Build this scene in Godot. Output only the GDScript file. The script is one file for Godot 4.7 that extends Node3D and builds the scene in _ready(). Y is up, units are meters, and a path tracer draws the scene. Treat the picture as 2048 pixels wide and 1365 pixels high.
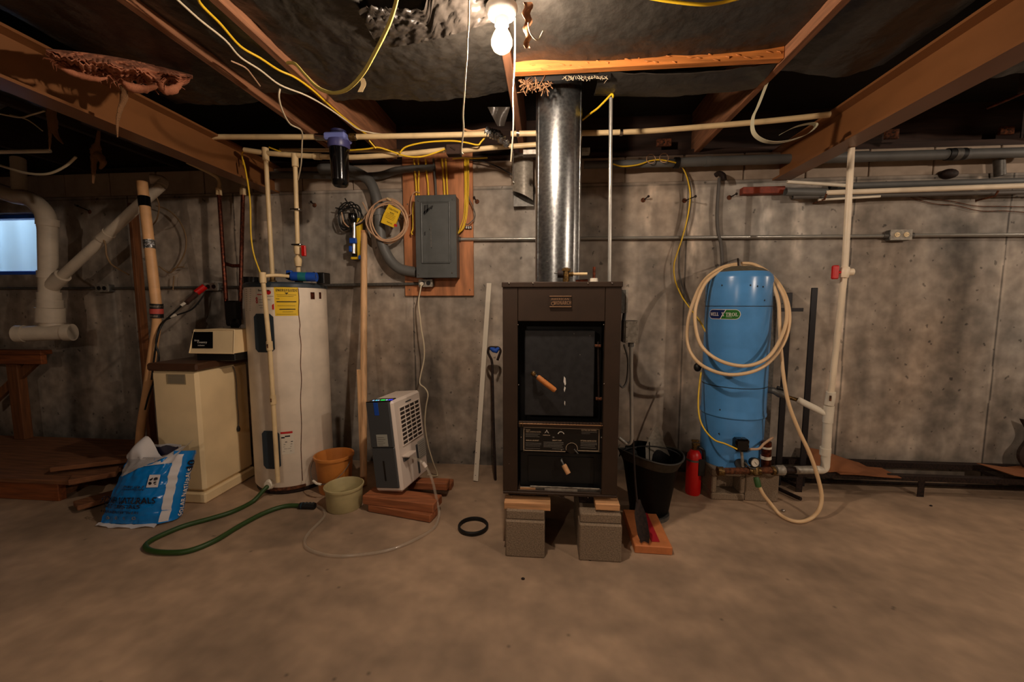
extends Node3D

# ---------------------------------------------------------------- helpers
const FOCAL := 800.0
var eye := Vector3(0, 1.25, 0)
var cam_right: Vector3
var cam_up: Vector3
var cam_forward: Vector3
var origin_of := {}
var taken := {}
var M := {}
var T := {}
var rng := RandomNumberGenerator.new()
var bumps := FastNoiseLite.new()


class Shape:
	var st := SurfaceTool.new()
	var group := 1
	var uvfn: Callable
	func _init():
		st.begin(Mesh.PRIMITIVE_TRIANGLES)
		flat()
	func flat():
		st.set_smooth_group(-1)
		return self
	func smooth():
		group += 1
		st.set_smooth_group(group)
		return self
	func vert(p: Vector3, uv := Vector2.ZERO):
		st.set_uv(uvfn.call(p) if uvfn.is_valid() else uv)
		st.add_vertex(p)
	func tri(a: Vector3, b: Vector3, c: Vector3, ua := Vector2.ZERO, ub := Vector2.ZERO, uc := Vector2.ZERO):
		if (b - a).cross(c - a).length_squared() < 1e-16:
			return
		vert(a, ua); vert(c, uc); vert(b, ub)
	func quad(a: Vector3, b: Vector3, c: Vector3, d: Vector3):
		tri(a, b, c, Vector2(0, 1), Vector2(1, 1), Vector2(1, 0))
		tri(a, c, d, Vector2(0, 1), Vector2(1, 0), Vector2(0, 0))
	func quad_from(a: Vector3, b: Vector3, c: Vector3, d: Vector3, inside: Vector3):
		if (b - a).cross(c - a).dot((a + b + c + d) * 0.25 - inside) < 0:
			quad(d, c, b, a)
		else:
			quad(a, b, c, d)
	# a box with chamfered edges, from one corner to the other, then placed by xf
	func box(lo: Vector3, hi: Vector3, bv := 0.003, xf := Transform3D.IDENTITY):
		flat()
		var c := (lo + hi) * 0.5
		var h := (hi - lo).abs() * 0.5
		bv = minf(bv, minf(h.x, minf(h.y, h.z)) * 0.45)
		var mid := xf * c
		var p := {}
		for sx in [-1, 1]:
			for sy in [-1, 1]:
				for sz in [-1, 1]:
					var s := Vector3(sx, sy, sz)
					var k := [sx, sy, sz]
					p[k] = [xf * (c + s * Vector3(h.x, h.y - bv, h.z - bv)), xf * (c + s * Vector3(h.x - bv, h.y, h.z - bv)), xf * (c + s * Vector3(h.x - bv, h.y - bv, h.z))]
		for s in [-1, 1]:
			quad_from(p[[s, -1, -1]][0], p[[s, 1, -1]][0], p[[s, 1, 1]][0], p[[s, -1, 1]][0], mid)
			quad_from(p[[-1, s, -1]][1], p[[1, s, -1]][1], p[[1, s, 1]][1], p[[-1, s, 1]][1], mid)
			quad_from(p[[-1, -1, s]][2], p[[1, -1, s]][2], p[[1, 1, s]][2], p[[-1, 1, s]][2], mid)
		if bv > 1e-5:
			for s in [-1, 1]:
				for t in [-1, 1]:
					quad_from(p[[-1, s, t]][1], p[[1, s, t]][1], p[[1, s, t]][2], p[[-1, s, t]][2], mid)
					quad_from(p[[s, -1, t]][0], p[[s, 1, t]][0], p[[s, 1, t]][2], p[[s, -1, t]][2], mid)
					quad_from(p[[s, t, -1]][0], p[[s, t, 1]][0], p[[s, t, 1]][1], p[[s, t, -1]][1], mid)
			for k in p:
				var q = p[k]
				if (q[1] - q[0]).cross(q[2] - q[0]).dot(q[0] - mid) < 0:
					tri(q[0], q[2], q[1])
				else:
					tri(q[0], q[1], q[2])
		return self
	# a round tube along points; radius is a number or one number per point
	func tube(pts: Array, radius, seg := 8, caps := true, shut := false, squash := 1.0):
		smooth()
		var n := pts.size()
		var rings := []
		var last := Vector3.ZERO
		var side := Vector3.ZERO
		for i in n:
			var a: Vector3 = pts[maxi(i - 1, 0)] if not shut else pts[(i - 1 + n) % n]
			var b: Vector3 = pts[mini(i + 1, n - 1)] if not shut else pts[(i + 1) % n]
			var t := (b - a).normalized()
			if i == 0:
				side = t.cross(Vector3.UP)
				if side.length() < 0.05:
					side = t.cross(Vector3.RIGHT)
			else:
				side = side - t * side.dot(t)
			side = side.normalized()
			var other := t.cross(side)
			var r: float = radius[i] if radius is Array else radius
			var ring := []
			for k in seg:
				var w := TAU * k / seg
				ring.append(pts[i] + (side * cos(w) + other * sin(w) * squash) * r)
			rings.append(ring)
		for i in (n if shut else n - 1):
			var p = rings[i]
			var q = rings[(i + 1) % n]
			for k in seg:
				var l := (k + 1) % seg
				quad(p[k], p[l], q[l], q[k])
		if caps and not shut:
			flat()
			for k in seg:
				var l := (k + 1) % seg
				tri(pts[0], rings[0][l], rings[0][k])
				tri(pts[n - 1], rings[n - 1][k], rings[n - 1][l])
		return self
	# a profile of (radius, height) turned about the y axis of xf; corners sharper than 35 degrees stay sharp
	func lathe(prof: Array, xf: Transform3D, seg := 32, from := 0.0, sweep := TAU):
		smooth()
		var n := prof.size()
		for i in n - 1:
			var a: Vector2 = prof[i]
			var b: Vector2 = prof[i + 1]
			if i > 0:
				var e: Vector2 = a - prof[i - 1]
				if absf(e.angle_to(b - a)) > 0.6:
					smooth()
			for k in seg:
				var w := from + sweep * k / seg
				var x := from + sweep * (k + 1) / seg
				if sweep >= TAU and k == seg - 1:
					x = from
				var c := Vector3(cos(w), 0, sin(w))
				var d := Vector3(cos(x), 0, sin(x))
				quad(xf * (d * a.x + Vector3(0, a.y, 0)), xf * (c * a.x + Vector3(0, a.y, 0)), xf * (c * b.x + Vector3(0, b.y, 0)), xf * (d * b.x + Vector3(0, b.y, 0)))
		return self
	# a flat outline (x, y) given a thickness along z of xf
	func slab(poly: Array, depth: float, xf := Transform3D.IDENTITY):
		flat()
		var pts := PackedVector2Array(poly)
		var area := 0.0
		for i in pts.size():
			area += pts[i].cross(pts[(i + 1) % pts.size()])
		if area < 0:
			pts.reverse()
		var idx := Geometry2D.triangulate_polygon(pts)
		for i in range(0, idx.size(), 3):
			var a := pts[idx[i]]
			var b := pts[idx[i + 1]]
			var c := pts[idx[i + 2]]
			if (b - a).cross(c - a) < 0:
				var t := b
				b = c
				c = t
			tri(xf * Vector3(a.x, a.y, depth), xf * Vector3(b.x, b.y, depth), xf * Vector3(c.x, c.y, depth))
			tri(xf * Vector3(a.x, a.y, 0), xf * Vector3(c.x, c.y, 0), xf * Vector3(b.x, b.y, 0))
		for i in pts.size():
			var a := pts[i]
			var b := pts[(i + 1) % pts.size()]
			quad(xf * Vector3(a.x, a.y, 0), xf * Vector3(b.x, b.y, 0), xf * Vector3(b.x, b.y, depth), xf * Vector3(a.x, a.y, depth))
		return self
	# a curved sheet: f(u, v) gives the face that u x v points out of; thick is laid behind it along back
	func sheet(nu: int, nv: int, f: Callable, back: Vector3):
		smooth()
		var g := []
		for i in nu + 1:
			var row := []
			for j in nv + 1:
				row.append(f.call(float(i) / nu, float(j) / nv))
			g.append(row)
		for i in nu:
			for j in nv:
				quad(g[i][j], g[i + 1][j], g[i + 1][j + 1], g[i][j + 1])
		smooth()
		for i in nu:
			for j in nv:
				quad(g[i][j] + back, g[i][j + 1] + back, g[i + 1][j + 1] + back, g[i + 1][j] + back)
		flat()
		for i in nu:
			quad(g[i][0] + back, g[i + 1][0] + back, g[i + 1][0], g[i][0])
			quad(g[i][nv], g[i + 1][nv], g[i + 1][nv] + back, g[i][nv] + back)
		for j in nv:
			quad(g[0][j], g[0][j + 1], g[0][j + 1] + back, g[0][j] + back)
			quad(g[nu][j] + back, g[nu][j + 1] + back, g[nu][j + 1], g[nu][j])
		return self
	func ball(c: Vector3, r: Vector3, seg := 16):
		var prof := []
		for i in 9:
			prof.append(Vector2(cos(-PI / 2 + PI * i / 8), sin(-PI / 2 + PI * i / 8)))
		lathe(prof, Transform3D(Basis.from_scale(r), c), seg)
		return self
	# lettering, centred on the origin in x and y, laid through the mapping
	func letters(text: String, height: float, where: Callable, width := 0.0, bold := true, serif := false, italic := false):
		flat()
		var tm := TextMesh.new()
		var font := SystemFont.new()
		font.font_names = PackedStringArray(["Droid Serif" if serif else "Droid Sans"])
		font.font_weight = 700 if bold else 400
		font.font_italic = italic
		tm.font = font
		tm.text = text
		tm.font_size = 48
		tm.pixel_size = height / 35.0
		tm.depth = 0.0
		tm.curve_step = 4.0
		var size := tm.get_aabb().size
		var centre := tm.get_aabb().get_center()
		var sx := width / size.x if width > 0 and size.x > 0 else 1.0
		for s in tm.get_surface_count():
			var arr := tm.surface_get_arrays(s)
			var pos: PackedVector3Array = arr[Mesh.ARRAY_VERTEX]
			var idx = arr[Mesh.ARRAY_INDEX]
			var count: int = idx.size() if idx != null else pos.size()
			for i in count:
				var p: Vector3 = pos[idx[i]] if idx != null else pos[i]
				st.set_uv(Vector2.ZERO)
				st.add_vertex(where.call(Vector3((p.x - centre.x) * sx, p.y - centre.y, 0)))
		return self


func at(x: float, y: float, z: float) -> Vector3:       # the place at distance z behind pixel x, y
	var d := cam_forward + cam_right * (x - 1024.0) / FOCAL + cam_up * (682.5 - y) / FOCAL
	return eye + d * ((z - eye.z) / d.z)


func low(x: float, y: float, h := 0.0) -> Vector3:      # the place at height h behind pixel x, y
	var d := cam_forward + cam_right * (x - 1024.0) / FOCAL + cam_up * (682.5 - y) / FOCAL
	return eye + d * ((h - eye.y) / d.y)


func line(z: float, xy: Array) -> Array:
	var out := []
	for i in range(0, xy.size(), 2):
		out.append(at(xy[i], xy[i + 1], z))
	return out


func line3(xyz: Array) -> Array:
	var out := []
	for i in range(0, xyz.size(), 3):
		out.append(at(xyz[i], xyz[i + 1], xyz[i + 2]))
	return out


func on_floor(h: float, xy: Array) -> Array:
	var out := []
	for i in range(0, xy.size(), 2):
		out.append(low(xy[i], xy[i + 1], h))
	return out


func curve(p: Array, n := 6, shut := false) -> Array:   # a smooth line through the points
	var out := []
	var c := p.size()
	for i in (c if shut else c - 1):
		var a: Vector3 = p[(i - 1 + c) % c] if shut else p[maxi(i - 1, 0)]
		var b: Vector3 = p[i]
		var d: Vector3 = p[(i + 1) % c]
		var e: Vector3 = p[(i + 2) % c] if shut else p[mini(i + 2, c - 1)]
		for k in n:
			out.append(b.cubic_interpolate(d, a, e, float(k) / n))
	if not shut:
		out.append(p[c - 1])
	return out


func rect(x0: float, y0: float, x1: float, y1: float, z: float) -> Array:   # lower left and upper right corner on the plane z
	var mx := (x0 + x1) / 2
	var my := (y0 + y1) / 2
	return [Vector3(at(x0, my, z).x, at(mx, y1, z).y, z), Vector3(at(x1, my, z).x, at(mx, y0, z).y, z)]


func plate(x0: float, y0: float, x1: float, y1: float, z: float, depth: float, bv := 0.003) -> Shape:   # a board whose front lies at z
	var r := rect(x0, y0, x1, y1, z)
	return Shape.new().box(r[0] - Vector3(0, 0, depth), r[1], bv)


func on_cylinder(x: float, y: float, axis: Vector3, r: float) -> Vector2:   # (angle about the axis, height) where the line of sight meets it
	var d := cam_forward + cam_right * (x - 1024.0) / FOCAL + cam_up * (682.5 - y) / FOCAL
	var ox := eye.x - axis.x
	var oz := eye.z - axis.z
	var a := d.x * d.x + d.z * d.z
	var b := 2 * (ox * d.x + oz * d.z)
	var c := ox * ox + oz * oz - r * r
	var t := (-b - sqrt(maxf(b * b - 4 * a * c, 0.0))) / (2 * a)
	var p := eye + d * t
	return Vector2(atan2(p.x - axis.x, p.z - axis.z), p.y)


func round_at(axis: Vector3, r: float, angle: float, y: float) -> Vector3:
	return Vector3(axis.x + sin(angle) * r, y, axis.z + cos(angle) * r)


func bent(axis: Vector3, r: float, x0: float, y0: float, x1: float, y1: float, thick := 0.002, round := 0.0) -> Shape:   # a curved patch on a cylinder, between two pixels
	var a := on_cylinder(x0, (y0 + y1) / 2, axis, r)
	var b := on_cylinder(x1, (y0 + y1) / 2, axis, r)
	var top := on_cylinder((x0 + x1) / 2, y0, axis, r).y
	var bot := on_cylinder((x0 + x1) / 2, y1, axis, r).y
	var s := Shape.new()
	var w := (b.x - a.x) * r
	var rr := round
	s.sheet(14, 12, func(u: float, v: float):
		var y := lerpf(bot, top, v)
		var cut := 0.0
		var e := minf(y - bot, top - y)
		if rr > 0 and e < rr:
			cut = rr - sqrt(maxf(rr * rr - (rr - e) * (rr - e), 0.0))
		var an := lerpf(a.x + cut / r, b.x - cut / r, u)
		return round_at(axis, r + thick, an, y), Vector3(0, 0, -0.001))
	return s


func numbered(called: String, parent: Node) -> String:
	var key := str(parent.get_instance_id()) + called
	var n: int = taken.get(key, 0)
	taken[key] = n + 1
	return called if n == 0 else "%s_%03d" % [called, n]


func tag(o: Node, label: String, category: String, group := ""):
	o.set_meta("label", label)
	o.set_meta("category", category)
	if group:
		o.set_meta("group", group)


func thing(called: String, label: String, category: String, base: Vector3, group := "") -> Node3D:
	var o := Node3D.new()
	o.name = numbered(called, self)
	add_child(o, true)
	o.position = base
	origin_of[o] = base
	tag(o, label, category, group)
	return o


func obj(called: String, s: Shape, m: Material, parent: Node = self) -> MeshInstance3D:
	s.st.generate_normals()
	var arr := s.st.commit_to_arrays()
	var v: PackedVector3Array = arr[Mesh.ARRAY_VERTEX]
	var lo := v[0]
	var hi := v[0]
	for p in v:
		lo = lo.min(p)
		hi = hi.max(p)
	var base := Vector3((lo.x + hi.x) / 2, lo.y, (lo.z + hi.z) / 2)
	for i in v.size():
		v[i] -= base
	arr[Mesh.ARRAY_VERTEX] = v
	var am := ArrayMesh.new()
	am.add_surface_from_arrays(Mesh.PRIMITIVE_TRIANGLES, arr)
	am.surface_set_material(0, m)
	var o := MeshInstance3D.new()
	o.mesh = am
	o.cast_shadow = GeometryInstance3D.SHADOW_CASTING_SETTING_ON
	o.name = numbered(called, parent)
	if called.contains("lettering") or called.ends_with("print") or called == "scraped_paint" or called == "chipped_paint":
		o.set_meta("kind", "stuff")
	parent.add_child(o, true)
	o.position = base - origin_of.get(parent, Vector3.ZERO)
	origin_of[o] = base
	return o


func solo(called: String, s: Shape, m: Material, label: String, category: String, group := "") -> MeshInstance3D:
	var o := obj(called, s, m)
	tag(o, label, category, group)
	return o


func struct(called: String, s: Shape, m: Material) -> MeshInstance3D:
	var o := obj(called, s, m)
	o.set_meta("kind", "structure")
	return o


# ---------------------------------------------------------------- materials
func noise_tex(freq: float, octaves: int, lo: float, hi: float, seed_: int, size := 256, kind := FastNoiseLite.TYPE_SIMPLEX_SMOOTH) -> NoiseTexture2D:
	var n := FastNoiseLite.new()
	n.noise_type = kind
	n.seed = seed_
	n.frequency = freq
	n.fractal_octaves = octaves
	var t := NoiseTexture2D.new()
	t.width = size
	t.height = size
	t.seamless = true
	t.noise = n
	var g := Gradient.new()
	g.set_color(0, Color(lo, lo, lo))
	g.set_color(1, Color(hi, hi, hi))
	t.color_ramp = g
	return t


func mat(c: Color, rough := 0.6, metal := 0.0, tex: Texture2D = null, scale := Vector3.ONE, bump := 0.0, bump_tex: Texture2D = null) -> StandardMaterial3D:
	var m := StandardMaterial3D.new()
	m.albedo_color = c
	m.roughness = rough
	m.metallic = metal
	if tex or bump_tex:
		m.uv1_triplanar = true
		m.uv1_world_triplanar = true
		m.uv1_scale = scale
	if tex:
		m.albedo_texture = tex
	if bump > 0:
		m.heightmap_enabled = true
		m.heightmap_scale = bump
		m.heightmap_texture = bump_tex if bump_tex else tex
	return m


func make_materials():
	T.grain = noise_tex(0.018, 4, 0.72, 1.08, 11)
	T.blotch = noise_tex(0.02, 5, 0.78, 1.1, 12)
	T.speck = noise_tex(0.12, 3, 0.7, 1.1, 13)
	T.rust = noise_tex(0.03, 5, 0.3, 1.3, 14)
	T.soft = noise_tex(0.008, 4, 0.9, 1.03, 15)
	T.wrinkle = noise_tex(0.02, 5, 0.0, 1.0, 16)
	T.cell = noise_tex(0.05, 2, 0.7, 1.1, 17, 256, FastNoiseLite.TYPE_CELLULAR)
	var along_x := Vector3(0.6, 7, 7)
	var along_y := Vector3(7, 0.6, 7)
	var along_z := Vector3(7, 7, 0.6)
	M.joist = mat(Color(0.60, 0.40, 0.27), 0.8, 0, T.grain, along_z, 0.15)
	M.dark_joist = mat(Color(0.20, 0.13, 0.09), 0.85, 0, T.grain, along_z)
	M.orange_wood = mat(Color(0.85, 0.52, 0.24), 0.65, 0, T.grain, along_x, 0.2)
	M.sill_wood = mat(Color(0.22, 0.14, 0.10), 0.85, 0, T.grain, along_x)
	M.plywood = mat(Color(0.80, 0.52, 0.33), 0.6, 0, T.grain, Vector3(3, 0.5, 3))
	M.pole_wood = mat(Color(0.93, 0.74, 0.54), 0.6, 0, T.grain, along_y)
	M.board_wood = mat(Color(0.62, 0.33, 0.16), 0.7, 0, T.grain, along_z)
	M.plank_wood = mat(Color(0.66, 0.39, 0.23), 0.75, 0, T.grain, along_x, 0.15)
	M.shim_wood = mat(Color(0.86, 0.64, 0.44), 0.7, 0, T.grain, along_x)
	M.bench_wood = mat(Color(0.56, 0.30, 0.13), 0.75, 0, T.grain, along_x)
	M.leg_wood = mat(Color(0.46, 0.27, 0.12), 0.75, 0, T.grain, along_y)
	M.platform_wood = mat(Color(0.52, 0.33, 0.20), 0.85, 0, T.grain, along_x)
	M.beam = mat(Color(0.53, 0.345, 0.20), 0.36, 0.0, T.soft, Vector3(2, 2, 1))
	M.red_steel = mat(Color(0.52, 0.20, 0.10), 0.6, 0.1, T.blotch, Vector3(3, 3, 3))
	M.facing = mat(Color(0.20, 0.185, 0.165), 0.42, 0, T.blotch, Vector3(3, 3, 3), 0.3, T.wrinkle)
	M.foil = mat(Color(0.20, 0.18, 0.16), 0.34, 0, T.blotch, Vector3(3, 3, 3), 0.28, T.wrinkle)
	M.subfloor = mat(Color(0.10, 0.075, 0.06), 0.9, 0, T.grain, along_x)
	M.pink_wool = mat(Color(0.74, 0.47, 0.34), 0.95, 0, T.speck, Vector3(8, 8, 8), 0.15)
	M.old_cable = mat(Color(0.52, 0.41, 0.28), 0.6)
	M.tan_wool = mat(Color(0.62, 0.45, 0.30), 0.95, 0, T.speck, Vector3(9, 9, 9), 1.2)
	M.cpvc = mat(Color(0.90, 0.79, 0.60), 0.45, 0, T.soft, Vector3(3, 3, 3))
	M.cream_pvc = mat(Color(0.96, 0.89, 0.78), 0.4, 0, T.soft, Vector3(2, 2, 2))
	M.white_pvc = mat(Color(0.92, 0.88, 0.80), 0.4, 0, T.soft, Vector3(3, 3, 3))
	M.grey_pvc = mat(Color(0.38, 0.38, 0.37), 0.5, 0, T.soft, Vector3(3, 3, 3))
	M.drain_pvc = mat(Color(0.80, 0.74, 0.66), 0.5, 0, T.soft, Vector3(4, 4, 4))
	M.tan_abs = mat(Color(0.90, 0.69, 0.48), 0.5, 0, T.soft, Vector3(4, 4, 4))
	M.copper = mat(Color(0.45, 0.22, 0.13), 0.4, 0.7, T.rust, Vector3(5, 5, 5))
	M.old_brass = mat(Color(0.50, 0.38, 0.20), 0.45, 0.7, T.rust, Vector3(9, 9, 9))
	M.galv = mat(Color(0.70, 0.71, 0.71), 0.28, 0.95, T.cell, Vector3(4, 4, 4))
	M.conduit = mat(Color(0.68, 0.67, 0.64), 0.3, 0.55, T.soft, Vector3(3, 3, 3))
	M.dull_steel = mat(Color(0.42, 0.41, 0.39), 0.5, 0.5, T.blotch, Vector3(6, 6, 6))
	M.box_steel = mat(Color(0.64, 0.61, 0.56), 0.5, 0.3, T.blotch, Vector3(6, 6, 6))
	M.rust = mat(Color(0.46, 0.26, 0.14), 0.85, 0.2, T.rust, Vector3(6, 6, 6))
	M.dark_rust = mat(Color(0.19, 0.12, 0.09), 0.7, 0.3, T.rust, Vector3(6, 6, 6))
	M.stove = mat(Color(0.22, 0.155, 0.105), 0.55, 0.25, T.soft, Vector3(4, 4, 4))
	M.stove_black = mat(Color(0.07, 0.07, 0.07), 0.5, 0.2, T.soft, Vector3(4, 4, 4))
	M.stove_door = mat(Color(0.17, 0.17, 0.175), 0.5, 0.25, T.blotch, Vector3(4, 4, 4))
	M.black = mat(Color(0.05, 0.05, 0.05), 0.5)
	M.gloss_black = mat(Color(0.035, 0.035, 0.04), 0.15)
	M.rubber = mat(Color(0.045, 0.045, 0.045), 0.55)
	M.panel_grey = mat(Color(0.32, 0.33, 0.325), 0.42, 0.2, T.soft, Vector3(4, 4, 4))
	M.chrome = mat(Color(0.75, 0.74, 0.72), 0.2, 1.0)
	M.yellow_cable = mat(Color(0.92, 0.75, 0.15), 0.45)
	M.white_cable = mat(Color(0.84, 0.78, 0.66), 0.5)
	M.tan_cable = mat(Color(0.76, 0.61, 0.48), 0.6)
	M.grey_cable = mat(Color(0.33, 0.31, 0.29), 0.6)
	M.black_cable = mat(Color(0.06, 0.055, 0.05), 0.5)
	M.heater = mat(Color(0.93, 0.87, 0.79), 0.38, 0, T.soft, Vector3(3, 3, 3))
	M.heater_grey = mat(Color(0.19, 0.23, 0.26), 0.35, 0.0)
	M.cream = mat(Color(0.95, 0.85, 0.67), 0.5, 0, T.soft, Vector3(1, 1, 1))
	M.brown_lid = mat(Color(0.30, 0.19, 0.12), 0.45, 0, T.soft, Vector3(4, 4, 4))
	M.dehum_white = mat(Color(0.86, 0.80, 0.75), 0.4)
	M.charcoal = mat(Color(0.25, 0.26, 0.27), 0.45)
	M.tank_blue = mat(Color(0.35, 0.61, 0.86), 0.25, 0, T.soft, Vector3(2.5, 2.5, 2.5))
	M.tank_top = mat(Color(0.42, 0.39, 0.32), 0.5, 0, T.blotch, Vector3(5, 5, 5))
	M.block = mat(Color(0.58, 0.50, 0.41), 0.9, 0, T.speck, Vector3(4, 4, 4), 0.3)
	M.wall_block = mat(Color(0.68, 0.61, 0.54), 0.9, 0, T.soft, Vector3(3, 3, 3), 0.1)
	M.red = mat(Color(0.78, 0.05, 0.03), 0.4)
	M.blue_tape = mat(Color(0.05, 0.28, 0.66), 0.6)
	M.orange_bucket = mat(Color(0.80, 0.50, 0.22), 0.5, 0, T.soft, Vector3(5, 5, 5))
	M.green_bucket = mat(Color(0.72, 0.66, 0.48), 0.5, 0, T.soft, Vector3(5, 5, 5))
	M.green_hose = mat(Color(0.16, 0.27, 0.09), 0.5)
	M.cream_hose = mat(Color(0.90, 0.76, 0.58), 0.4)
	M.white_paper = mat(Color(0.84, 0.80, 0.73), 0.7)
	M.yellow_paper = mat(Color(0.90, 0.74, 0.12), 0.6)
	M.ink = mat(Color(0.06, 0.06, 0.06), 0.7)
	M.red_ink = mat(Color(0.72, 0.07, 0.06), 0.6)
	M.white_ink = mat(Color(0.88, 0.86, 0.82), 0.6)
	M.grey_ink = mat(Color(0.45, 0.43, 0.40), 0.6)
	M.cardboard = mat(Color(0.56, 0.34, 0.19), 0.85, 0, T.soft, Vector3(3, 3, 3))
	M.bag_blue = mat(Color(0.05, 0.47, 0.78), 0.2)
	M.bag_white = mat(Color(0.82, 0.80, 0.80), 0.35)
	M.bag_ink = mat(Color(0.015, 0.02, 0.10), 0.5)
	M.spare_blue = mat(Color(0.22, 0.34, 0.60), 0.4)
	M.silver_tape = mat(Color(0.7, 0.7, 0.7), 0.22, 0.9, T.blotch, Vector3(9, 9, 9), 0.8, T.wrinkle)
	M.porcelain = mat(Color(0.92, 0.90, 0.86), 0.3)
	var hose := StandardMaterial3D.new()
	hose.albedo_color = Color(0.80, 0.74, 0.66, 0.2)
	hose.transparency = BaseMaterial3D.TRANSPARENCY_ALPHA
	hose.roughness = 0.12
	M.clear_hose = hose
	var pane := StandardMaterial3D.new()
	pane.albedo_color = Color(0.9, 0.97, 1.0, 0.12)
	pane.transparency = BaseMaterial3D.TRANSPARENCY_ALPHA
	pane.roughness = 0.08
	M.pane = pane
	M.concrete = null


func glow(c: Color, e: float) -> StandardMaterial3D:
	var m := mat(c, 0.4)
	m.emission_enabled = true
	m.emission = c
	m.emission_energy_multiplier = e
	return m


# painted concrete: stains, form seams and pits, laid over the wall in metres
func wall_image(w: int, h: int, x0: float, y0: float, x1: float, y1: float) -> ImageTexture:
	var cloud := FastNoiseLite.new()
	cloud.seed = 5
	cloud.frequency = 0.9
	cloud.fractal_octaves = 5
	var streak := FastNoiseLite.new()
	streak.seed = 8
	streak.frequency = 1.0
	streak.fractal_octaves = 4
	var fine := FastNoiseLite.new()
	fine.seed = 9
	fine.frequency = 8.0
	fine.fractal_octaves = 5
	var pit := FastNoiseLite.new()
	pit.seed = 21
	pit.frequency = 16.0
	pit.fractal_octaves = 2
	var seams := [-3.35, -2.45, -1.02, 0.98, 2.08, 3.05]
	var pale := [[1.03, 1.3, 2.1, 0.06], [1.5, 1.5, 2.05, 0.05], [1.72, 1.5, 2.05, 0.05], [0.72, 1.65, 2.1, 0.05], [2.04, 0.5, 1.4, 0.04], [2.84, 1.7, 2.1, 0.02], [-1.35, 1.3, 2.1, 0.07], [-2.2, 0.9, 1.9, 0.05], [1.0, 0.5, 1.1, 0.08]]
	var dark := [[2.78, 0.2, 1.9, 0.09], [2.2, 0.4, 1.2, 0.05], [-3.3, 0.1, 1.7, 0.1], [-2.7, 0.1, 1.6, 0.07], [-0.9, 0.1, 1.1, 0.1], [-4.0, 0.0, 1.2, 0.12], [3.2, 0.0, 0.8, 0.15]]
	var bytes := PackedByteArray()
	bytes.resize(w * h * 3)
	var k := 0
	for j in h:
		var y := lerpf(y1, y0, (j + 0.5) / h)
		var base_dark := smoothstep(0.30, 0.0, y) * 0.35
		for i in w:
			var x := lerpf(x0, x1, (i + 0.5) / w)
			var v := 1.0 + 0.20 * cloud.get_noise_2d(x * 1.6, y * 1.6) + 0.16 * streak.get_noise_2d(x * 5.0, y * 0.6) + 0.20 * fine.get_noise_2d(x, y)
			var warm := 0.06 * cloud.get_noise_2d(x + 40, y * 0.7)
			for s in pale:
				if y > s[1] and y < s[2]:
					v += 0.55 * exp(-pow((x - s[0] + 0.02 * fine.get_noise_2d(3.0, y)) / s[3], 2)) * maxf(0.0, 0.45 + streak.get_noise_2d(x * 9, y * 3)) * smoothstep(s[1], s[1] + 0.2, y)
			for s in dark:
				if y > s[1] and y < s[2]:
					v -= 0.28 * exp(-pow((x - s[0] - 0.08 * cloud.get_noise_2d(2.0, y)) / s[3], 2)) * smoothstep(s[2], s[2] - 0.3, y) * smoothstep(s[1], s[1] + 0.3, y)
			for s in seams:
				var d := absf(x - s - 0.004 * fine.get_noise_2d(7.0, y * 0.3))
				if d < 0.005:
					v -= 0.35
				elif d < 0.02:
					v += 0.06
			var p := pit.get_noise_2d(x, y * 0.8)
			if p < -0.70:
				v -= 0.35
			if absf(y - 2.095) < 0.006:
				v -= 0.2
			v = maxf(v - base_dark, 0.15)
			bytes[k] = clampi(int(255 * 0.60 * v * (1.0 + warm)), 0, 255)
			bytes[k + 1] = clampi(int(255 * 0.555 * v), 0, 255)
			bytes[k + 2] = clampi(int(255 * 0.505 * v * (1.0 - warm)), 0, 255)
			k += 3
	return ImageTexture.create_from_image(Image.create_from_data(w, h, false, Image.FORMAT_RGB8, bytes))


func floor_image(w: int, h: int, x0: float, z0: float, x1: float, z1: float) -> ImageTexture:
	var cloud := FastNoiseLite.new()
	cloud.seed = 31
	cloud.frequency = 0.8
	cloud.fractal_octaves = 5
	var swirl := FastNoiseLite.new()
	swirl.seed = 32
	swirl.frequency = 1.0
	swirl.fractal_octaves = 4
	var fine := FastNoiseLite.new()
	fine.seed = 33
	fine.frequency = 9.0
	fine.fractal_octaves = 4
	var bytes := PackedByteArray()
	bytes.resize(w * h * 3)
	var wet := low(545, 1045)
	var k := 0
	for j in h:
		var z := lerpf(z0, z1, (j + 0.5) / h)
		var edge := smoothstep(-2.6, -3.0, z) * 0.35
		for i in w:
			var x := lerpf(x0, x1, (i + 0.5) / w)
			var c := cloud.get_noise_2d(x, z)
			var v := 1.0 + 0.20 * c + 0.14 * swirl.get_noise_2d(x * 1.5 + z * 1.1, z * 3.0 - x) + 0.09 * fine.get_noise_2d(x, z)
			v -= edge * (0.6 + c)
			var d := Vector2((x - wet.x) / 0.4, (z - wet.z) / 0.28).length() + 0.35 * swirl.get_noise_2d(x * 2, z * 2)
			v -= 0.16 * smoothstep(1.0, 0.75, d)
			if fine.get_noise_2d(x * 1.7 + 50, z * 1.7) < -0.70:
				v -= 0.3
			bytes[k] = clampi(int(255 * 0.645 * v), 0, 255)
			bytes[k + 1] = clampi(int(255 * 0.540 * v), 0, 255)
			bytes[k + 2] = clampi(int(255 * 0.440 * v), 0, 255)
			k += 3
	return ImageTexture.create_from_image(Image.create_from_data(w, h, false, Image.FORMAT_RGB8, bytes))


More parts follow.
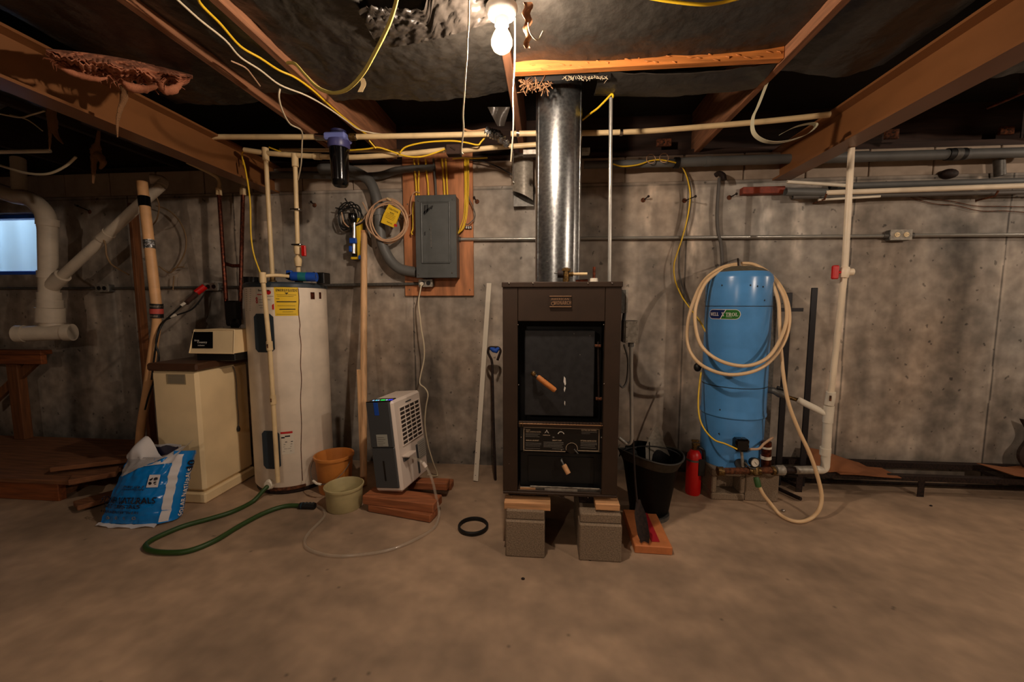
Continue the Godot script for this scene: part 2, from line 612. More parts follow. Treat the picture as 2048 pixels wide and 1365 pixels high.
func bulb_light(where: Vector3, energy: float, called: String, label: String):
	# a bare bulb in a white porcelain lampholder, screwed to the underside of a joist
	var t := thing(called, label, "lamp", Vector3(where.x, 2.32, where.z))
	var h := Shape.new()
	h.lathe([Vector2(0.0, -0.052), Vector2(0.024, -0.052), Vector2(0.027, -0.03), Vector2(0.048, -0.018), Vector2(0.056, 0.0), Vector2(0.056, 0.008), Vector2(0.0, 0.008)], Transform3D(Basis(), Vector3(where.x, 2.285, where.z)), 28)
	obj("lampholder", h, M.porcelain, t)
	var j := Shape.new()
	j.lathe([Vector2(0.0, 0.0), Vector2(0.05, 0.0), Vector2(0.05, 0.028), Vector2(0.0, 0.028)], Transform3D(Basis(), Vector3(where.x, 2.293, where.z)), 8)
	obj("junction_box", j, M.dull_steel, t)
	var b := Shape.new()
	b.lathe([Vector2(0.0, -0.094), Vector2(0.018, -0.091), Vector2(0.031, -0.081), Vector2(0.038, -0.066), Vector2(0.038, -0.052), Vector2(0.031, -0.034), Vector2(0.022, -0.018), Vector2(0.018, 0.0), Vector2(0.0, 0.0)], Transform3D(Basis(), Vector3(where.x, 2.236, where.z)), 24)
	obj("bulb", b, glow(Color(1.0, 0.82, 0.60), 6.0), t)
	var l := OmniLight3D.new()
	l.light_color = Color(1.0, 0.91, 0.82)
	l.light_energy = energy
	l.light_size = 0.028
	l.omni_range = 12.0
	l.omni_attenuation = 2.0
	l.shadow_enabled = true
	l.name = called + "_light"
	add_child(l)
	l.position = Vector3(where.x, 2.236 - 0.058, where.z)
	return t


func cable(called: String, pts: Array, r: float, m: Material, label: String, category: String, group := "", seg := 8) -> MeshInstance3D:
	return solo(called, Shape.new().tube(pts, r, seg), m, label, category, group)


func pipe_part(called: String, pts: Array, r: float, m: Material, parent: Node, seg := 14) -> MeshInstance3D:
	return obj(called, Shape.new().tube(pts, r, seg), m, parent)


func turn_to(z: Vector3, hint := Vector3.UP) -> Basis:   # a basis whose y axis points along z (for lathes)
	var y := z.normalized()
	var x := y.cross(hint)
	if x.length() < 0.01:
		x = y.cross(Vector3.RIGHT)
	x = x.normalized()
	return Basis(x, y, x.cross(y))


func ring(c: Vector3, axis: Vector3, r_in: float, r_out: float, h: float) -> Shape:   # a band: a short tube with a hole
	return Shape.new().lathe([Vector2(r_in, -h / 2), Vector2(r_out, -h / 2), Vector2(r_out, h / 2), Vector2(r_in, h / 2), Vector2(r_in, -h / 2)], Transform3D(turn_to(axis), c), 24)


func flatly(c: Vector3, right := Vector3.RIGHT, up := Vector3.UP) -> Callable:
	return func(p: Vector3): return c + right * p.x + up * p.y


func receptacle_box(called: String, c: Vector3, w: float, h: float, label: String, ivory: bool, group := "") -> Node3D:
	var t := thing(called, label, "outlet", c - Vector3(0, h / 2, 0), group)
	var s := Shape.new()
	s.box(c - Vector3(w / 2, h / 2, 0.03), c + Vector3(w / 2, h / 2, 0.02), 0.006)
	obj("box", s, M.dull_steel, t)
	s = Shape.new()
	s.box(c + Vector3(-w / 2, -h / 2, 0.02), c + Vector3(w / 2, h / 2, 0.024), 0.004)
	var plate_ := obj("cover_plate", s, M.box_steel, t)
	for k in [-1, 1]:
		var o := c + Vector3(k * w * 0.21, 0, 0.024)
		s = Shape.new()
		s.lathe([Vector2(0.0, 0.0), Vector2(0.016, 0.0), Vector2(0.016, 0.005), Vector2(0.0, 0.005)], Transform3D(Basis(Vector3.RIGHT, Vector3(0, 0, 1), Vector3(0, -1, 0)), o), 20)
		obj("socket", s, M.cream if ivory else M.black, plate_)
		if ivory:
			for q in [Vector3(-0.006, 0.004, 0.005), Vector3(-0.006, -0.004, 0.005), Vector3(0.007, 0, 0.005)]:
				s = Shape.new()
				s.box(o + q - Vector3(0.003, 0.0012, 0.0), o + q + Vector3(0.003, 0.0012, 0.0008), 0.0)
				obj("slot", s, M.black, plate_)
	return t


func _ready():
	rng.seed = 7
	bumps.seed = 3
	bumps.frequency = 3.0
	# ---- camera
	var pitch := atan(72.5 / FOCAL)
	var yaw := atan(71.0 / (FOCAL / cos(pitch)))
	cam_forward = Vector3(-sin(yaw) * cos(pitch), -sin(pitch), -cos(yaw) * cos(pitch))
	cam_right = Vector3(cos(yaw), 0, -sin(yaw))
	cam_up = cam_right.cross(cam_forward)
	var cam := Camera3D.new()
	cam.name = "camera"
	cam.fov = rad_to_deg(2.0 * atan(682.5 / FOCAL))
	cam.near = 0.05
	add_child(cam)
	cam.transform = Transform3D(Basis(cam_right, cam_up, -cam_forward), eye)
	cam.current = true
	# ---- daylight outside the window, exposure
	var we := WorldEnvironment.new()
	we.name = "surroundings"
	var e := Environment.new()
	e.background_mode = Environment.BG_SKY
	var sky := Sky.new()
	var sm := ProceduralSkyMaterial.new()
	sm.sky_top_color = Color(0.58, 0.78, 1.0)
	sm.sky_horizon_color = Color(0.84, 0.94, 1.0)
	sm.ground_bottom_color = Color(0.2, 0.25, 0.3)
	sm.ground_horizon_color = Color(0.35, 0.6, 0.8)
	sm.sun_angle_max = 1.0
	sky.sky_material = sm
	e.sky = sky
	e.background_energy_multiplier = 10.0
	e.tonemap_mode = Environment.TONE_MAPPER_LINEAR
	e.tonemap_exposure = 1.0
	e.sdfgi_enabled = true
	e.ssao_enabled = true
	e.ssil_enabled = true
	we.environment = e
	add_child(we)
	make_materials()
	# ---- the bare bulbs: one in view, one overhead to the right, one far along the right wall, one behind
	bulb_light(Vector3(-0.169, 2.2, -1.5), 1.3, "ceiling_bulb", "glowing bare bulb in a white porcelain holder, hung in front of the flue")
	bulb_light(Vector3(2.85, 2.2, 0.25), 2.6, "ceiling_bulb", "bare bulb overhead to the right of the view")
	bulb_light(Vector3(4.4, 2.2, -2.2), 0.9, "ceiling_bulb", "bare bulb at the far right end of the room")
	bulb_light(Vector3(-1.3, 2.2, 2.0), 1.3, "ceiling_bulb", "bare bulb at the back of the room")
	build_shell()
	build_ceiling()
	build_left()
	build_middle()
	build_right()


# ---------------------------------------------------------------- the room
func build_shell():
	var zw := -3.0
	M.floor_concrete = mat(Color.WHITE, 0.72)
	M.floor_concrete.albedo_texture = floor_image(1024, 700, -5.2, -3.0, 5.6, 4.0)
	var s := Shape.new()
	s.box(Vector3(-5.4, -0.12, -3.25), Vector3(5.8, -0.001, 4.2), 0.0)
	s.uvfn = func(p: Vector3): return Vector2((p.x + 5.2) / 10.8, (p.z + 3.0) / 7.0)
	s.quad(Vector3(-5.2, 0, 4), Vector3(5.6, 0, 4), Vector3(5.6, 0, -3), Vector3(-5.2, 0, -3))
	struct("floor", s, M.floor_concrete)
	# back wall with the opening of the window
	M.concrete = mat(Color.WHITE, 0.85)
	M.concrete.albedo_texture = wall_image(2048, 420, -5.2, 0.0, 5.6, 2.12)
	M.plain_concrete = mat(Color(0.50, 0.45, 0.40), 0.88, 0, T.blotch, Vector3(0.8, 0.8, 0.8))
	var wx0 := -5.0
	var wx1 := -4.19
	var wy0 := 1.50
	var wy1 := 2.005
	var top := 2.115
	s = Shape.new()
	s.uvfn = func(p: Vector3): return Vector2((p.x + 5.2) / 10.8, 1.0 - p.y / 2.12)
	var put := func(x0: float, y0: float, x1: float, y1: float):
		s.box(Vector3(x0, y0, zw - 0.24), Vector3(x1, y1, zw), 0.0)
	put.call(-5.4, 0.0, wx0, top)
	put.call(wx0, 0.0, wx1, wy0)
	put.call(wx0, wy1, wx1, top)
	put.call(wx1, 0.0, 5.8, top)
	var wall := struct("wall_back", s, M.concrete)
	# one course of blocks on top of the poured wall
	var first: float = at(1740, 345, zw).x
	var pitch := 0.405
	var k := int(floor((-5.2 - first) / pitch))
	while first + k * pitch < 5.6:
		var x := first + k * pitch
		var b := Shape.new()
		var o := 0.004 * sin(k * 5.3)
		b.box(Vector3(x + 0.005, top + 0.004, zw - 0.2), Vector3(x + pitch - 0.005, 2.30, zw - 0.012 + o), 0.004)
		obj("block", b, M.wall_block, wall)
		k += 1
	var mort := Shape.new()
	mort.box(Vector3(-5.2, top, zw - 0.2), Vector3(5.6, 2.298, zw - 0.026), 0.0)
	obj("mortar", mort, M.block, wall)
	s = Shape.new()
	s.box(Vector3(-5.4, 0, -3.25), Vector3(-5.2, 2.7, 4.2), 0.0)
	struct("wall_left", s, M.plain_concrete)
	s = Shape.new()
	s.box(Vector3(5.6, 0, -3.25), Vector3(5.8, 2.7, 4.2), 0.0)
	struct("wall_right", s, M.plain_concrete)
	s = Shape.new()
	s.box(Vector3(-5.4, 0, 4.0), Vector3(5.8, 2.7, 4.2), 0.0)
	struct("wall_front", s, M.plain_concrete)
	s = Shape.new()
	s.box(Vector3(-5.4, 2.62, -3.25), Vector3(5.8, 2.74, 4.2), 0.0)
	struct("ceiling", s, M.subfloor)
	# sill plate and rim board on the wall
	s = Shape.new()
	s.box(Vector3(-5.2, 2.301, -3.2), Vector3(5.6, 2.345, -3.03), 0.002)
	struct("trim_1", s, M.sill_wood)
	s = Shape.new()
	s.box(Vector3(-5.2, 2.346, -3.2), Vector3(5.6, 2.62, -3.12), 0.002)
	struct("trim_2", s, M.sill_wood)
	# window: a blue frame, one pane, the corrugated well outside
	var win := Node3D.new()
	win.name = "window_1"
	win.set_meta("kind", "structure")
	add_child(win)
	win.position = Vector3((wx0 + wx1) / 2, wy0, zw)
	origin_of[win] = win.position
	M.window_blue = mat(Color(0.10, 0.32, 0.70), 0.3)
	var t := 0.035
	for r in [[wx0, wy0, wx1, wy0 + t], [wx0, wy1 - t, wx1, wy1], [wx0, wy0 + t, wx0 + t, wy1 - t], [wx1 - t, wy0 + t, wx1, wy1 - t]]:
		var f := Shape.new()
		f.box(Vector3(r[0], r[1], zw - 0.12), Vector3(r[2], r[3], zw - 0.05), 0.004)
		obj("frame", f, M.window_blue, win)
	for r in [[wx0 + t, wx1 - t]]:
		var p := Shape.new()
		p.box(Vector3(r[0], wy0 + t, zw - 0.09), Vector3(r[1], wy1 - t, zw - 0.085), 0.0)
		obj("pane", p, M.pane, win)
	var well := Shape.new()
	well.sheet(40, 1, func(u: float, v: float):
		var a := lerpf(PI, 0.0, u)
		var r := 0.62 + 0.012 * sin(u * 70.0)
		return Vector3((wx0 + wx1) / 2 - cos(a) * -r, lerpf(1.2, 2.15, v), zw - 0.26 - sin(a) * r * 0.9), Vector3(0, 0, -0.003))
	solo("window_well", well, mat(Color(0.92, 0.88, 0.82), 0.7), "pale curved metal window well outside the small blue basement window", "window well")
	var soil := Shape.new()
	soil.box(Vector3(-7, 1.0, -6.0), Vector3(-2, 1.2, -3.25), 0.0)
	struct("ground", soil, M.plain_concrete)


func build_ceiling():
	# wooden joists running from the back wall towards the viewer
	var joists := [[-1.505, "thin dark joist left of the pair, above the tall water heater"], [-1.18, "joist beside the water filter with a yellow cable run along it"], [-0.185, "middle joist that carries the bare bulb"], [1.04, "joist ending above the pressure tank, at the far end of the orange blocking"], [-2.9, "joist beyond the left steel beam"], [-3.7, "joist above the blue window pipes"], [-4.5, "joist at the far left of the ceiling"]]
	for q in joists:
		var s := Shape.new()
		s.box(Vector3(q[0] - 0.019, 2.32, -3.1), Vector3(q[0] + 0.019, 2.618, 3.9), 0.003)
		solo("ceiling_joist", s, M.joist if q[0] > -1.6 else M.dark_joist, q[1], "joist", "ceiling joists")
	var s := Shape.new()
	s.box(Vector3(2.33, 2.30, -2.32), Vector3(2.43, 2.618, 3.9), 0.004)
	solo("ceiling_joist", s, M.dark_joist, "doubled dark joist with a cut end, right of the right steel beam", "joist", "ceiling joists")
	for x in [3.2, 4.0, 4.8]:
		s = Shape.new()
		s.box(Vector3(x - 0.019, 2.32, -3.1), Vector3(x + 0.019, 2.618, 3.9), 0.003)
		solo("ceiling_joist", s, M.dark_joist, "dark joist far to the right, " + {3.2: "nearest the doubled one", 4.0: "second from the doubled one", 4.8: "third from the doubled one"}[x], "joist", "ceiling joists")
	# steel beams
	for side in [-1, 1]:
		var x0 := 1.60 if side > 0 else -2.12
		var b := Shape.new()
		var hw := 0.06
		var prof := [Vector2(-hw, 2.105), Vector2(hw, 2.105), Vector2(hw, 2.118), Vector2(0.012, 2.125), Vector2(0.012, 2.292), Vector2(hw, 2.30), Vector2(hw, 2.312), Vector2(-hw, 2.312), Vector2(-hw, 2.30), Vector2(-0.012, 2.292), Vector2(-0.012, 2.125), Vector2(-hw, 2.118)]
		b.slab(prof, 7.05, Transform3D(Basis(), Vector3(x0, 0, -3.05)))
		solo("steel_beam", b, M.beam, "brown steel beam crossing the ceiling on the right, over the plastic riser pipe" if side > 0 else "brown steel beam crossing the ceiling on the left, under the pink insulation", "beam", "steel beams")
	s = Shape.new()
	var r := rect(1486, 373, 1571, 387, -2.95)
	s.box(Vector3(r[0].x, r[0].y, -3.01), Vector3(r[1].x, r[1].y, -2.95), 0.003)
	solo("bearing_plate", s, M.red_steel, "rust-red steel bearing plate under the end of the right beam", "plate")
	# orange blocking between the middle joist and the right joist
	var t := thing("blocking", "orange-lit split wooden blocking between two joists above the stove pipe", "blocking", Vector3(0.43, 2.32, -1.96))
	s = Shape.new()
	s.box(Vector3(-0.165, 2.322, -1.985), Vector3(1.02, 2.52, -1.945), 0.003)
	obj("board", s, M.orange_wood, t)
	for i in 26:
		var g := Shape.new()
		var x := -0.1 + i * 0.043 + rng.randf() * 0.02
		var y := 2.33 + rng.randf() * 0.03
		var p := Vector3(x, y, -1.944)
		g.tube([p, p + Vector3(0.006 + 0.01 * rng.randf(), -0.006, 0.004), p + Vector3(0.014 + 0.02 * rng.randf(), 0.008 * rng.randf() - 0.012, 0.001)], [0.001, 0.0035, 0.001], 5)
		obj("splinter", g, M.orange_wood, t)
	# black-faced insulation hung between the joists
	var bays := [[-5.15, -4.52, "far left"], [-4.48, -3.72, "over the window"], [-3.68, -2.92, "left of the left steel beam"], [-2.88, -2.2, "against the left steel beam"], [-2.05, -1.53, "between the left beam and the first joist"], [-1.485, -1.2, "in the narrow bay above the water heater"], [-1.16, -0.206, "between the filter joist and the bulb joist"], [-0.164, 1.02, "between the bulb joist and the right joist"], [1.06, 1.54, "between the right joist and the right beam"], [1.67, 2.32, "right of the right steel beam"], [2.44, 3.18, "far right"], [3.22, 3.98, "over the far right wall"], [4.02, 4.78, "by the far right bulb"]]
	for i in bays.size():
		var b = bays[i]
		var lo: float = b[0]
		var hi: float = b[1]
		var zb := -2.08 if i == 7 else -2.13 - 0.06 * sin(i * 2.3)
		s = Shape.new()
		s.sheet(110 if i == 6 else 24, 240 if i == 6 else 90, func(u: float, v: float):
			var x := lerpf(lo, hi, u)
			var z := lerpf(zb, 3.9, v * v)
			var sag := sin(PI * u)
			var y := (2.368 if i == 7 else 2.354) - (0.008 if i == 7 else 0.022) * sag - 0.010 * sag * sin(z * 3.1 + i) + 0.012 * bumps.get_noise_2d(x * 2.0 + i, z * 1.4) + 0.008 * (1.0 - smoothstep(0.0, 0.14, v)) * sin(u * 7.0)
			if i == 6:
				y += 0.2 * smoothstep(0.0, 0.04, minf(minf(x + 0.685, -0.45 - x), minf(z + 1.55 + 0.1 * (x + 0.6), -1.15 - z)))
			return Vector3(x, y, z), Vector3(0, 0.004, 0))
		solo("insulation_batt", s, M.facing, "sagging black-faced insulation " + b[2], "insulation", "black insulation bays")
	s = Shape.new()
	s.sheet(24, 10, func(u: float, v: float):
		var x := lerpf(0.23, 1.015, u)
		return Vector3(x, 2.325 - 0.02 * sin(PI * u) - 0.012 * sin(PI * v) + 0.008 * bumps.get_noise_2d(x * 2.0, v), lerpf(-2.2, -1.995, v)), Vector3(0, 0.004, 0))
	solo("insulation_batt", s, M.facing, "strip of black insulation behind the orange blocking, right of the flue", "insulation", "black insulation bays")
	# torn glossy sheet in front of the bulb, with its hole
	s = Shape.new()
	s.sheet(64, 24, func(u: float, v: float):
		var xb := lerpf(757, 1010, u)
		var yb := 96.0 - 62.0 * pow(u, 1.6) + 3.0 * bumps.get_noise_1d(u * 7.0)
		var xt := lerpf(714, 1020, u)
		var torn := 12.0 + 22.0 * u + 7.0 * bumps.get_noise_1d(u * 22.0 + 4) + (8.0 * maxf(0.0, 1.0 - u * 16.0))
		var yt := lerpf(torn, -60.0, smoothstep(0.44, 0.48, u))
		var h := 2.322 - 0.018 * sin(PI * u) + 0.016 * bumps.get_noise_2d(u * 2.2, v * 1.3) + 0.006 * bumps.get_noise_2d(u * 7.0, v * 4.0) - 0.03 * (1.0 - smoothstep(0.0, 0.25, u)) * v
		return low(lerpf(xb, xt, v), lerpf(yb, yt, v), h), Vector3(0, 0.002, 0))
	solo("torn_sheet", s, M.foil, "torn glossy black sheet hanging left of the bulb, wrinkled and ragged-edged", "sheeting")


# ---------------------------------------------------------------- left: heater, softener, salt, drain, bench
func build_left():
	build_heater()
	build_softener()
	build_salt_bag()
	build_drain()
	build_bench()
	build_dehumidifier()


func build_heater():
	var ax := Vector3(-1.787, 0, -2.625)
	var r := 0.2475
	var t := thing("water_heater", "tall cream electric water heater with grey access panels and a yellow energy label", "water heater", ax)
	var here := Transform3D(Basis(), ax)
	var top := on_cylinder(575, 575, ax, r).y
	var s := Shape.new()
	s.lathe([Vector2(0.0, 0.03), Vector2(r - 0.012, 0.03), Vector2(r, 0.05), Vector2(r, top)], here, 64)
	var tank := obj("jacket", s, M.heater, t)
	s = Shape.new()
	s.lathe([Vector2(r, top), Vector2(r + 0.006, top + 0.002), Vector2(r + 0.006, top + 0.022), Vector2(r - 0.01, top + 0.034), Vector2(0.0, top + 0.040)], here, 64)
	obj("top_cap", s, M.heater_grey, t)
	s = Shape.new()
	s.lathe([Vector2(0.0, 0.0), Vector2(r - 0.02, 0.0), Vector2(r - 0.008, 0.012), Vector2(r - 0.008, 0.03), Vector2(0, 0.03)], here, 48)
	obj("base_ring", s, M.dark_rust, t)
	# rust bitten edge at the foot
	s = Shape.new()
	s.lathe([Vector2(r - 0.004, 0.028), Vector2(r + 0.0015, 0.034), Vector2(r + 0.0015, 0.05), Vector2(r, 0.055)], here, 24, 0.75, 0.9)
	obj("rusty_edge", s, M.rust, t)
	for q in [[511, 628, 549, 705], [527, 862, 561, 938]]:
		var p := obj("access_panel", bent(ax, r, q[0], q[1], q[2], q[3], 0.006, 0.02), M.heater_grey, t)
		var c := on_cylinder((q[0] + q[2]) / 2.0 + 6, q[3] - 8, ax, r + 0.006)
		s = Shape.new()
		s.ball(round_at(ax, r + 0.006, c.x, c.y), Vector3(0.004, 0.004, 0.004), 8)
		obj("screw", s, M.chrome, p)
	# labels
	var white := obj("maker_label", bent(ax, r, 512, 576, 548, 622, 0.0008), M.white_paper, tank)
	var yel := obj("energy_label", bent(ax, r, 549, 575, 597, 632, 0.0008), M.yellow_paper, tank)
	var curl := func(px: float, py: float, k: float) -> Callable:
		var c := on_cylinder(px, py, ax, r)
		return func(p: Vector3): return round_at(ax, r + k, c.x + p.x / r, c.y + p.y)
	s = Shape.new()
	s.letters("ENERGYGUIDE", 0.016, curl.call(573, 581, 0.002), 0.118)
	for q in [[573, 590, 0.11, 0.002], [571, 593, 0.09, 0.002], [573, 604, 0.11, 0.006], [573, 612, 0.10, 0.002], [575, 619, 0.09, 0.006], [576, 624, 0.06, 0.002], [573, 629, 0.11, 0.002], [555, 598, 0.02, 0.003]]:
		var f: Callable = curl.call(q[0], q[1], 0.0016)
		for k in 6:
			var a: float = -q[2] / 2 + q[2] * k / 6.0
			var b: float = a + q[2] / 6.0
			s.quad(f.call(Vector3(a, -q[3] / 2, 0)), f.call(Vector3(b, -q[3] / 2, 0)), f.call(Vector3(b, q[3] / 2, 0)), f.call(Vector3(a, q[3] / 2, 0)))
	var arrow: Callable = curl.call(573, 587, 0.0017)
	s.tri(arrow.call(Vector3(-0.012, 0.004, 0)), arrow.call(Vector3(0, -0.008, 0)), arrow.call(Vector3(0.012, 0.004, 0)))
	obj("energy_print", s, M.ink, tank)
	s = Shape.new()
	s.letters("8", 0.038, curl.call(514, 601, 0.002), 0.017)
	var red_disc: Callable = curl.call(537, 585, 0.0017)
	for k in 20:
		var a := TAU * k / 20
		var b := TAU * (k + 1) / 20
		s.tri(red_disc.call(Vector3.ZERO), red_disc.call(Vector3(cos(a), sin(a), 0) * 0.015), red_disc.call(Vector3(cos(b), sin(b), 0) * 0.015))
	var corner: Callable = curl.call(546, 614, 0.0017)
	s.tri(corner.call(Vector3(-0.045, -0.018, 0)), corner.call(Vector3(0.006, -0.018, 0)), corner.call(Vector3(0.006, 0.02, 0)))
	var slim: Callable = curl.call(522, 589, 0.0017)
	s.quad(slim.call(Vector3(-0.025, -0.004, 0)), slim.call(Vector3(0.01, -0.004, 0)), slim.call(Vector3(0.012, 0.001, 0)), slim.call(Vector3(-0.027, 0.001, 0)))
	obj("red_print", s, M.red_ink, tank)
	s = Shape.new()
	s.letters("Reliance", 0.013, curl.call(527, 581, 0.0022), 0.07)
	for q in [[522, 600, 0.03], [524, 605, 0.035], [522, 611, 0.03], [524, 616, 0.03], [540, 593, 0.04], [536, 600, 0.03]]:
		var f: Callable = curl.call(q[0], q[1], 0.0016)
		s.quad(f.call(Vector3(-q[2] / 2, -0.0012, 0)), f.call(Vector3(q[2] / 2, -0.0012, 0)), f.call(Vector3(q[2] / 2, 0.0012, 0)), f.call(Vector3(-q[2] / 2, 0.0012, 0)))
	obj("lettering", s, M.ink, tank)
	s = Shape.new()
	for k in 11:
		var f: Callable = curl.call(496, 579 + k * 4.2, 0.0014)
		s.quad(f.call(Vector3(-0.03, -0.001, 0)), f.call(Vector3(0.035, -0.001, 0)), f.call(Vector3(0.035, 0.0012, 0)), f.call(Vector3(-0.03, 0.0012, 0)))
	obj("faded_print", s, M.copper, tank)
	obj("warning_label", bent(ax, r, 562, 868, 588, 909, 0.0008), M.white_paper, tank)
	obj("warning_band", bent(ax, r, 561, 864, 585, 868, 0.0012), M.red_ink, tank)
	s = Shape.new()
	for q in [[566, 876, 0.02, 0.010], [575, 873, 0.03, 0.009], [578, 884, 0.045, 0.005], [576, 889, 0.05, 0.003], [575, 894, 0.05, 0.002], [575, 898, 0.04, 0.002], [575, 903, 0.05, 0.002]]:
		var f: Callable = curl.call(q[0], q[1], 0.0016)
		s.quad(f.call(Vector3(-q[2] / 2, -q[3] / 2, 0)), f.call(Vector3(q[2] / 2, -q[3] / 2, 0)), f.call(Vector3(q[2] / 2, q[3] / 2, 0)), f.call(Vector3(-q[2] / 2, q[3] / 2, 0)))
	obj("warning_print", s, M.ink, tank)
	for q in [[621, 585, 629, 599], [638, 585, 642, 598]]:
		obj("sticker_stub", bent(ax, r, q[0], q[1], q[2], q[3], 0.0008), M.copper, tank)
	var streak := []
	for q in [[596, 577], [598, 600], [597, 625], [600, 650], [599, 665], [602, 690], [601, 730], [603, 760], [601, 800], [603, 850], [602, 900], [605, 962]]:
		var c := on_cylinder(q[0], q[1], ax, r)
		streak.append(round_at(ax, r + 0.0005, c.x, c.y))
	obj("rust_streak", Shape.new().tube(curve(streak, 4), 0.0024, 5), M.rust, tank)
	# drain valve
	var dv := on_cylinder(541, 968, ax, r)
	var out := Vector3(sin(dv.x), 0, cos(dv.x))
	s = Shape.new()
	s.lathe([Vector2(0.0, -0.01), Vector2(0.030, -0.01), Vector2(0.034, 0.01), Vector2(0.026, 0.026), Vector2(0.0, 0.028)], Transform3D(turn_to(out), round_at(ax, r, dv.x, dv.y)), 20)
	obj("drain_valve", s, M.white_pvc, t)
	# nipples on the top
	for q in [[545, 553], [597, 549]]:
		var c := at(q[0], q[1], ax.z + 0.03)
		s = Shape.new()
		s.lathe([Vector2(0.0, top + 0.03), Vector2(0.026, top + 0.03), Vector2(0.026, top + 0.052), Vector2(0.017, top + 0.056), Vector2(0.017, top + 0.075), Vector2(0, top + 0.075)], Transform3D(Basis(), Vector3(c.x, 0, ax.z + 0.03)), 16)
		obj("nipple", s, M.old_brass, t)
	# pressure relief pipe in front of the jacket
	var stand := func(px: float, py: float, k: float) -> Vector3:
		var q := on_cylinder(px, py, ax, r + k)
		return round_at(ax, r + k, q.x, q.y)
	var a: Vector3 = stand.call(525, 553, 0.05)
	t = thing("discharge_pipe", "tan plastic relief pipe running down the front of the water heater", "pipe", low(556, 966))
	pipe_part("cross_pipe", curve([a, at(550, 551, a.z - 0.05), at(577, 553, a.z - 0.12)]), 0.011, M.cpvc, t)
	var b: Vector3 = stand.call(539, 692, 0.045)
	var c2: Vector3 = stand.call(546, 800, 0.04)
	var d: Vector3 = stand.call(556, 965, 0.04)
	pipe_part("upper_pipe", [a, b], 0.0135, M.cpvc, t)
	pipe_part("lower_pipe", [b, c2, d], 0.0135, M.cpvc, t)
	s = Shape.new()
	s.tube([a + Vector3(0, 0.024, 0), a + Vector3(0.002, -0.04, 0)], 0.019, 16)
	obj("elbow", s, M.cpvc, t)
	for q in [b, c2]:
		s = Shape.new()
		s.tube([q + (a - d).normalized() * 0.028, q - (a - d).normalized() * 0.028], 0.0185, 16)
		obj("coupling", s, M.cpvc, t)
		s = Shape.new()
		s.box(q + Vector3(-0.004, -0.012, 0.017), q + Vector3(0.004, 0.012, 0.0195), 0.001)
		obj("printed_mark", s, M.rust, t)
	# risers
	for q in [["hot", 531, 306, 545, 553, "left of two tan plastic risers from the heater top up to the ceiling pipes"], ["cold", 590, 318, 597, 549, "right of two tan plastic risers on the heater, with a red valve handle"]]:
		var hi := at(q[1], q[2], -2.56)
		var lo := at(q[3], q[4], ax.z + 0.03)
		t = thing("riser_pipe", q[5], "pipe", lo)
		pipe_part("pipe", [lo, hi], 0.014, M.cpvc, t)
		s = Shape.new()
		s.tube([hi + Vector3(0, 0.03, 0), hi - Vector3(0, 0.05, 0)], 0.021, 16)
		obj("elbow", s, M.cpvc, t)
		if q[0] == "cold":
			for y in [420, 490]:
				var k := at(lerpf(q[1], q[3], (y - q[2]) / float(q[4] - q[2])), y, -2.57)
				s = Shape.new()
				s.box(k + Vector3(-0.032, -0.005, -0.012), k + Vector3(0.032, 0.005, 0.022), 0.002)
				obj("clamp", s, M.chrome, t)
			for y in [500, 524]:
				var k := at(lerpf(q[1], q[3], (y - q[2]) / float(q[4] - q[2])), y, -2.58)
				obj("valve_body" if y == 500 else "union", Shape.new().tube([k + Vector3(0, 0.035, 0), k + Vector3(0, 0.02, 0), k, k - Vector3(0, 0.03, 0)], [0.018, 0.024, 0.024, 0.019], 16), M.cpvc, t)
			var k2 := at(607, 502, -2.56)
			s = Shape.new()
			s.box(k2 - Vector3(0.013, 0.035, 0.008), k2 + Vector3(0.016, 0.035, 0.008), 0.006)
			obj("valve_handle", s, M.red, t)
	# things left lying on top of the heater
	var tp := Vector3(0, top + 0.04, 0)
	t = thing("caulk_tube", "blue tube with a dark nozzle lying on top of the water heater", "tube", at(605, 563, -2.52))
	var l := at(584, 553, -2.50)
	var rr := at(633, 553, -2.52)
	l.y = top + 0.074
	rr.y = top + 0.070
	obj("body", Shape.new().tube([l, l.lerp(rr, 0.2), rr], 0.030, 20), M.blue_tape, t)
	obj("band", Shape.new().tube([l.lerp(rr, 0.3), l.lerp(rr, 0.62)], 0.0308, 20), mat(Color(0.12, 0.45, 0.48), 0.4), t)
	obj("cap", Shape.new().tube([l + (l - rr) * 0.22, l + (l - rr) * 0.12, l], [0.018, 0.026, 0.028], 16), M.gloss_black, t)
	s = Shape.new()
	s.tube(curve([rr + Vector3(-0.03, 0.028, 0.0), rr + Vector3(-0.005, 0.03, 0.012), rr + Vector3(0.012, -0.01, 0.02)]), 0.002, 5)
	obj("wire_clip", s, M.chrome, t)
	s = Shape.new()
	var bx := at(644, 556, -2.60)
	s.box(Vector3(bx.x - 0.03, top + 0.03, bx.z - 0.06), Vector3(bx.x + 0.025, top + 0.105, bx.z + 0.02), 0.004)
	solo("control_box", s, M.black, "small black box standing behind the blue tube on the heater", "box")
	s = Shape.new()
	var cu := at(503, 562, -2.56)
	s.lathe([Vector2(0, top + 0.03), Vector2(0.05, top + 0.03), Vector2(0.052, top + 0.075), Vector2(0.047, top + 0.075), Vector2(0.045, top + 0.036), Vector2(0, top + 0.036)], Transform3D(Basis(), Vector3(cu.x, 0, cu.z)), 24)
	solo("plastic_lid", s, M.gloss_black, "glossy black plastic lid on the left of the heater top", "lid")
	s = Shape.new()
	var bl := at(578, 545, -2.52)
	s.box(Vector3(bl.x - 0.018, top + 0.06, bl.z - 0.015), Vector3(bl.x + 0.02, top + 0.115, bl.z + 0.01), 0.008)
	solo("spray_trigger", s, M.blue_tape, "small blue plastic trigger beside the tube on the heater", "trigger")
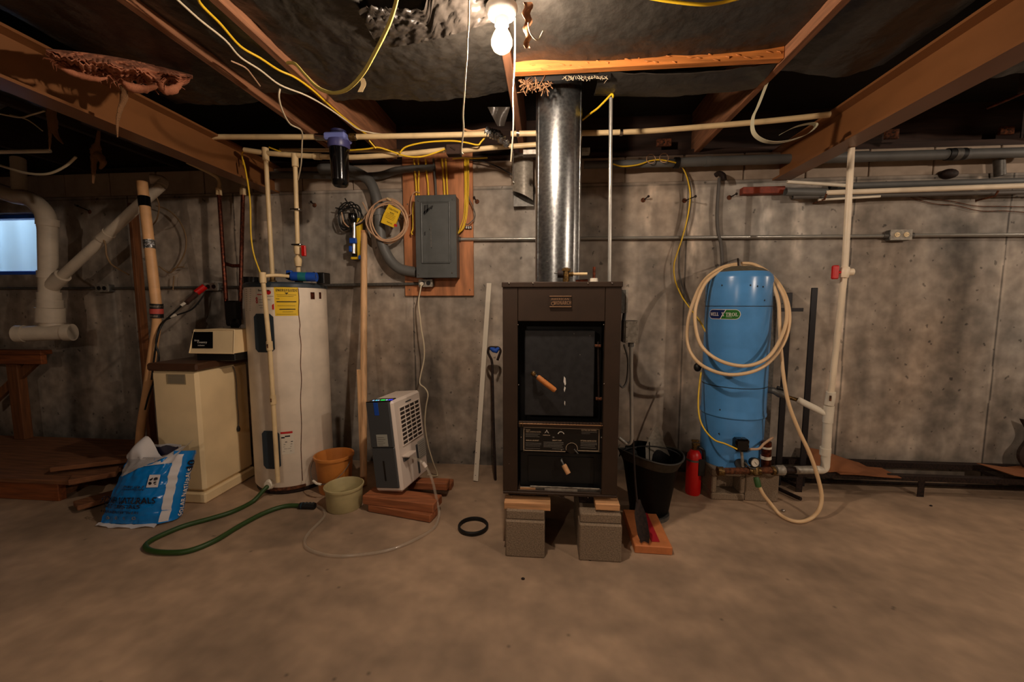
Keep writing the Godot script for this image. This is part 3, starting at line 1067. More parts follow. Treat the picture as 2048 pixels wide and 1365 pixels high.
	# yellow cable that comes down to the heater
	cable("yellow_cable", curve(line3([487, 330, -2.62, 484, 308, -2.62, 490, 302, -2.6]), 5) , 0.0046, M.yellow_cable, "short bend of yellow cable under the left end of the ceiling pipes", "cable")
	cable("yellow_cable", curve(line(-2.58, [486, 320, 492, 345, 500, 400, 502, 470, 508, 510, 520, 545, 523, 562]), 6), 0.0050, M.yellow_cable, "yellow cable dropping to the left side of the water heater top", "cable")


func build_softener():
	var z0 := -2.24
	var x1: float = low(412, 1008).x
	var x0: float = at(310, 860, z0).x
	var z1 := -2.66
	var top: float = at(360, 742, z0).y
	var t := thing("water_softener", "cream water softener cabinet with a brown lid, beside the water heater", "water softener", Vector3((x0 + x1) / 2, 0, (z0 + z1) / 2))
	var s := Shape.new()
	var cabinet := func(y0: float, y1: float, k: float) -> Array:
		return [Vector3(x0 - k, y0, z1 - k), Vector3(x1 + k, y1, z0 + k)]
	var q = cabinet.call(0.075, top, 0.0)
	s.box(q[0], q[1], 0.018)
	var body := obj("cabinet", s, M.cream, t)
	q = cabinet.call(0.0, 0.07, 0.006)
	s = Shape.new()
	s.box(q[0], q[1], 0.01)
	obj("plinth", s, M.cream, t)
	q = cabinet.call(top - 0.002, top + 0.045, 0.014)
	s = Shape.new()
	s.box(q[0], q[1], 0.014)
	obj("lid", s, M.brown_lid, t)
	s = plate(333, 749, 371, 769, z0 + 0.0025, 0.0025, 0.0)
	var lab := obj("data_label", s, mat(Color(0.60, 0.54, 0.42), 0.6), body)
	s = Shape.new()
	for k in 7:
		var r := rect(336, 751 + k * 2.5, 369, 752 + k * 2.5, z0 + 0.003)
		s.box(r[0], r[1] + Vector3(0, 0, 0.0005), 0.0)
	obj("label_print", s, M.grey_ink, body)
	# control head
	var hz := -2.36
	var r0 := rect(377, 661, 466, 707, hz)
	var lo: Vector3 = r0[0]
	var hi: Vector3 = r0[1]
	s = Shape.new()
	s.smooth()
	var dz := 0.24
	var in_ := 0.018
	var p := [Vector3(lo.x, lo.y, hz), Vector3(hi.x, lo.y, hz), Vector3(hi.x - in_ * 0.6, hi.y, hz - 0.03), Vector3(lo.x + in_, hi.y, hz - 0.03), Vector3(lo.x, lo.y, hz - dz), Vector3(hi.x, lo.y, hz - dz), Vector3(hi.x - in_ * 0.6, hi.y, hz - dz), Vector3(lo.x + in_, hi.y, hz - dz)]
	s.flat()
	var mid := (lo + hi) / 2 - Vector3(0, 0, dz / 2)
	for f in [[0, 1, 2, 3], [4, 5, 6, 7], [0, 3, 7, 4], [1, 2, 6, 5], [2, 3, 7, 6], [0, 1, 5, 4]]:
		s.quad_from(p[f[0]], p[f[1]], p[f[2]], p[f[3]], mid)
	var head := obj("control_head", s, M.cream, t)
	for f in [[0, 3], [1, 2], [3, 2], [0, 1]]:
		obj("rounded_edge", Shape.new().tube([p[f[0]], p[f[1]]], 0.004, 8), M.cream, head)
	s = Shape.new()
	s.box(Vector3(lo.x + 0.03, top + 0.043, hz - dz), Vector3(hi.x - 0.01, lo.y + 0.002, hz - 0.02), 0.004)
	obj("head_base", s, M.black, t)
	var face := func(px: float, py: float, out: float) -> Vector3:
		var w := at(px, py, hz)
		var f := clampf((w.y - lo.y) / (hi.y - lo.y), 0, 1)
		return at(px, py, hz - 0.03 * f) + Vector3(0, 0, out)
	s = Shape.new()
	s.sheet(2, 2, func(u: float, v: float): return face.call(lerpf(385, 426, u), lerpf(697, 664, v), 0.0035), Vector3(0, 0, -0.004))
	var dark := obj("display", s, M.gloss_black, head)
	for l in [["Iron", 395, 681, 0.011], ["Country", 406, 685.5, 0.012], ["Softener", 404, 691, 0.008]]:
		s = Shape.new()
		var c: Vector3 = face.call(l[1], l[2], 0.006)
		s.letters(l[0], l[3], flatly(c, Vector3.RIGHT, Vector3(0, 0.98, -0.18)), 0.0, true, true, true)
		obj("lettering", s, M.white_ink, head)
	# cord hanging down its right side
	var cx := x1 + 0.012
	var cord := []
	for k in [[466, 733], [470, 745], [473, 770], [474, 800], [477, 830], [477, 858]]:
		var dd := at(k[0], k[1], -2.5)
		var f := (cx - eye.x) / (dd.x - eye.x)
		cord.append(eye + (dd - eye) * f)
	t = thing("power_cable", "thin dark cord with a plug hanging down the softener's right side", "cord", cord[5])
	pipe_part("wire", curve(cord), 0.003, M.grey_cable, t, 6)
	obj("plug", Shape.new().tube([cord[5] + Vector3(0, 0.02, 0), cord[5], cord[5] - Vector3(0, 0.018, 0)], [0.005, 0.011, 0.008], 8), M.black_cable, t)
	# copper pipes and bypass behind the head
	t = thing("copper_pipes", "pair of brown copper pipes with a cross link, rising behind the softener", "pipe", Vector3(-2.2, 0.95, -2.85))
	for k in [[438, 388, 455, 640], [486, 388, 480, 640]]:
		var u := at(k[0], k[1], -2.84)
		var w := at(k[2], k[3], -2.80)
		pipe_part("pipe", [w, u], 0.0135, M.copper, t)
		obj("fitting", Shape.new().tube([u - Vector3(0, 0.01, 0), u + Vector3(0, 0.04, 0)], 0.02, 12), M.cpvc, t)
		pipe_part("upper_pipe", curve([u + Vector3(0, 0.03, 0), u + Vector3(-0.01, 0.12, 0), u + Vector3(-0.10, 0.18, 0.15)]), 0.0125, M.cpvc, t)
	pipe_part("cross_link", line3([448, 527, -2.83, 465, 532, -2.82, 484, 532, -2.82]), 0.013, M.copper, t)
	s = Shape.new()
	var k3 := at(465, 625, -2.74)
	s.box(k3 - Vector3(0.05, 0.10, 0.05), k3 + Vector3(0.035, 0.085, 0.02), 0.012)
	obj("bypass_valve", s, M.black, t)
	obj("bypass_knob", Shape.new().tube(line3([470, 645, -2.72, 470, 652, -2.66]), 0.028, 14), M.black, t)


func build_salt_bag():
	# a plump plastic sack leaning against the softener, cut open at the top
	var bl := low(203, 1050) + Vector3(0, 0.012, 0)
	var br := low(318, 1052) + Vector3(0, 0.012, 0)
	var tl := at(264, 905, -2.09)
	var tr := at(350, 905, -2.09)
	var nrm := (br - bl).cross(tl - bl).normalized()
	var deep := -0.13
	var t := thing("salt_bag", "open blue and white sack of water softener salt leaning on the cream cabinet", "bag", (bl + br) / 2)
	var skin := func(u: float, v: float, out: float) -> Vector3:
		var p := bl.lerp(br, u).lerp(tl.lerp(tr, u), v)
		var b := pow(sin(PI * clampf(u, 0.02, 0.98)), 0.6) * pow(sin(PI * (0.06 + 0.86 * v)), 0.6)
		p += nrm * (0.055 * b + 0.012 * bumps.get_noise_2d(u * 2.2, v * 3.0) + out)
		p.y = maxf(p.y, 0.004)
		return p
	var s := Shape.new()
	s.sheet(26, 30, func(u: float, v: float): return skin.call(u, v * 0.93, 0.0), nrm * -0.003)
	var front := obj("front_panel", s, M.bag_blue, t)
	# side gusset
	var right := (br - bl).normalized()
	var gus := func(u: float, v: float, out: float) -> Vector3:
		var a: Vector3 = skin.call(1.0, v, 0.0)
		var back := a - nrm * 0.12 + right * 0.035
		back.y = maxf(back.y, 0.004)
		var p := a.lerp(back, u)
		return p + right * (0.035 * sin(PI * u) + out)
	s = Shape.new()
	s.sheet(8, 24, func(u: float, v: float): return gus.call(u, v * 1.02, 0.0), -right * 0.003)
	var side := obj("side_panel", s, M.bag_blue, t)
	s = Shape.new()
	s.sheet(4, 24, func(u: float, v: float): return gus.call(u * 0.24, 0.02 + v * 0.95, 0.0025), -right * 0.001)
	obj("side_stripe", s, M.bag_white, t)
	s = Shape.new()
	s.sheet(8, 20, func(u: float, v: float):
		var a: Vector3 = skin.call(1.0 - u, v * 0.9, 0.0)
		var p := a - nrm * 0.12 + right * 0.03
		p.y = maxf(p.y, 0.004)
		return p, nrm * 0.002)
	obj("back_panel", s, M.bag_white, t)
	s = Shape.new()
	s.sheet(6, 20, func(u: float, v: float):
		var a: Vector3 = skin.call(0.0, v * 0.9, 0.0)
		var p := a.lerp(a - nrm * 0.12, 1.0 - u) - right * (0.03 * sin(PI * u))
		p.y = maxf(p.y, 0.004)
		return p, right * 0.002)
	obj("far_panel", s, M.bag_blue, t)
	# white crystals printed across the upper left corner, white sealed foot
	s = Shape.new()
	s.sheet(14, 12, func(u: float, v: float):
		var vv := lerpf(0.66, 0.93, v)
		var reach := lerpf(0.12, 0.86, v)
		return skin.call(0.03 + u * reach, vv, 0.0045), nrm * -0.001)
	obj("crystal_print", s, mat(Color(0.74, 0.72, 0.72), 0.6, 0, T.speck, Vector3(14, 14, 14)), front)
	s = Shape.new()
	s.sheet(20, 3, func(u: float, v: float):
		var p: Vector3 = skin.call(u * 1.02 - 0.03, 0.0, 0.0)
		p += nrm * 0.02 * (1 - v) + Vector3(0, 0.006 * sin(u * 23.0) * (1 - v), 0)
		p.y = 0.004 + 0.012 * v + 0.005 * (1 - v) * (1 + sin(u * 17.0))
		return p, Vector3(0, -0.003, 0))
	obj("sealed_foot", s, M.bag_white, t)
	# open top: two torn ears and a rim, dark salt inside
	s = Shape.new()
	s.sheet(12, 8, func(u: float, v: float):
		var a: Vector3 = skin.call(u * 0.62, 0.90, 0.004)
		var up := at(lerpf(262, 318, u), lerpf(905, 928, u * u), -2.11 + 0.02 * u) + Vector3(0, 0.01 + 0.085 * sin(PI * minf(u * 1.3, 1.0)), -0.04)
		return a.lerp(up, v) + nrm * 0.03 * sin(PI * v), nrm * -0.002)
	obj("left_flap", s, M.bag_white, t)
	s = Shape.new()
	s.sheet(12, 8, func(u: float, v: float):
		var a: Vector3 = skin.call(0.48 + u * 0.54, 0.80 + 0.05 * u, 0.006)
		var up := at(lerpf(322, 381, u), lerpf(918, 884, u), -2.13) + Vector3(0, 0.006 * sin(u * 14.0), -0.02)
		return a.lerp(up, v) + nrm * 0.015 * sin(PI * v), nrm * -0.002)
	obj("right_flap", s, M.bag_white, t)
	s = Shape.new()
	s.sheet(8, 5, func(u: float, v: float): return at(lerpf(308, 356, u), lerpf(912, 893, v) + 2.0 * sin(u * 9.0), -2.15), Vector3(0, 0, -0.003))
	obj("inner_liner", s, mat(Color(0.10, 0.08, 0.18), 0.4), t)
	s = Shape.new()
	s.sheet(10, 2, func(u: float, v: float): return at(lerpf(306, 362, u), lerpf(894, 889, v) + 1.2 * sin(u * 8.0), -2.175), Vector3(0, 0, -0.002))
	obj("back_rim", s, M.bag_white, t)
	# printing
	var on_front := func(u: float, v: float, k: float) -> Callable:
		var w := (br - bl).length()
		var h := (tl - bl).length()
		return func(p: Vector3): return skin.call(u + p.x / w, v + p.y / h, 0.009)
	for l in [["SOLAR NATURALS", 0.40, 0.33, 0.036, 0.36, false], ["SALT CRYSTALS", 0.34, 0.245, 0.022, 0.25, false], ["FOR WATER SOFTENERS", 0.33, 0.165, 0.014, 0.26, false], ["PURE SALT", 0.52, 0.52, 0.012, 0.13, false], ["FOR WATER CARE", 0.52, 0.485, 0.010, 0.14, false]]:
		s = Shape.new()
		s.letters(l[0], l[3], on_front.call(l[1], l[2], 0.0), l[4])
		obj("lettering", s, M.bag_ink, front)
	for k in 4:
		s = Shape.new()
		var f: Callable = on_front.call(0.17 + 0.155 * k, 0.085, 0.0)
		for j in 14:
			var a := TAU * j / 14
			var b := TAU * (j + 1) / 14
			s.quad(f.call(Vector3(cos(a), sin(a), 0) * 0.009), f.call(Vector3(cos(b), sin(b), 0) * 0.009), f.call(Vector3(cos(b), sin(b), 0) * 0.005), f.call(Vector3(cos(a), sin(a), 0) * 0.005))
		obj("printed_ring", s, M.grey_ink, front)
	s = Shape.new()
	var seal: Callable = on_front.call(0.83, 0.60, 0.0)
	s.quad(seal.call(Vector3(-0.028, -0.035, 0)), seal.call(Vector3(0.028, -0.035, 0)), seal.call(Vector3(0.028, 0.035, 0)), seal.call(Vector3(-0.028, 0.035, 0)))
	obj("printed_seal", s, M.bag_white, front)
	s = Shape.new()
	for q in [Vector3(-0.012, 0.012, 0), Vector3(0.012, 0.012, 0), Vector3(-0.012, -0.012, 0), Vector3(0.012, -0.012, 0)]:
		var f: Callable = func(p: Vector3): return skin.call(0.83 + (p.x + q.x) / (br - bl).length(), 0.60 + (p.y + q.y) / (tl - bl).length(), 0.0115)
		for j in 10:
			var a := TAU * j / 10
			var b := TAU * (j + 1) / 10
			s.tri(f.call(Vector3.ZERO), f.call(Vector3(cos(a), sin(a), 0) * 0.009), f.call(Vector3(cos(b), sin(b), 0) * 0.009))
	obj("seal_marks", s, M.bag_ink, front)
	var on_side := func(u: float, v: float) -> Callable:
		var h := (tl - bl).length()
		return func(p: Vector3): return gus.call(u - p.y / 0.15, v + p.x / h, 0.009)
	s = Shape.new()
	s.letters("SOLAR NATURALS", 0.032, on_side.call(0.58, 0.42), 0.27)
	obj("lettering", s, M.white_ink, side)
	s = Shape.new()
	s.letters("40", 0.055, on_side.call(0.58, 0.80), 0.065)
	obj("lettering", s, M.bag_ink, side)


func build_drain():
	# plastic drain stack beside the window
	var z := -2.72
	var t := thing("drain_stack", "grey-white plastic drain stack with a wide tee at its foot, beside the window", "pipe", at(100, 690, z))
	pipe_part("bend", curve(line3([-60, 372, z, -10, 380, z, 28, 392, z, 62, 400, z, 88, 425, z, 95, 455, z]), 6), 0.056, M.drain_pvc, t, 22)
	pipe_part("vent_pipe", line3([36, 318, z - 0.05, 40, 398, z]), 0.042, M.drain_pvc, t, 20)
	pipe_part("upright", line(z, [95, 450, 97, 560]), 0.054, M.drain_pvc, t, 22)
	for q in [[95, 438, 95, 452, 0.062], [97, 543, 97, 556, 0.062], [97, 556, 98, 588, 0.056], [98, 585, 99, 600, 0.066], [99, 600, 100, 616, 0.072], [100, 616, 101, 645, 0.080]]:
		pipe_part("collar", line(z, [q[0], q[1], q[2], q[3]]), q[4], M.drain_pvc, t, 24)
	var a := at(42, 668, z + 0.10)
	var b := at(146, 665, z - 0.02)
	pipe_part("foot_tee", curve([a, a.lerp(b, 0.5), b]), 0.056, M.drain_pvc, t, 24)
	pipe_part("tee_neck", line(z, [101, 640, 106, 662]), 0.066, M.drain_pvc, t, 22)
	var s := Shape.new()
	s.lathe([Vector2(0, 0), Vector2(0.05, 0.0), Vector2(0.062, 0.004), Vector2(0.062, 0.05), Vector2(0.05, 0.05)], Transform3D(turn_to(b - a), a - (b - a).normalized() * 0.03), 24)
	obj("end_cap", s, M.drain_pvc, t)
	obj("hub", Shape.new().tube([b - (b - a).normalized() * 0.05, b], 0.064, 24), M.drain_pvc, t)
	# sloping branch
	var c := at(104, 572, z)
	var d := at(270, 418, -2.66)
	var e := at(322, 372, -2.74)
	pipe_part("wye_branch", [c, c.lerp(d, 0.14)], 0.048, M.drain_pvc, t, 20)
	pipe_part("sloping_pipe", [c.lerp(d, 0.08), d, e], 0.034, M.drain_pvc, t, 20)
	obj("coupling", Shape.new().tube([c.lerp(d, 0.62), c.lerp(d, 0.70)], 0.040, 20), M.drain_pvc, t)
	pipe_part("upper_bend", curve([e, at(324, 362, -2.76), at(300, 358, -2.72)]), 0.034, M.drain_pvc, t, 18)
	# tan standpipe strapped to the sloping pipe
	var zt := -2.50
	t = thing("standpipe", "tan plastic standpipe with black tape and a red hose clamp, left of the softener", "pipe", at(312, 640, zt))
	var top := at(284, 364, zt - 0.06)
	var bot := at(313, 612, zt)
	pipe_part("pipe", [bot, top], 0.030, M.tan_abs, t, 20)
	obj("black_tape", Shape.new().tube([bot.lerp(top, 0.80), bot.lerp(top, 0.88)], 0.0335, 20), M.gloss_black, t)
	obj("metal_tape", Shape.new().tube([bot.lerp(top, 0.46), bot.lerp(top, 0.53)], 0.0325, 20), M.silver_tape, t)
	obj("rubber_coupling", Shape.new().tube([at(313, 608, zt), at(314, 636, zt)], 0.036, 20), M.black, t)
	obj("red_band", Shape.new().tube([at(313, 618, zt), at(313.5, 628, zt)], 0.0375, 20), mat(Color(0.75, 0.30, 0.26), 0.5), t)
	for y in [613, 632]:
		obj("hose_clamp", Shape.new().tube([at(313, y - 2, zt), at(313, y + 2, zt)], 0.0385, 20), M.chrome, t)
	pipe_part("drain_hose", curve([at(314, 630, zt), at(312, 660, zt), at(303, 720, zt), at(293, 790, zt), at(283, 850, zt - 0.03), at(278, 905, zt - 0.05)]), 0.026, M.tan_abs, t, 16)
	# dark post behind it
	s = Shape.new()
	var p0 := at(283, 650, -2.86)
	s.box(Vector3(p0.x - 0.014, 0.0, -2.90), Vector3(p0.x + 0.014, 2.02, -2.84), 0.003)
	solo("wooden_post", s, M.leg_wood, "dark reddish wooden post behind the tan standpipe", "post")
	# loops of old cable on the wall
	cable("cable_loop", curve(line3([308, 385, -2.72, 318, 410, -2.75, 313, 440, -2.8, 300, 455, -2.9]), 6), 0.0048, M.old_cable, "short tan cable curling off the taped top of the standpipe", "cable")
	cable("cable_loop", curve(line(-2.94, [312, 412, 335, 420, 357, 440, 371, 470, 371, 500, 360, 525, 345, 543, 335, 545, 318, 533]), 6), 0.0048, M.old_cable, "big tan cable loop on the wall right of the standpipe", "cable")
	cable("cable_loop", curve(line(-2.95, [345, 540, 352, 536, 368, 534]), 4), 0.0048, M.old_cable, "frayed end of tan cable below the big loop", "cable")
	cable("cable_loop", curve(line(-2.66, [205, 474, 211, 490, 213, 510, 222, 528, 240, 540, 258, 550]), 6), 0.0055, M.old_cable, "drooping tan cable under the sloping drain pipe", "cable")
	cable("cable_loop", line(-2.95, [348, 552, 346, 580]), 0.0048, M.old_cable, "short tan cable stub hanging at the conduit near the standpipe", "cable")
	# black appliance cords
	t = thing("appliance_cable", "black cord with a red plug end, running from the wall outlet to the standpipe", "cord", at(310, 800, -2.5))
	pipe_part("lower_wire", curve(line3([408, 590, -2.9, 385, 618, -2.8, 350, 632, -2.65, 325, 645, -2.52, 316, 665, -2.47, 312, 690, -2.46, 318, 715, -2.46, 312, 750, -2.46, 298, 790, -2.46, 290, 820, -2.46]), 6), 0.0055, M.black_cable, t)
	pipe_part("upper_wire", curve(line3([398, 585, -2.9, 380, 598, -2.8, 352, 622, -2.65, 325, 648, -2.5, 314, 680, -2.465, 308, 720, -2.465, 303, 760, -2.46]), 6), 0.0055, M.black_cable, t)
	s = Shape.new()
	s.tube([at(393, 586, -2.88), at(410, 573, -2.91)], 0.024, 14)
	obj("red_plug", s, M.red, t)
	s = Shape.new()
	s.tube(line3([373, 606, -2.75, 392, 588, -2.87]), 0.017, 10)
	obj("plug_body", s, mat(Color(0.28, 0.19, 0.16), 0.5), t)
	for q in [[362, 612, 370, 606, -2.7], [336, 636, 352, 630, -2.6]]:
		obj("white_tag", Shape.new().tube([at(q[0], q[1], q[4]), at(q[2], q[3], q[4] - 0.02)], 0.011, 8), M.white_paper, t)
	# conduit along the left of the wall with its boxes
	t = thing("conduit", "thin dark conduit along the wall from the window to the water heater", "conduit", at(250, 577, -2.97))
	pipe_part("left_run", line(-2.975, [-60, 577, 200, 577]), 0.010, M.dull_steel, t, 10)
	pipe_part("right_run", line(-2.975, [222, 577, 412, 575]), 0.010, M.dull_steel, t, 10)
	pipe_part("end_run", line(-2.975, [440, 575, 520, 574]), 0.010, M.dull_steel, t, 10)
	receptacle_box("outlet_box", at(210, 577, -2.97), 0.115, 0.06, "metal outlet box on the wall between the drain stack and the standpipe", false, "metal wall boxes")
	receptacle_box("outlet_box", at(427, 574, -2.97), 0.115, 0.06, "metal outlet box with the red plug beside the copper pipes", false, "metal wall boxes")
	# pipes and wires in the dark ceiling corner
	cable("water_pipe", line3([-80, 306, -2.2, 100, 302, -2.25]), 0.012, M.white_pvc, "pale pipe crossing the dark ceiling corner above the window", "pipe")
	cable("ceiling_cable", curve(line(-2.2, [-30, 322, 0, 331, 50, 346, 95, 348, 130, 333, 152, 314]), 6), 0.007, M.white_cable, "thick pale cable drooping in an arc above the window", "cable")
	cable("ceiling_cable", curve(line(-2.0, [-30, 222, 0, 228, 40, 235, 62, 230, 90, 222]), 6), 0.004, M.white_cable, "thin pale cable high in the dark corner left of the left beam", "cable")
	cable("ceiling_cable", curve(line(-2.0, [20, 230, 55, 240, 85, 262]), 6), 0.003, M.white_cable, "thin wire trailing from the cable left of the left beam", "cable")
	# tufts of pink insulation pulled out of the ceiling
	s = Shape.new()
	var wool := func(sh: Shape, pts: Array, radii: Array):
		var cc := curve(pts, 6)
		var rr := []
		for i in cc.size():
			var f := float(i) / (cc.size() - 1) * (radii.size() - 1)
			var k := mini(int(f), radii.size() - 2)
			rr.append(lerpf(radii[k], radii[k + 1], f - k) * (1.0 + 0.35 * bumps.get_noise_1d(i * 0.6 + pts[0].x * 7)))
		sh.tube(cc, rr, 12, true, false, 0.7)
	var tear := func(u: float, v: float) -> Vector3:
		var x := lerpf(92, 378, u)
		var hi := lerpf(97, 150, u) - 8.0 * sin(PI * u)
		var lo := hi + 3.0 + 42.0 * pow(sin(PI * clampf(u * 0.92 + 0.04, 0, 1)), 0.7) + 14.0 * bumps.get_noise_1d(u * 3.0) + 9.0 * bumps.get_noise_1d(u * 9.0)
		var y := lerpf(hi, lo, v)
		return at(x, y, -1.45 - 0.42 * u + 0.12 * sin(PI * v) + 0.07 * bumps.get_noise_2d(u * 0.9, v * 0.7) + 0.03 * bumps.get_noise_2d(u * 2.4 + v, v * 1.3))
	s.sheet(80, 24, tear, Vector3(0, 0.01, -0.02))
	wool.call(s, line3([112, 130, -1.42, 150, 148, -1.48, 190, 158, -1.52, 215, 156, -1.55]), [0.006, 0.018, 0.014, 0.004])
	wool.call(s, line3([245, 165, -1.58, 262, 175, -1.6, 290, 178, -1.64, 315, 172, -1.66]), [0.012, 0.028, 0.022, 0.008])
	wool.call(s, line3([318, 165, -1.68, 330, 180, -1.7, 350, 178, -1.72, 368, 160, -1.78]), [0.012, 0.024, 0.018, 0.006])
	for k in 140:
		var u := rng.randf_range(0.04, 0.98)
		var p: Vector3 = tear.call(u, rng.randf_range(0.80, 1.0))
		var q := p + Vector3(rng.randf_range(-0.025, 0.025), rng.randf_range(-0.03, 0.01), rng.randf_range(-0.01, 0.03))
		s.tube([p, p.lerp(q, 0.5) + Vector3(rng.randf_range(-0.008, 0.008), 0.003, 0.006), q], [0.005, 0.003, 0.0008], 5)
	var big := obj("insulation_tuft", s, M.pink_wool)
	tag(big, "large torn tuft of pink glass wool hanging over the left steel beam", "insulation")
	s = Shape.new()
	wool.call(s, line3([246, 168, -1.7, 248, 195, -1.7, 240, 220, -1.7, 235, 245, -1.7, 235, 275, -1.7]), [0.02, 0.014, 0.010, 0.006, 0.002])
	solo("insulation_tuft", s, M.tan_wool, "long thin strand of insulation dangling from the pink tuft", "insulation")
	s = Shape.new()
	wool.call(s, line3([103, 220, -2.0, 106, 250, -2.0, 112, 270, -2.0, 126, 288, -2.0]), [0.022, 0.02, 0.014, 0.003])
	wool.call(s, line3([98, 225, -2.0, 100, 270, -2.0, 99, 302, -2.0]), [0.012, 0.008, 0.002])
	solo("insulation_tuft", s, M.tan_wool, "forked tuft of insulation hanging left of the left beam, above the window", "insulation")
	s = Shape.new()
	wool.call(s, line3([198, 262, -2.4, 195, 285, -2.4, 192, 300, -2.4, 188, 320, -2.4, 187, 350, -2.4, 186, 367, -2.4]), [0.008, 0.014, 0.03, 0.018, 0.010, 0.005])
	wool.call(s, line3([196, 310, -2.4, 206, 325, -2.4, 200, 338, -2.4]), [0.03, 0.02, 0.006])
	solo("insulation_tuft", s, M.tan_wool, "grey tuft of insulation hanging above the sloping drain pipe", "insulation")


func build_bench():
	# the end of a workbench, and a low timber platform on the floor
	var z := -2.80
	var e := at(80, 702, z)
	var t := thing("workbench", "end of a rough brown workbench at the left edge, below the drain stack", "bench", Vector3(e.x - 0.5, 0, z - 0.2))
	var s := Shape.new()
	s.box(Vector3(e.x - 1.0, e.y - 0.035, z - 0.08), Vector3(e.x, e.y, z - 0.002), 0.004)
	obj("top_board", s, M.bench_wood, t)
	s = Shape.new()
	s.box(Vector3(e.x - 1.0, e.y - 0.11, z - 0.04), Vector3(e.x + 0.002, e.y - 0.037, z), 0.004)
	obj("apron", s, M.bench_wood, t)
	var l := at(60, 820, z - 0.1)
	for q in [[l.x - 0.075, z - 0.09], [e.x - 0.98, z - 0.09]]:
		s = Shape.new()
		s.box(Vector3(q[0], 0.146, q[1]), Vector3(q[0] + 0.10, e.y - 0.036, q[1] + 0.06), 0.004)
		obj("leg", s, M.leg_wood, t)
	s = Shape.new()
	s.slab([Vector2(e.x - 0.1, e.y - 0.11), Vector2(e.x - 0.6, e.y - 0.5), Vector2(e.x - 0.6, e.y - 0.42), Vector2(e.x - 0.2, e.y - 0.11)], 0.03, Transform3D(Basis(), Vector3(0, 0, z - 0.07)))
	obj("brace", s, M.leg_wood, t)
	# platform
	var f0 := low(0, 998)
	var f1 := low(215, 1000)
	t = thing("platform", "low dark timber platform on the floor under the workbench", "platform", Vector3(f0.x, 0, -2.5))
	var front := f0.z
	s = Shape.new()
	s.box(Vector3(-5.0, 0.0, front - 0.045), Vector3(f1.x - 0.28, 0.115, front), 0.004)
	obj("front_joist", s, M.bench_wood, t)
	for k in 4:
		s = Shape.new()
		var zz := front - k * 0.185
		s.box(Vector3(-5.05, 0.116, zz - 0.18), Vector3(f1.x - 0.14 + 0.07 * sin(k * 2.0), 0.145, zz + 0.012), 0.004)
		obj("plank", s, M.platform_wood, t)
	for x in [-4.8, -3.9, -3.2]:
		s = Shape.new()
		s.box(Vector3(x, 0.0, front - 0.7), Vector3(x + 0.045, 0.115, front - 0.046), 0.004)
		obj("cross_joist", s, M.platform_wood, t)
	# loose timber between the platform and the bag
	var off := [[150, 1008, 232, 985, 0.05, 0.03, "short split timber offcut on the floor between platform and salt sack"], [140, 955, 235, 938, 0.17, 0.035, "dark board end lying across the platform by the salt sack"], [110, 930, 300, 908, 0.20, 0.03, "long dark board lying at the back of the platform against the wall"]]
	for q in off:
		var a := low(q[0], q[1], q[4])
		var b := low(q[2], q[3], q[4])
		var d := (b - a)
		d.y = 0
		var bs := Basis(d.normalized(), Vector3.UP, d.normalized().cross(Vector3.UP))
		s = Shape.new()
		s.box(Vector3(0, -q[5], -0.06), Vector3(d.length(), 0.0, 0.06), 0.004, Transform3D(bs, a))
		solo("timber_offcut", s, M.platform_wood, q[6], "timber")


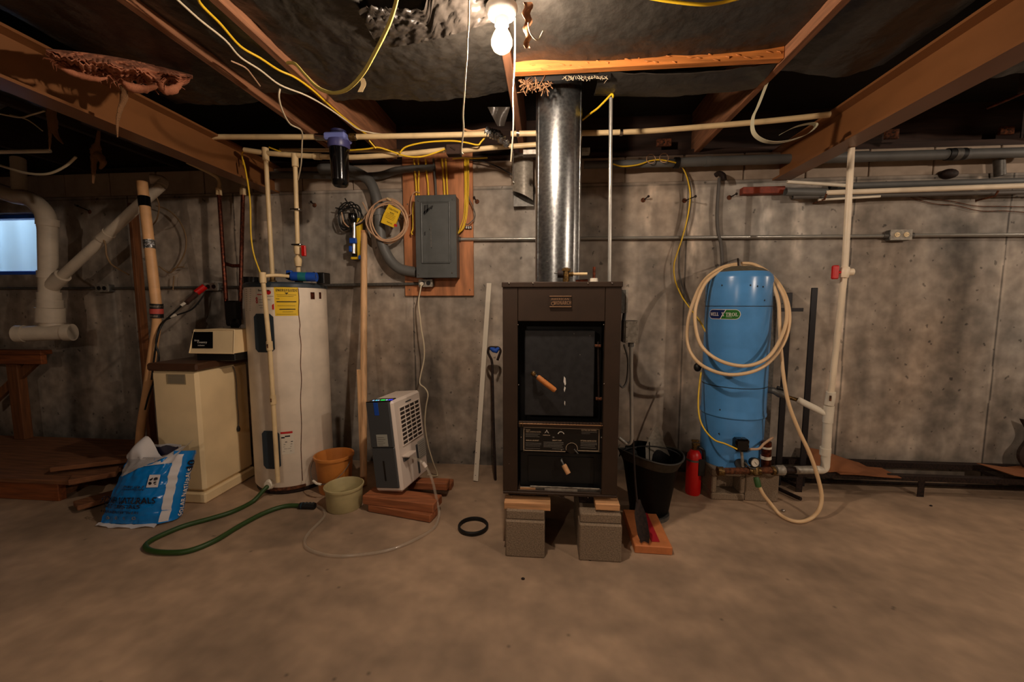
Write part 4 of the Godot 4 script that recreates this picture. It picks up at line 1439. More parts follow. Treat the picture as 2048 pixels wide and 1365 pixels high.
func build_dehumidifier():
	# white and charcoal dehumidifier standing on timbers
	var h := 0.105
	var fr := low(806, 986, h + 0.02)
	var wide := 0.187
	var dep := 0.34
	var right := Vector3(0.985, 0, 0.17).normalized()
	var back := Vector3(right.z, 0, -right.x)
	var base := fr - right * wide * 0.995 - Vector3(0, 0.0187, 0)
	var topy: float = at(788, 810, fr.z).y
	var hh := topy - h
	var t := thing("dehumidifier", "white dehumidifier with a charcoal front and side grille, standing on timber offcuts", "dehumidifier", base + right * wide / 2 + back * dep / 2)
	var xf := Transform3D(Basis(right, Vector3.UP, -back).rotated(-back, 0.10), base + Vector3(0, -0.0, 0))   # x across, y up, z towards the front
	var s := Shape.new()
	var taper := 0.0
	s.box(Vector3(0, 0, -dep), Vector3(wide, hh, 0), 0.014, xf)
	var body := obj("housing", s, M.dehum_white, t)
	s = Shape.new()
	s.box(Vector3(0.014, 0.03, -0.004), Vector3(wide - 0.018, hh * 0.50, 0.012), 0.005, xf)
	obj("water_tank", s, M.charcoal, t)
	s = Shape.new()
	s.box(Vector3(0.014, hh * 0.505, -0.004), Vector3(wide - 0.018, hh + 0.002, 0.014), 0.006, xf)
	var fp := obj("front_panel", s, M.charcoal, t)
	s = Shape.new()
	s.box(Vector3(0.014, hh - 0.006, -dep * 0.22), Vector3(wide - 0.018, hh + 0.006, 0.012), 0.005, xf)
	var cp := obj("control_panel", s, M.gloss_black, t)
	s = Shape.new()
	s.box(Vector3(wide * 0.44, 0.075, 0.010), Vector3(wide * 0.50, 0.20, 0.0135), 0.001, xf)
	obj("level_window", s, M.gloss_black, t)
	s = Shape.new()
	s.box(Vector3(wide * 0.32, hh * 0.52, 0.012), Vector3(wide * 0.72, hh * 0.65, 0.0155), 0.001, xf)
	var note := obj("care_label", s, mat(Color(0.62, 0.62, 0.58), 0.6), fp)
	s = Shape.new()
	for k in 5:
		s.box(Vector3(wide * 0.36, hh * (0.535 + 0.02 * k), 0.0155), Vector3(wide * (0.55 + 0.025 * ((k * 3) % 5)), hh * (0.541 + 0.02 * k), 0.016), 0.0, xf)
	obj("label_print", s, M.grey_ink, fp)
	s = Shape.new()
	s.box(Vector3(wide * 0.36, hh * 0.86, 0.0135), Vector3(wide * 0.52, hh + 0.0, 0.0155), 0.001, xf)
	obj("blue_film", s, M.blue_tape, fp)
	for q in [[0.25, 0], [0.36, 1], [0.44, 0], [0.60, 2], [0.74, 0], [0.84, 3], [0.92, 3]]:
		s = Shape.new()
		var c := Vector3(wide * q[0], hh + 0.0065, -dep * 0.06)
		s.box(c - Vector3(0.013 if q[1] == 2 else 0.004, 0, 0.006), c + Vector3(0.013 if q[1] == 2 else 0.004, 0.001, 0.006), 0.0, xf)
		obj("led_light", s, [glow(Color(0.6, 0.8, 1.0), 1.2), glow(Color(0.3, 0.9, 1.0), 1.2), glow(Color(0.05, 1.0, 0.35), 1.2), glow(Color(0.15, 0.2, 1.0), 1.5)][q[1]], cp)
	# side grille: slats one by one, dark core behind
	var g0 := hh * 0.48
	var g1 := hh * 0.90
	var d0 := -dep * 0.90
	var d1 := -dep * 0.18
	s = Shape.new()
	s.box(Vector3(wide - 0.006, g0, d0), Vector3(wide + 0.0008, g1, d1), 0.0, xf)
	obj("grille_opening", s, mat(Color(0.20, 0.15, 0.12), 0.8), body)
	for k in 10:
		s = Shape.new()
		var y := lerpf(g0, g1, k / 9.0)
		s.box(Vector3(wide, y - 0.0035, d0 - 0.004), Vector3(wide + 0.006, y + 0.0035, d1 + 0.004), 0.001, xf)
		obj("slat", s, M.dehum_white, body)
	for k in 5:
		s = Shape.new()
		var zz := lerpf(d0, d1, k / 4.0)
		s.box(Vector3(wide, g0, zz - 0.003), Vector3(wide + 0.005, g1, zz + 0.003), 0.001, xf)
		obj("grille_bar", s, M.dehum_white, body)
	s = Shape.new()
	s.box(Vector3(wide - 0.004, hh * 0.925, -dep * 0.62), Vector3(wide + 0.001, hh * 0.94, -dep * 0.42), 0.0, xf)
	obj("finger_slot", s, M.charcoal, body)
	s = Shape.new()
	s.box(Vector3(wide, hh * 0.20, -dep * 0.97), Vector3(wide + 0.001, hh * 0.42, -dep * 0.68), 0.0, xf)
	var rating := obj("rating_label", s, mat(Color(0.66, 0.64, 0.60), 0.6), body)
	s = Shape.new()
	for k in 8:
		s.box(Vector3(wide + 0.001, hh * (0.22 + 0.024 * k), -dep * 0.95), Vector3(wide + 0.0015, hh * (0.226 + 0.024 * k), -dep * (0.70 + 0.02 * (k % 3))), 0.0, xf)
	obj("rating_print", s, M.grey_ink, body)
	s = Shape.new()
	s.box(Vector3(wide, hh * 0.06, -dep * 0.66), Vector3(wide + 0.004, hh * 0.40, -dep * 0.60), 0.001, xf)
	obj("wheel_slot", s, M.charcoal, body)
	s = Shape.new()
	s.box(Vector3(wide, hh * 0.365, -dep * 0.38), Vector3(wide + 0.045, hh * 0.385, -dep * 0.10), 0.003, xf)
	obj("drain_hood", s, M.dehum_white, body)
	s = Shape.new()
	s.box(Vector3(wide, hh * 0.31, -dep * 0.30), Vector3(wide + 0.012, hh * 0.362, -dep * 0.12), 0.003, xf)
	obj("drain_port", s, M.charcoal, body)
	# clear drain hose, from the port over the floor to the green hose
	var port: Vector3 = xf * Vector3(wide + 0.02, hh * 0.345, -dep * 0.22)
	t = thing("drain_hose", "clear plastic drain hose looping over the floor from the dehumidifier", "hose", low(700, 1112))
	var pts := [port] + line3([836, 920, -2.28, 851, 933, -2.27, 864, 960, -2.25]) + [low(874, 1003, 0.09), low(878, 1030, 0.03)] + on_floor(0.008, [868, 1056, 840, 1075, 790, 1097, 740, 1108, 680, 1113, 640, 1108, 614, 1096, 610, 1080, 622, 1062, 642, 1042, 650, 1030, 645, 1018, 634, 1012])
	pipe_part("tubing", curve(pts, 6), 0.0085, M.clear_hose, t, 10)
	obj("hose_sleeve", Shape.new().tube(line3([845, 926, -2.272, 852, 935, -2.269]), 0.013, 12), M.dehum_white, t)
	# two stacks of timber it stands on
	var planks := [[724, 1000, 866, 1018, 0.10, 0.055, 0.13, "upper reddish timber under the front of the dehumidifier"], [735, 1018, 860, 1040, 0.047, 0.045, 0.10, "lower reddish timber under the front of the dehumidifier"]]
	for q in planks:
		var a := low(q[0], q[1] - 8, q[4])
		var b := low(q[2], q[3] - 8, q[4])
		var d := b - a
		d.y = 0
		var bs := Basis(d.normalized(), Vector3.UP, -Vector3(d.z, 0, -d.x).normalized())
		s = Shape.new()
		s.box(Vector3(0, -q[5], -q[6]), Vector3(d.length(), 0, 0), 0.005, Transform3D(bs, a))
		solo("timber_block", s, M.plank_wood, q[7], "timber")
	for q in [[0.10, 0.05, 0.0, "top timber offcut behind the dehumidifier, by the wall"], [0.048, 0.048, 0.06, "bottom timber offcut behind the dehumidifier, by the wall"]]:
		var a := low(846, 966, q[0])
		var b := low(895 + q[2] * 140, 966, q[0])
		s = Shape.new()
		s.box(Vector3(a.x - 0.10, q[0] - q[1], a.z - 0.08), Vector3(b.x, q[0], a.z), 0.005)
		solo("timber_block", s, M.plank_wood, q[3], "timber")
	# buckets
	var c := Vector3(-1.425, 0, -2.50)
	t = thing("bucket", "orange-yellow plastic pail with a wire handle, between the heater and the dehumidifier", "bucket", c)
	s = Shape.new()
	s.lathe([Vector2(0, 0.004), Vector2(0.096, 0.0), Vector2(0.10, 0.006), Vector2(0.118, 0.23), Vector2(0.127, 0.232), Vector2(0.127, 0.248), Vector2(0.118, 0.25), Vector2(0.114, 0.235), Vector2(0.096, 0.012), Vector2(0, 0.010)], Transform3D(Basis(), c), 40)
	obj("pail", s, M.orange_bucket, t)
	var hp := []
	for k in 13:
		var w := PI * k / 12
		hp.append(c + Vector3(-cos(w) * 0.128, 0.215 - 0.105 * sin(w), 0.03 + 0.135 * sin(w)))
	obj("handle", Shape.new().tube(hp, 0.0025, 6), M.dull_steel, t)
	obj("handle_grip", Shape.new().tube([hp[4], hp[5], hp[6]], 0.008, 8), M.white_pvc, t)
	c = Vector3(-1.246, 0, -2.285)
	t = thing("tub", "small greenish translucent plastic tub in front of the orange pail", "bucket", c)
	s = Shape.new()
	s.lathe([Vector2(0, 0.004), Vector2(0.098, 0.0), Vector2(0.103, 0.008), Vector2(0.109, 0.128), Vector2(0.116, 0.130), Vector2(0.117, 0.142), Vector2(0.111, 0.144), Vector2(0.106, 0.134), Vector2(0.100, 0.012), Vector2(0, 0.009)], Transform3D(Basis(), c), 40)
	obj("tub_wall", s, M.green_bucket, t)
	# green hose from the heater's drain valve
	t = thing("garden_hose", "green garden hose lying in a bend on the floor from the heater drain", "hose", low(300, 1100))
	var hp2 := [at(537, 972, -2.36), at(528, 980, -2.33)] + on_floor(0.014, [505, 1004, 465, 1024, 420, 1038, 370, 1052, 330, 1068, 302, 1082, 291, 1094, 305, 1103, 340, 1106, 380, 1102, 430, 1082, 480, 1052, 530, 1026, 570, 1013, 600, 1012])
	pipe_part("hose", curve(hp2, 6), 0.013, M.green_hose, t, 12)
	obj("coupling", Shape.new().tube(on_floor(0.018, [600, 1012, 630, 1013]), 0.019, 14), M.black, t)
	for k in 4:
		var a := low(604 + k * 7, 1012, 0.018)
		obj("coupling_ring", Shape.new().tube([a, a + Vector3(0.006, 0, 0)], 0.0205, 14), mat(Color(0.10, 0.22, 0.28), 0.4), t)


# ---------------------------------------------------------------- middle: stove, flue, electrical panel, ceiling pipes
func build_middle():
	build_stove()
	build_stove_surroundings()
	build_panel()
	build_hung_things()
	build_ceiling_pipes()
	build_ceiling_wires()


func build_stove():
	var z := -1.94
	var x0 := -0.217
	var x1 := 0.349
	var top: float = at(1120, 564, z).y
	var bot: float = at(1120, 992, z).y
	var deep := 0.70
	var t := thing("wood_furnace", "dark brown wood furnace with a black firebox door, standing on concrete blocks", "stove", Vector3((x0 + x1) / 2, bot, z - deep / 2))
	var s := Shape.new()
	var w := 0.004
	for q in [[x0, x0 + w], [x1 - w, x1]]:
		s = Shape.new()
		s.box(Vector3(q[0], bot, z - deep), Vector3(q[1], top - 0.02, z), 0.0015)
		obj("side_panel", s, M.stove, t)
	s = Shape.new()
	s.box(Vector3(x0 + w, bot, z - deep), Vector3(x1 - w, top - 0.02, z - deep + w), 0.001)
	obj("back_panel", s, M.stove, t)
	s = Shape.new()
	s.box(Vector3(x0 + w, bot, z - deep + w), Vector3(x1 - w, bot + w, z - 0.03), 0.001)
	obj("bottom_panel", s, M.stove_black, t)
	s = Shape.new()
	s.box(Vector3(x0 - 0.004, top - 0.026, z - deep), Vector3(x1 + 0.004, top, z + 0.006), 0.003)
	var lid := obj("top_panel", s, M.stove, t)
	for px in [1018, 1066, 1176, 1224]:
		s = Shape.new()
		s.ball(at(px, 567, z + 0.007), Vector3(0.004, 0.004, 0.003), 10)
		obj("screw", s, M.chrome, lid)
	# front: header, two stiles, foot, with the opening between
	var o := rect(1035, 643, 1208, 845, z)
	var ox0: float = o[0].x
	var ox1: float = o[1].x
	var oy1: float = o[1].y
	var foot: float = at(1120, 980, z).y
	for q in [[x0, bot + 0.012, ox0, top - 0.026, "left"], [ox1, bot + 0.012, x1, top - 0.026, "right"]]:
		s = Shape.new()
		s.box(Vector3(q[0], q[1], z - 0.03), Vector3(q[2], q[3], z), 0.002)
		obj("front_stile", s, M.stove, t)
	s = Shape.new()
	s.box(Vector3(ox0 + 0.0015, oy1, z - 0.03), Vector3(ox1 - 0.0015, top - 0.026, z - 0.0005), 0.002)
	var header := obj("front_header", s, M.stove, t)
	s = Shape.new()
	s.box(Vector3(x0, bot, z - 0.03), Vector3(x1, bot + 0.0118, z + 0.004), 0.002)
	obj("front_sill", s, M.stove, t)
	for q in [[1018, 928], [1036, 650], [1207, 650], [1037, 770], [1208, 768], [1023, 994], [1131, 995], [1176, 996], [1224, 997]]:
		s = Shape.new()
		s.ball(at(q[0], q[1], z + 0.002), Vector3(0.0028, 0.0028, 0.002), 8)
		obj("screw", s, M.chrome, t)
	# cast nameplate
	var np := rect(1099, 592, 1143, 615, z + 0.006)
	s = Shape.new()
	s.box(np[0] - Vector3(0, 0, 0.006), np[1], 0.001)
	var badge := obj("nameplate", s, M.stove, t)
	M.badge = mat(Color(0.62, 0.48, 0.36), 0.35, 0.4)
	for y in [593, 614]:
		s = Shape.new()
		var r := rect(1099, y - 0.9, 1143, y + 0.9, z + 0.009)
		s.box(r[0] - Vector3(0, 0, 0.003), r[1], 0.0006)
		obj("raised_rim", s, M.badge, badge)
	s = Shape.new()
	s.letters("AMERICAN", 0.009, flatly(at(1120, 598.5, z + 0.008)), 0.085)
	s.letters("MONARCH", 0.017, flatly(at(1125, 606, z + 0.008)), 0.082)
	obj("lettering", s, M.badge, badge)
	obj("emblem", ring(at(1106, 607.5, z + 0.008), Vector3(0, 0, 1), 0.006, 0.009, 0.003), M.badge, badge)
	# firebox: dark back, door, handle, hinge rod
	s = Shape.new()
	s.box(Vector3(ox0 - 0.02, bot + 0.02, z - 0.14), Vector3(ox1 + 0.02, oy1 + 0.02, z - 0.13), 0.0)
	obj("firebox_front", s, M.stove_black, t)
	for q in [[ox0 - 0.008, ox0 - 0.0005], [ox1 + 0.0005, ox1 + 0.008]]:
		s = Shape.new()
		s.box(Vector3(q[0], bot + 0.02, z - 0.13), Vector3(q[1], oy1, z - 0.031), 0.0)
		obj("recess_side", s, M.stove_black, t)
	var zd := z - 0.035
	var d := rect(1049, 661, 1189, 833, zd)
	s = Shape.new()
	s.box(d[0] - Vector3(0, 0, 0.075), d[1], 0.004)
	var door := obj("door", s, M.stove_door, t)
	var piv := at(1067, 748, zd + 0.035)
	obj("latch_stem", Shape.new().tube([piv - Vector3(0, 0, 0.04), piv], 0.009, 12), M.dull_steel, door)
	s = Shape.new()
	s.ball(piv, Vector3(0.013, 0.013, 0.013), 12)
	obj("latch_knob", s, M.old_brass, door)
	var tip := at(1111, 782, zd + 0.05)
	var along := (tip - piv).normalized()
	obj("latch_arm", Shape.new().tube([piv, piv + along * 0.03], 0.006, 8), M.dull_steel, door)
	obj("wooden_handle", Shape.new().tube([piv + along * 0.024, piv + along * 0.03, tip - along * 0.008, tip], [0.010, 0.0135, 0.0135, 0.010], 14), M.orange_wood, door)
	s = Shape.new()
	for q in [[[1128, 753, 1131, 757, 1132, 768, 1130, 772, 1127, 764]], [[1129, 773, 1131.5, 776, 1129, 785, 1127.5, 780]], [[1129, 802, 1130.5, 804, 1130, 812, 1128.5, 808]]]:
		var poly := []
		for i in range(0, q[0].size(), 2):
			var p := at(q[0][i], q[0][i + 1], zd + 0.0004)
			poly.append(Vector2(p.x, p.y))
		s.slab(poly, 0.0004, Transform3D(Basis(), Vector3(0, 0, zd + 0.0002)))
	obj("chipped_paint", s, M.white_ink, door)
	for q in [[1160, 710], [1180, 672], [1148, 668]]:
		s = Shape.new()
		s.ball(at(q[0], q[1], zd + 0.0005), Vector3(0.002, 0.003, 0.0006), 6)
		obj("paint_fleck", s, M.grey_ink, door)
	var hx := at(1196, 692, zd)
	var hx2 := at(1198, 798, zd)
	obj("hinge_rod", Shape.new().tube([hx2 + Vector3(0, -0.015, 0), hx + Vector3(0, 0.02, 0)], 0.005, 10), M.dark_rust, t)
	for q in [hx, hx2]:
		s = Shape.new()
		s.box(q - Vector3(0.016, 0.006, 0.012), q + Vector3(0.014, 0.006, 0.01), 0.002)
		obj("hinge_lug", s, M.rust, t)
	# air louvre and control panel
	s = plate(1037, 846, 1207, 857, z - 0.012, 0.02, 0.001)
	obj("louvre_tray", s, M.stove, t)
	s = plate(1038, 849.5, 1206, 851, z - 0.004, 0.008, 0.0005)
	var rail := obj("louvre_rail", s, mat(Color(0.62, 0.46, 0.32), 0.45, 0.3), t)
	for k in 24:
		s = plate(1046 + k * 6.6, 846, 1047.5 + k * 6.6, 850, z - 0.006, 0.012, 0.0)
		obj("louvre_fin", s, M.dark_rust, rail)
	for q in [[1039, 844], [1044, 844], [1201, 845]]:
		obj("bent_wire", Shape.new().tube([at(q[0], q[1], z - 0.004), at(q[0] + 2, 853, z - 0.004)], 0.0016, 5), M.old_brass, rail)
	s = plate(1040, 857, 1204, 904, z - 0.02, 0.03, 0.001)
	var cpb := obj("control_box", s, M.stove_black, t)
	var zc := z - 0.018
	s = plate(1047.5, 857, 1198, 903, zc, 0.002, 0.0)
	var cp := obj("instruction_plate", s, mat(Color(0.045, 0.045, 0.045), 0.35), t)
	s = Shape.new()
	for q in [[1047, 856.5, 1198.5, 857.8], [1047, 902, 1131, 903.2], [1156, 902, 1198.5, 903.2], [1047, 857, 1048.2, 903], [1197.4, 857, 1198.6, 903]]:
		var r := rect(q[0], q[1], q[2], q[3], zc + 0.0012)
		s.box(r[0] - Vector3(0, 0, 0.0012), r[1], 0.0)
	var pale := mat(Color(0.70, 0.62, 0.52), 0.5)
	obj("printed_border", s, pale, cp)
	s = Shape.new()
	for q in [["FRONT", 1056, 860.5, 0.006, 0.022], ["FIRE LOADING HOURS", 1067, 864.2, 0.007, 0.075], ["MANUAL OR DRAFT", 1065, 881.5, 0.007, 0.065], ["DRAFT STOP", 1114, 881.5, 0.007, 0.045], ["ELECTRIC AIR CONTROL", 1178, 861.5, 0.007, 0.075], ["OPTIONAL WATER HEATER", 1177, 882.5, 0.007, 0.078], ["AMERICAN", 1093, 871, 0.005, 0.036]]:
		s.letters(q[0], q[3], flatly(at(q[1], q[2], zc + 0.0006)), q[4])
	obj("lettering", s, pale, cp)
	s = Shape.new()
	for q in [[1051, 868, 1080, 868.8], [1051, 870.5, 1076, 871.2], [1051, 873.5, 1079, 874.2], [1051, 886.5, 1083, 887.3], [1051, 889.5, 1083, 890.2], [1051, 892.3, 1080, 893], [1051, 897, 1080, 897.8], [1087, 885, 1127, 886], [1087, 888, 1127, 889], [1087, 891, 1124, 892], [1087, 894, 1126, 895], [1163, 865, 1194, 865.8], [1163, 867.6, 1180, 868.3], [1161, 886, 1194, 887], [1161, 889, 1194, 890], [1161, 892, 1190, 893], [1161, 896, 1192, 897], [1104, 898, 1128, 899], [1105, 874, 1109, 876]]:
		var r := rect(q[0], q[1], q[2], q[3], zc + 0.0004)
		s.box(r[0], r[1] + Vector3(0, 0, 0.0003), 0.0)
	obj("fine_lettering", s, M.grey_ink, cp)
	s = Shape.new()
	var tr := at(1093.5, 864, zc + 0.0006)
	for q in [[Vector2(0, 0.012), Vector2(-0.004, 0.002), Vector2(0.004, 0.002)], [Vector2(-0.011, -0.009), Vector2(-0.001, -0.001), Vector2(-0.006, 0.002)], [Vector2(0.011, -0.009), Vector2(0.006, 0.002), Vector2(0.001, -0.001)]]:
		s.tri(tr + Vector3(q[0].x, q[0].y, 0), tr + Vector3(q[1].x, q[1].y, 0), tr + Vector3(q[2].x, q[2].y, 0))
	obj("printed_emblem", s, M.white_ink, cp)
	s = Shape.new()
	var ac := at(1122, 870, zc + 0.0008)
	for k in 10:
		var a := PI * (0.08 + 0.84 * k / 10.0)
		var b := PI * (0.08 + 0.84 * (k + 1) / 10.0)
		s.quad(ac + Vector3(cos(a), sin(a), 0) * 0.013, ac + Vector3(cos(b), sin(b), 0) * 0.013, ac + Vector3(cos(b), sin(b), 0) * 0.017, ac + Vector3(cos(a), sin(a), 0) * 0.017)
	obj("dial_arc", s, M.white_ink, cp)
	for q in [[1049, 858.5], [1122.5, 858.5], [1196.5, 859], [1049, 901], [1122.5, 900.5], [1196.5, 901]]:
		s = Shape.new()
		s.ball(at(q[0], q[1], zc + 0.001), Vector3(0.0035, 0.0035, 0.002), 10)
		obj("screw", s, M.chrome, cp)
	for q in [[1042, 875], [1203, 876]]:
		s = Shape.new()
		s.ball(at(q[0], q[1], z - 0.019), Vector3(0.004, 0.004, 0.003), 10)
		obj("screw", s, M.chrome, cpb)
	# round draught inlet cut into the plate
	s = Shape.new()
	var ic := at(1143.5, 897.5, zc + 0.001)
	for k in 24:
		var a := -0.35 + (PI + 0.7) * k / 24.0
		var b := -0.35 + (PI + 0.7) * (k + 1) / 24.0
		s.quad(ic + Vector3(cos(a), sin(a), 0) * 0.0272, ic + Vector3(cos(b), sin(b), 0) * 0.0272, ic + Vector3(cos(b), sin(b), 0) * 0.0295, ic + Vector3(cos(a), sin(a), 0) * 0.0295)
	obj("inlet_rim", s, pale, cp)
	s = Shape.new()
	s.lathe([Vector2(0.0, -0.002), Vector2(0.0265, -0.002), Vector2(0.0265, 0.0008), Vector2(0.024, 0.0012), Vector2(0.0, 0.0002)], Transform3D(turn_to(Vector3(0, 0, 1)), ic), 24)
	obj("inlet_cap", s, M.gloss_black, cp)
	obj("inlet_lever", Shape.new().tube([at(1148, 899, zc + 0.006), at(1156, 908, zc + 0.006)], 0.003, 6), M.dull_steel, cp)
	# ash door
	var za := z - 0.05
	var a := rect(1040, 905, 1203, 975, za)
	s = Shape.new()
	s.box(a[0] - Vector3(0, 0, 0.07), a[1], 0.004)
	var ash := obj("ash_door", s, M.stove_black, t)
	s = plate(1056, 914, 1188, 966, za + 0.004, 0.004, 0.003)
	obj("ash_door_panel", s, M.stove_black, ash)
	var kp := at(1123, 922, za + 0.03)
	var kq := at(1137, 948, za + 0.05)
	obj("latch_arm", Shape.new().tube([kp - Vector3(0, 0, 0.03), kp, kp.lerp(kq, 0.4)], [0.006, 0.006, 0.005], 8), M.dull_steel, ash)
	obj("wooden_handle", Shape.new().tube([kp.lerp(kq, 0.32), kp.lerp(kq, 0.4), kq], [0.011, 0.0135, 0.0125], 14), M.shim_wood, ash)
	# ash tray ledge with scraps of pale metal
	s = Shape.new()
	s.box(Vector3(ox0, foot - 0.022, z - 0.12), Vector3(ox1, foot - 0.014, z - 0.01), 0.002)
	var ledge := obj("ash_ledge", s, M.stove, t)
	for q in [[1040, 976, 1071, 990, 1], [1089, 976, 1155, 988, 0], [1060, 975, 1200, 978, 0]]:
		s = plate(q[0], q[1], q[2], q[3], z - 0.016, 0.004, 0.001)
		obj("ledge_scrap", s, M.box_steel if q[4] == 0 else M.shim_wood, ledge)
	s = plate(1040, 977, 1203, 992, z - 0.02, 0.006, 0.001)
	obj("ash_front", s, M.dull_steel, t)
	s = Shape.new()
	var lip := at(1124, 1003, z - 0.005)
	s.slab([Vector2(lip.x - 0.02, bot), Vector2(lip.x + 0.02, bot), Vector2(lip.x + 0.004, bot - 0.02), Vector2(lip.x - 0.004, bot - 0.02)], 0.006, Transform3D(Basis(), Vector3(0, 0, z - 0.02)))
	obj("drip_tab", s, M.stove, t)
	# water coil stubs standing on the top panel
	var zt := z - 0.10
	t = thing("gate_valve", "old brass gate valve with a wooden-handled lever on top of the furnace", "valve", Vector3(at(1132, 556, zt).x, top, zt))
	var c := at(1132, 548, zt)
	var by := Vector3(0, top, 0)
	obj("body", Shape.new().tube([Vector3(c.x, top, zt), Vector3(c.x, top + 0.02, zt), Vector3(c.x, c.y, zt), Vector3(c.x, c.y + 0.03, zt)], [0.014, 0.016, 0.017, 0.012], 12), M.old_brass, t)
	s = Shape.new()
	s.box(Vector3(c.x - 0.02, c.y + 0.012, zt - 0.016), Vector3(c.x + 0.022, c.y + 0.026, zt + 0.016), 0.002)
	obj("bracket", s, M.old_brass, t)
	s = Shape.new()
	s.tube([Vector3(c.x - 0.042, c.y, zt), Vector3(c.x - 0.014, c.y, zt)], 0.020, 14)
	obj("bonnet", s, M.dark_rust, t)
	obj("stem", Shape.new().tube([Vector3(c.x - 0.06, c.y + 0.004, zt), Vector3(c.x - 0.04, c.y + 0.004, zt)], 0.003, 6), M.dull_steel, t)
	obj("outlet_pipe", Shape.new().tube([Vector3(c.x + 0.014, c.y - 0.002, zt), Vector3(c.x + 0.035, c.y - 0.002, zt)], 0.012, 12), M.old_brass, t)
	obj("pipe_nipple", Shape.new().tube([Vector3(c.x + 0.03, c.y - 0.002, zt), Vector3(c.x + 0.105, c.y - 0.001, zt)], 0.0075, 12), M.cpvc, t)
	obj("lower_nipple", Shape.new().tube([Vector3(c.x + 0.05, top + 0.009, zt - 0.02), Vector3(c.x + 0.11, top + 0.012, zt - 0.02)], 0.008, 10), M.copper, t)
	t = thing("copper_stub", "short copper pipe stub in a white plastic fitting on top of the furnace", "fitting", Vector3(at(1188, 556, zt).x, top, zt))
	c = at(1188, 556, zt)
	obj("white_base", Shape.new().tube([Vector3(c.x, top, zt), Vector3(c.x, top + 0.022, zt)], [0.021, 0.019], 14), M.white_pvc, t)
	obj("pipe", Shape.new().tube([Vector3(c.x, top + 0.02, zt), Vector3(c.x, top + 0.078, zt)], 0.0075, 12), M.copper, t)
	# galvanized flue
	var fc := Vector3(0.053, 0, -2.25)
	t = thing("flue_pipe", "large shiny galvanized flue pipe rising from the furnace through the ceiling", "flue", Vector3(fc.x, top, fc.z))
	s = Shape.new()
	s.lathe([Vector2(0.1228, top), Vector2(0.1228, 2.617), Vector2(0.118, 2.617), Vector2(0.118, top)], Transform3D(Basis(), fc), 72)
	var duct := obj("duct", s, M.galv, t)
	for an in [-1.05, 1.12]:
		s = Shape.new()
		var p0 := round_at(fc, 0.1236, an, top + 0.002)
		var p1 := round_at(fc, 0.1236, an, 2.6)
		s.tube([p0, p1], 0.0028, 6)
		obj("seam", s, M.galv, duct)
	for q in [[1094, 524], [1152, 500], [1090, 300]]:
		var cc := on_cylinder(q[0], q[1], fc, 0.1228)
		s = Shape.new()
		s.ball(round_at(fc, 0.123, cc.x, cc.y), Vector3(0.003, 0.003, 0.003), 8)
		obj("rivet", s, M.chrome, duct)


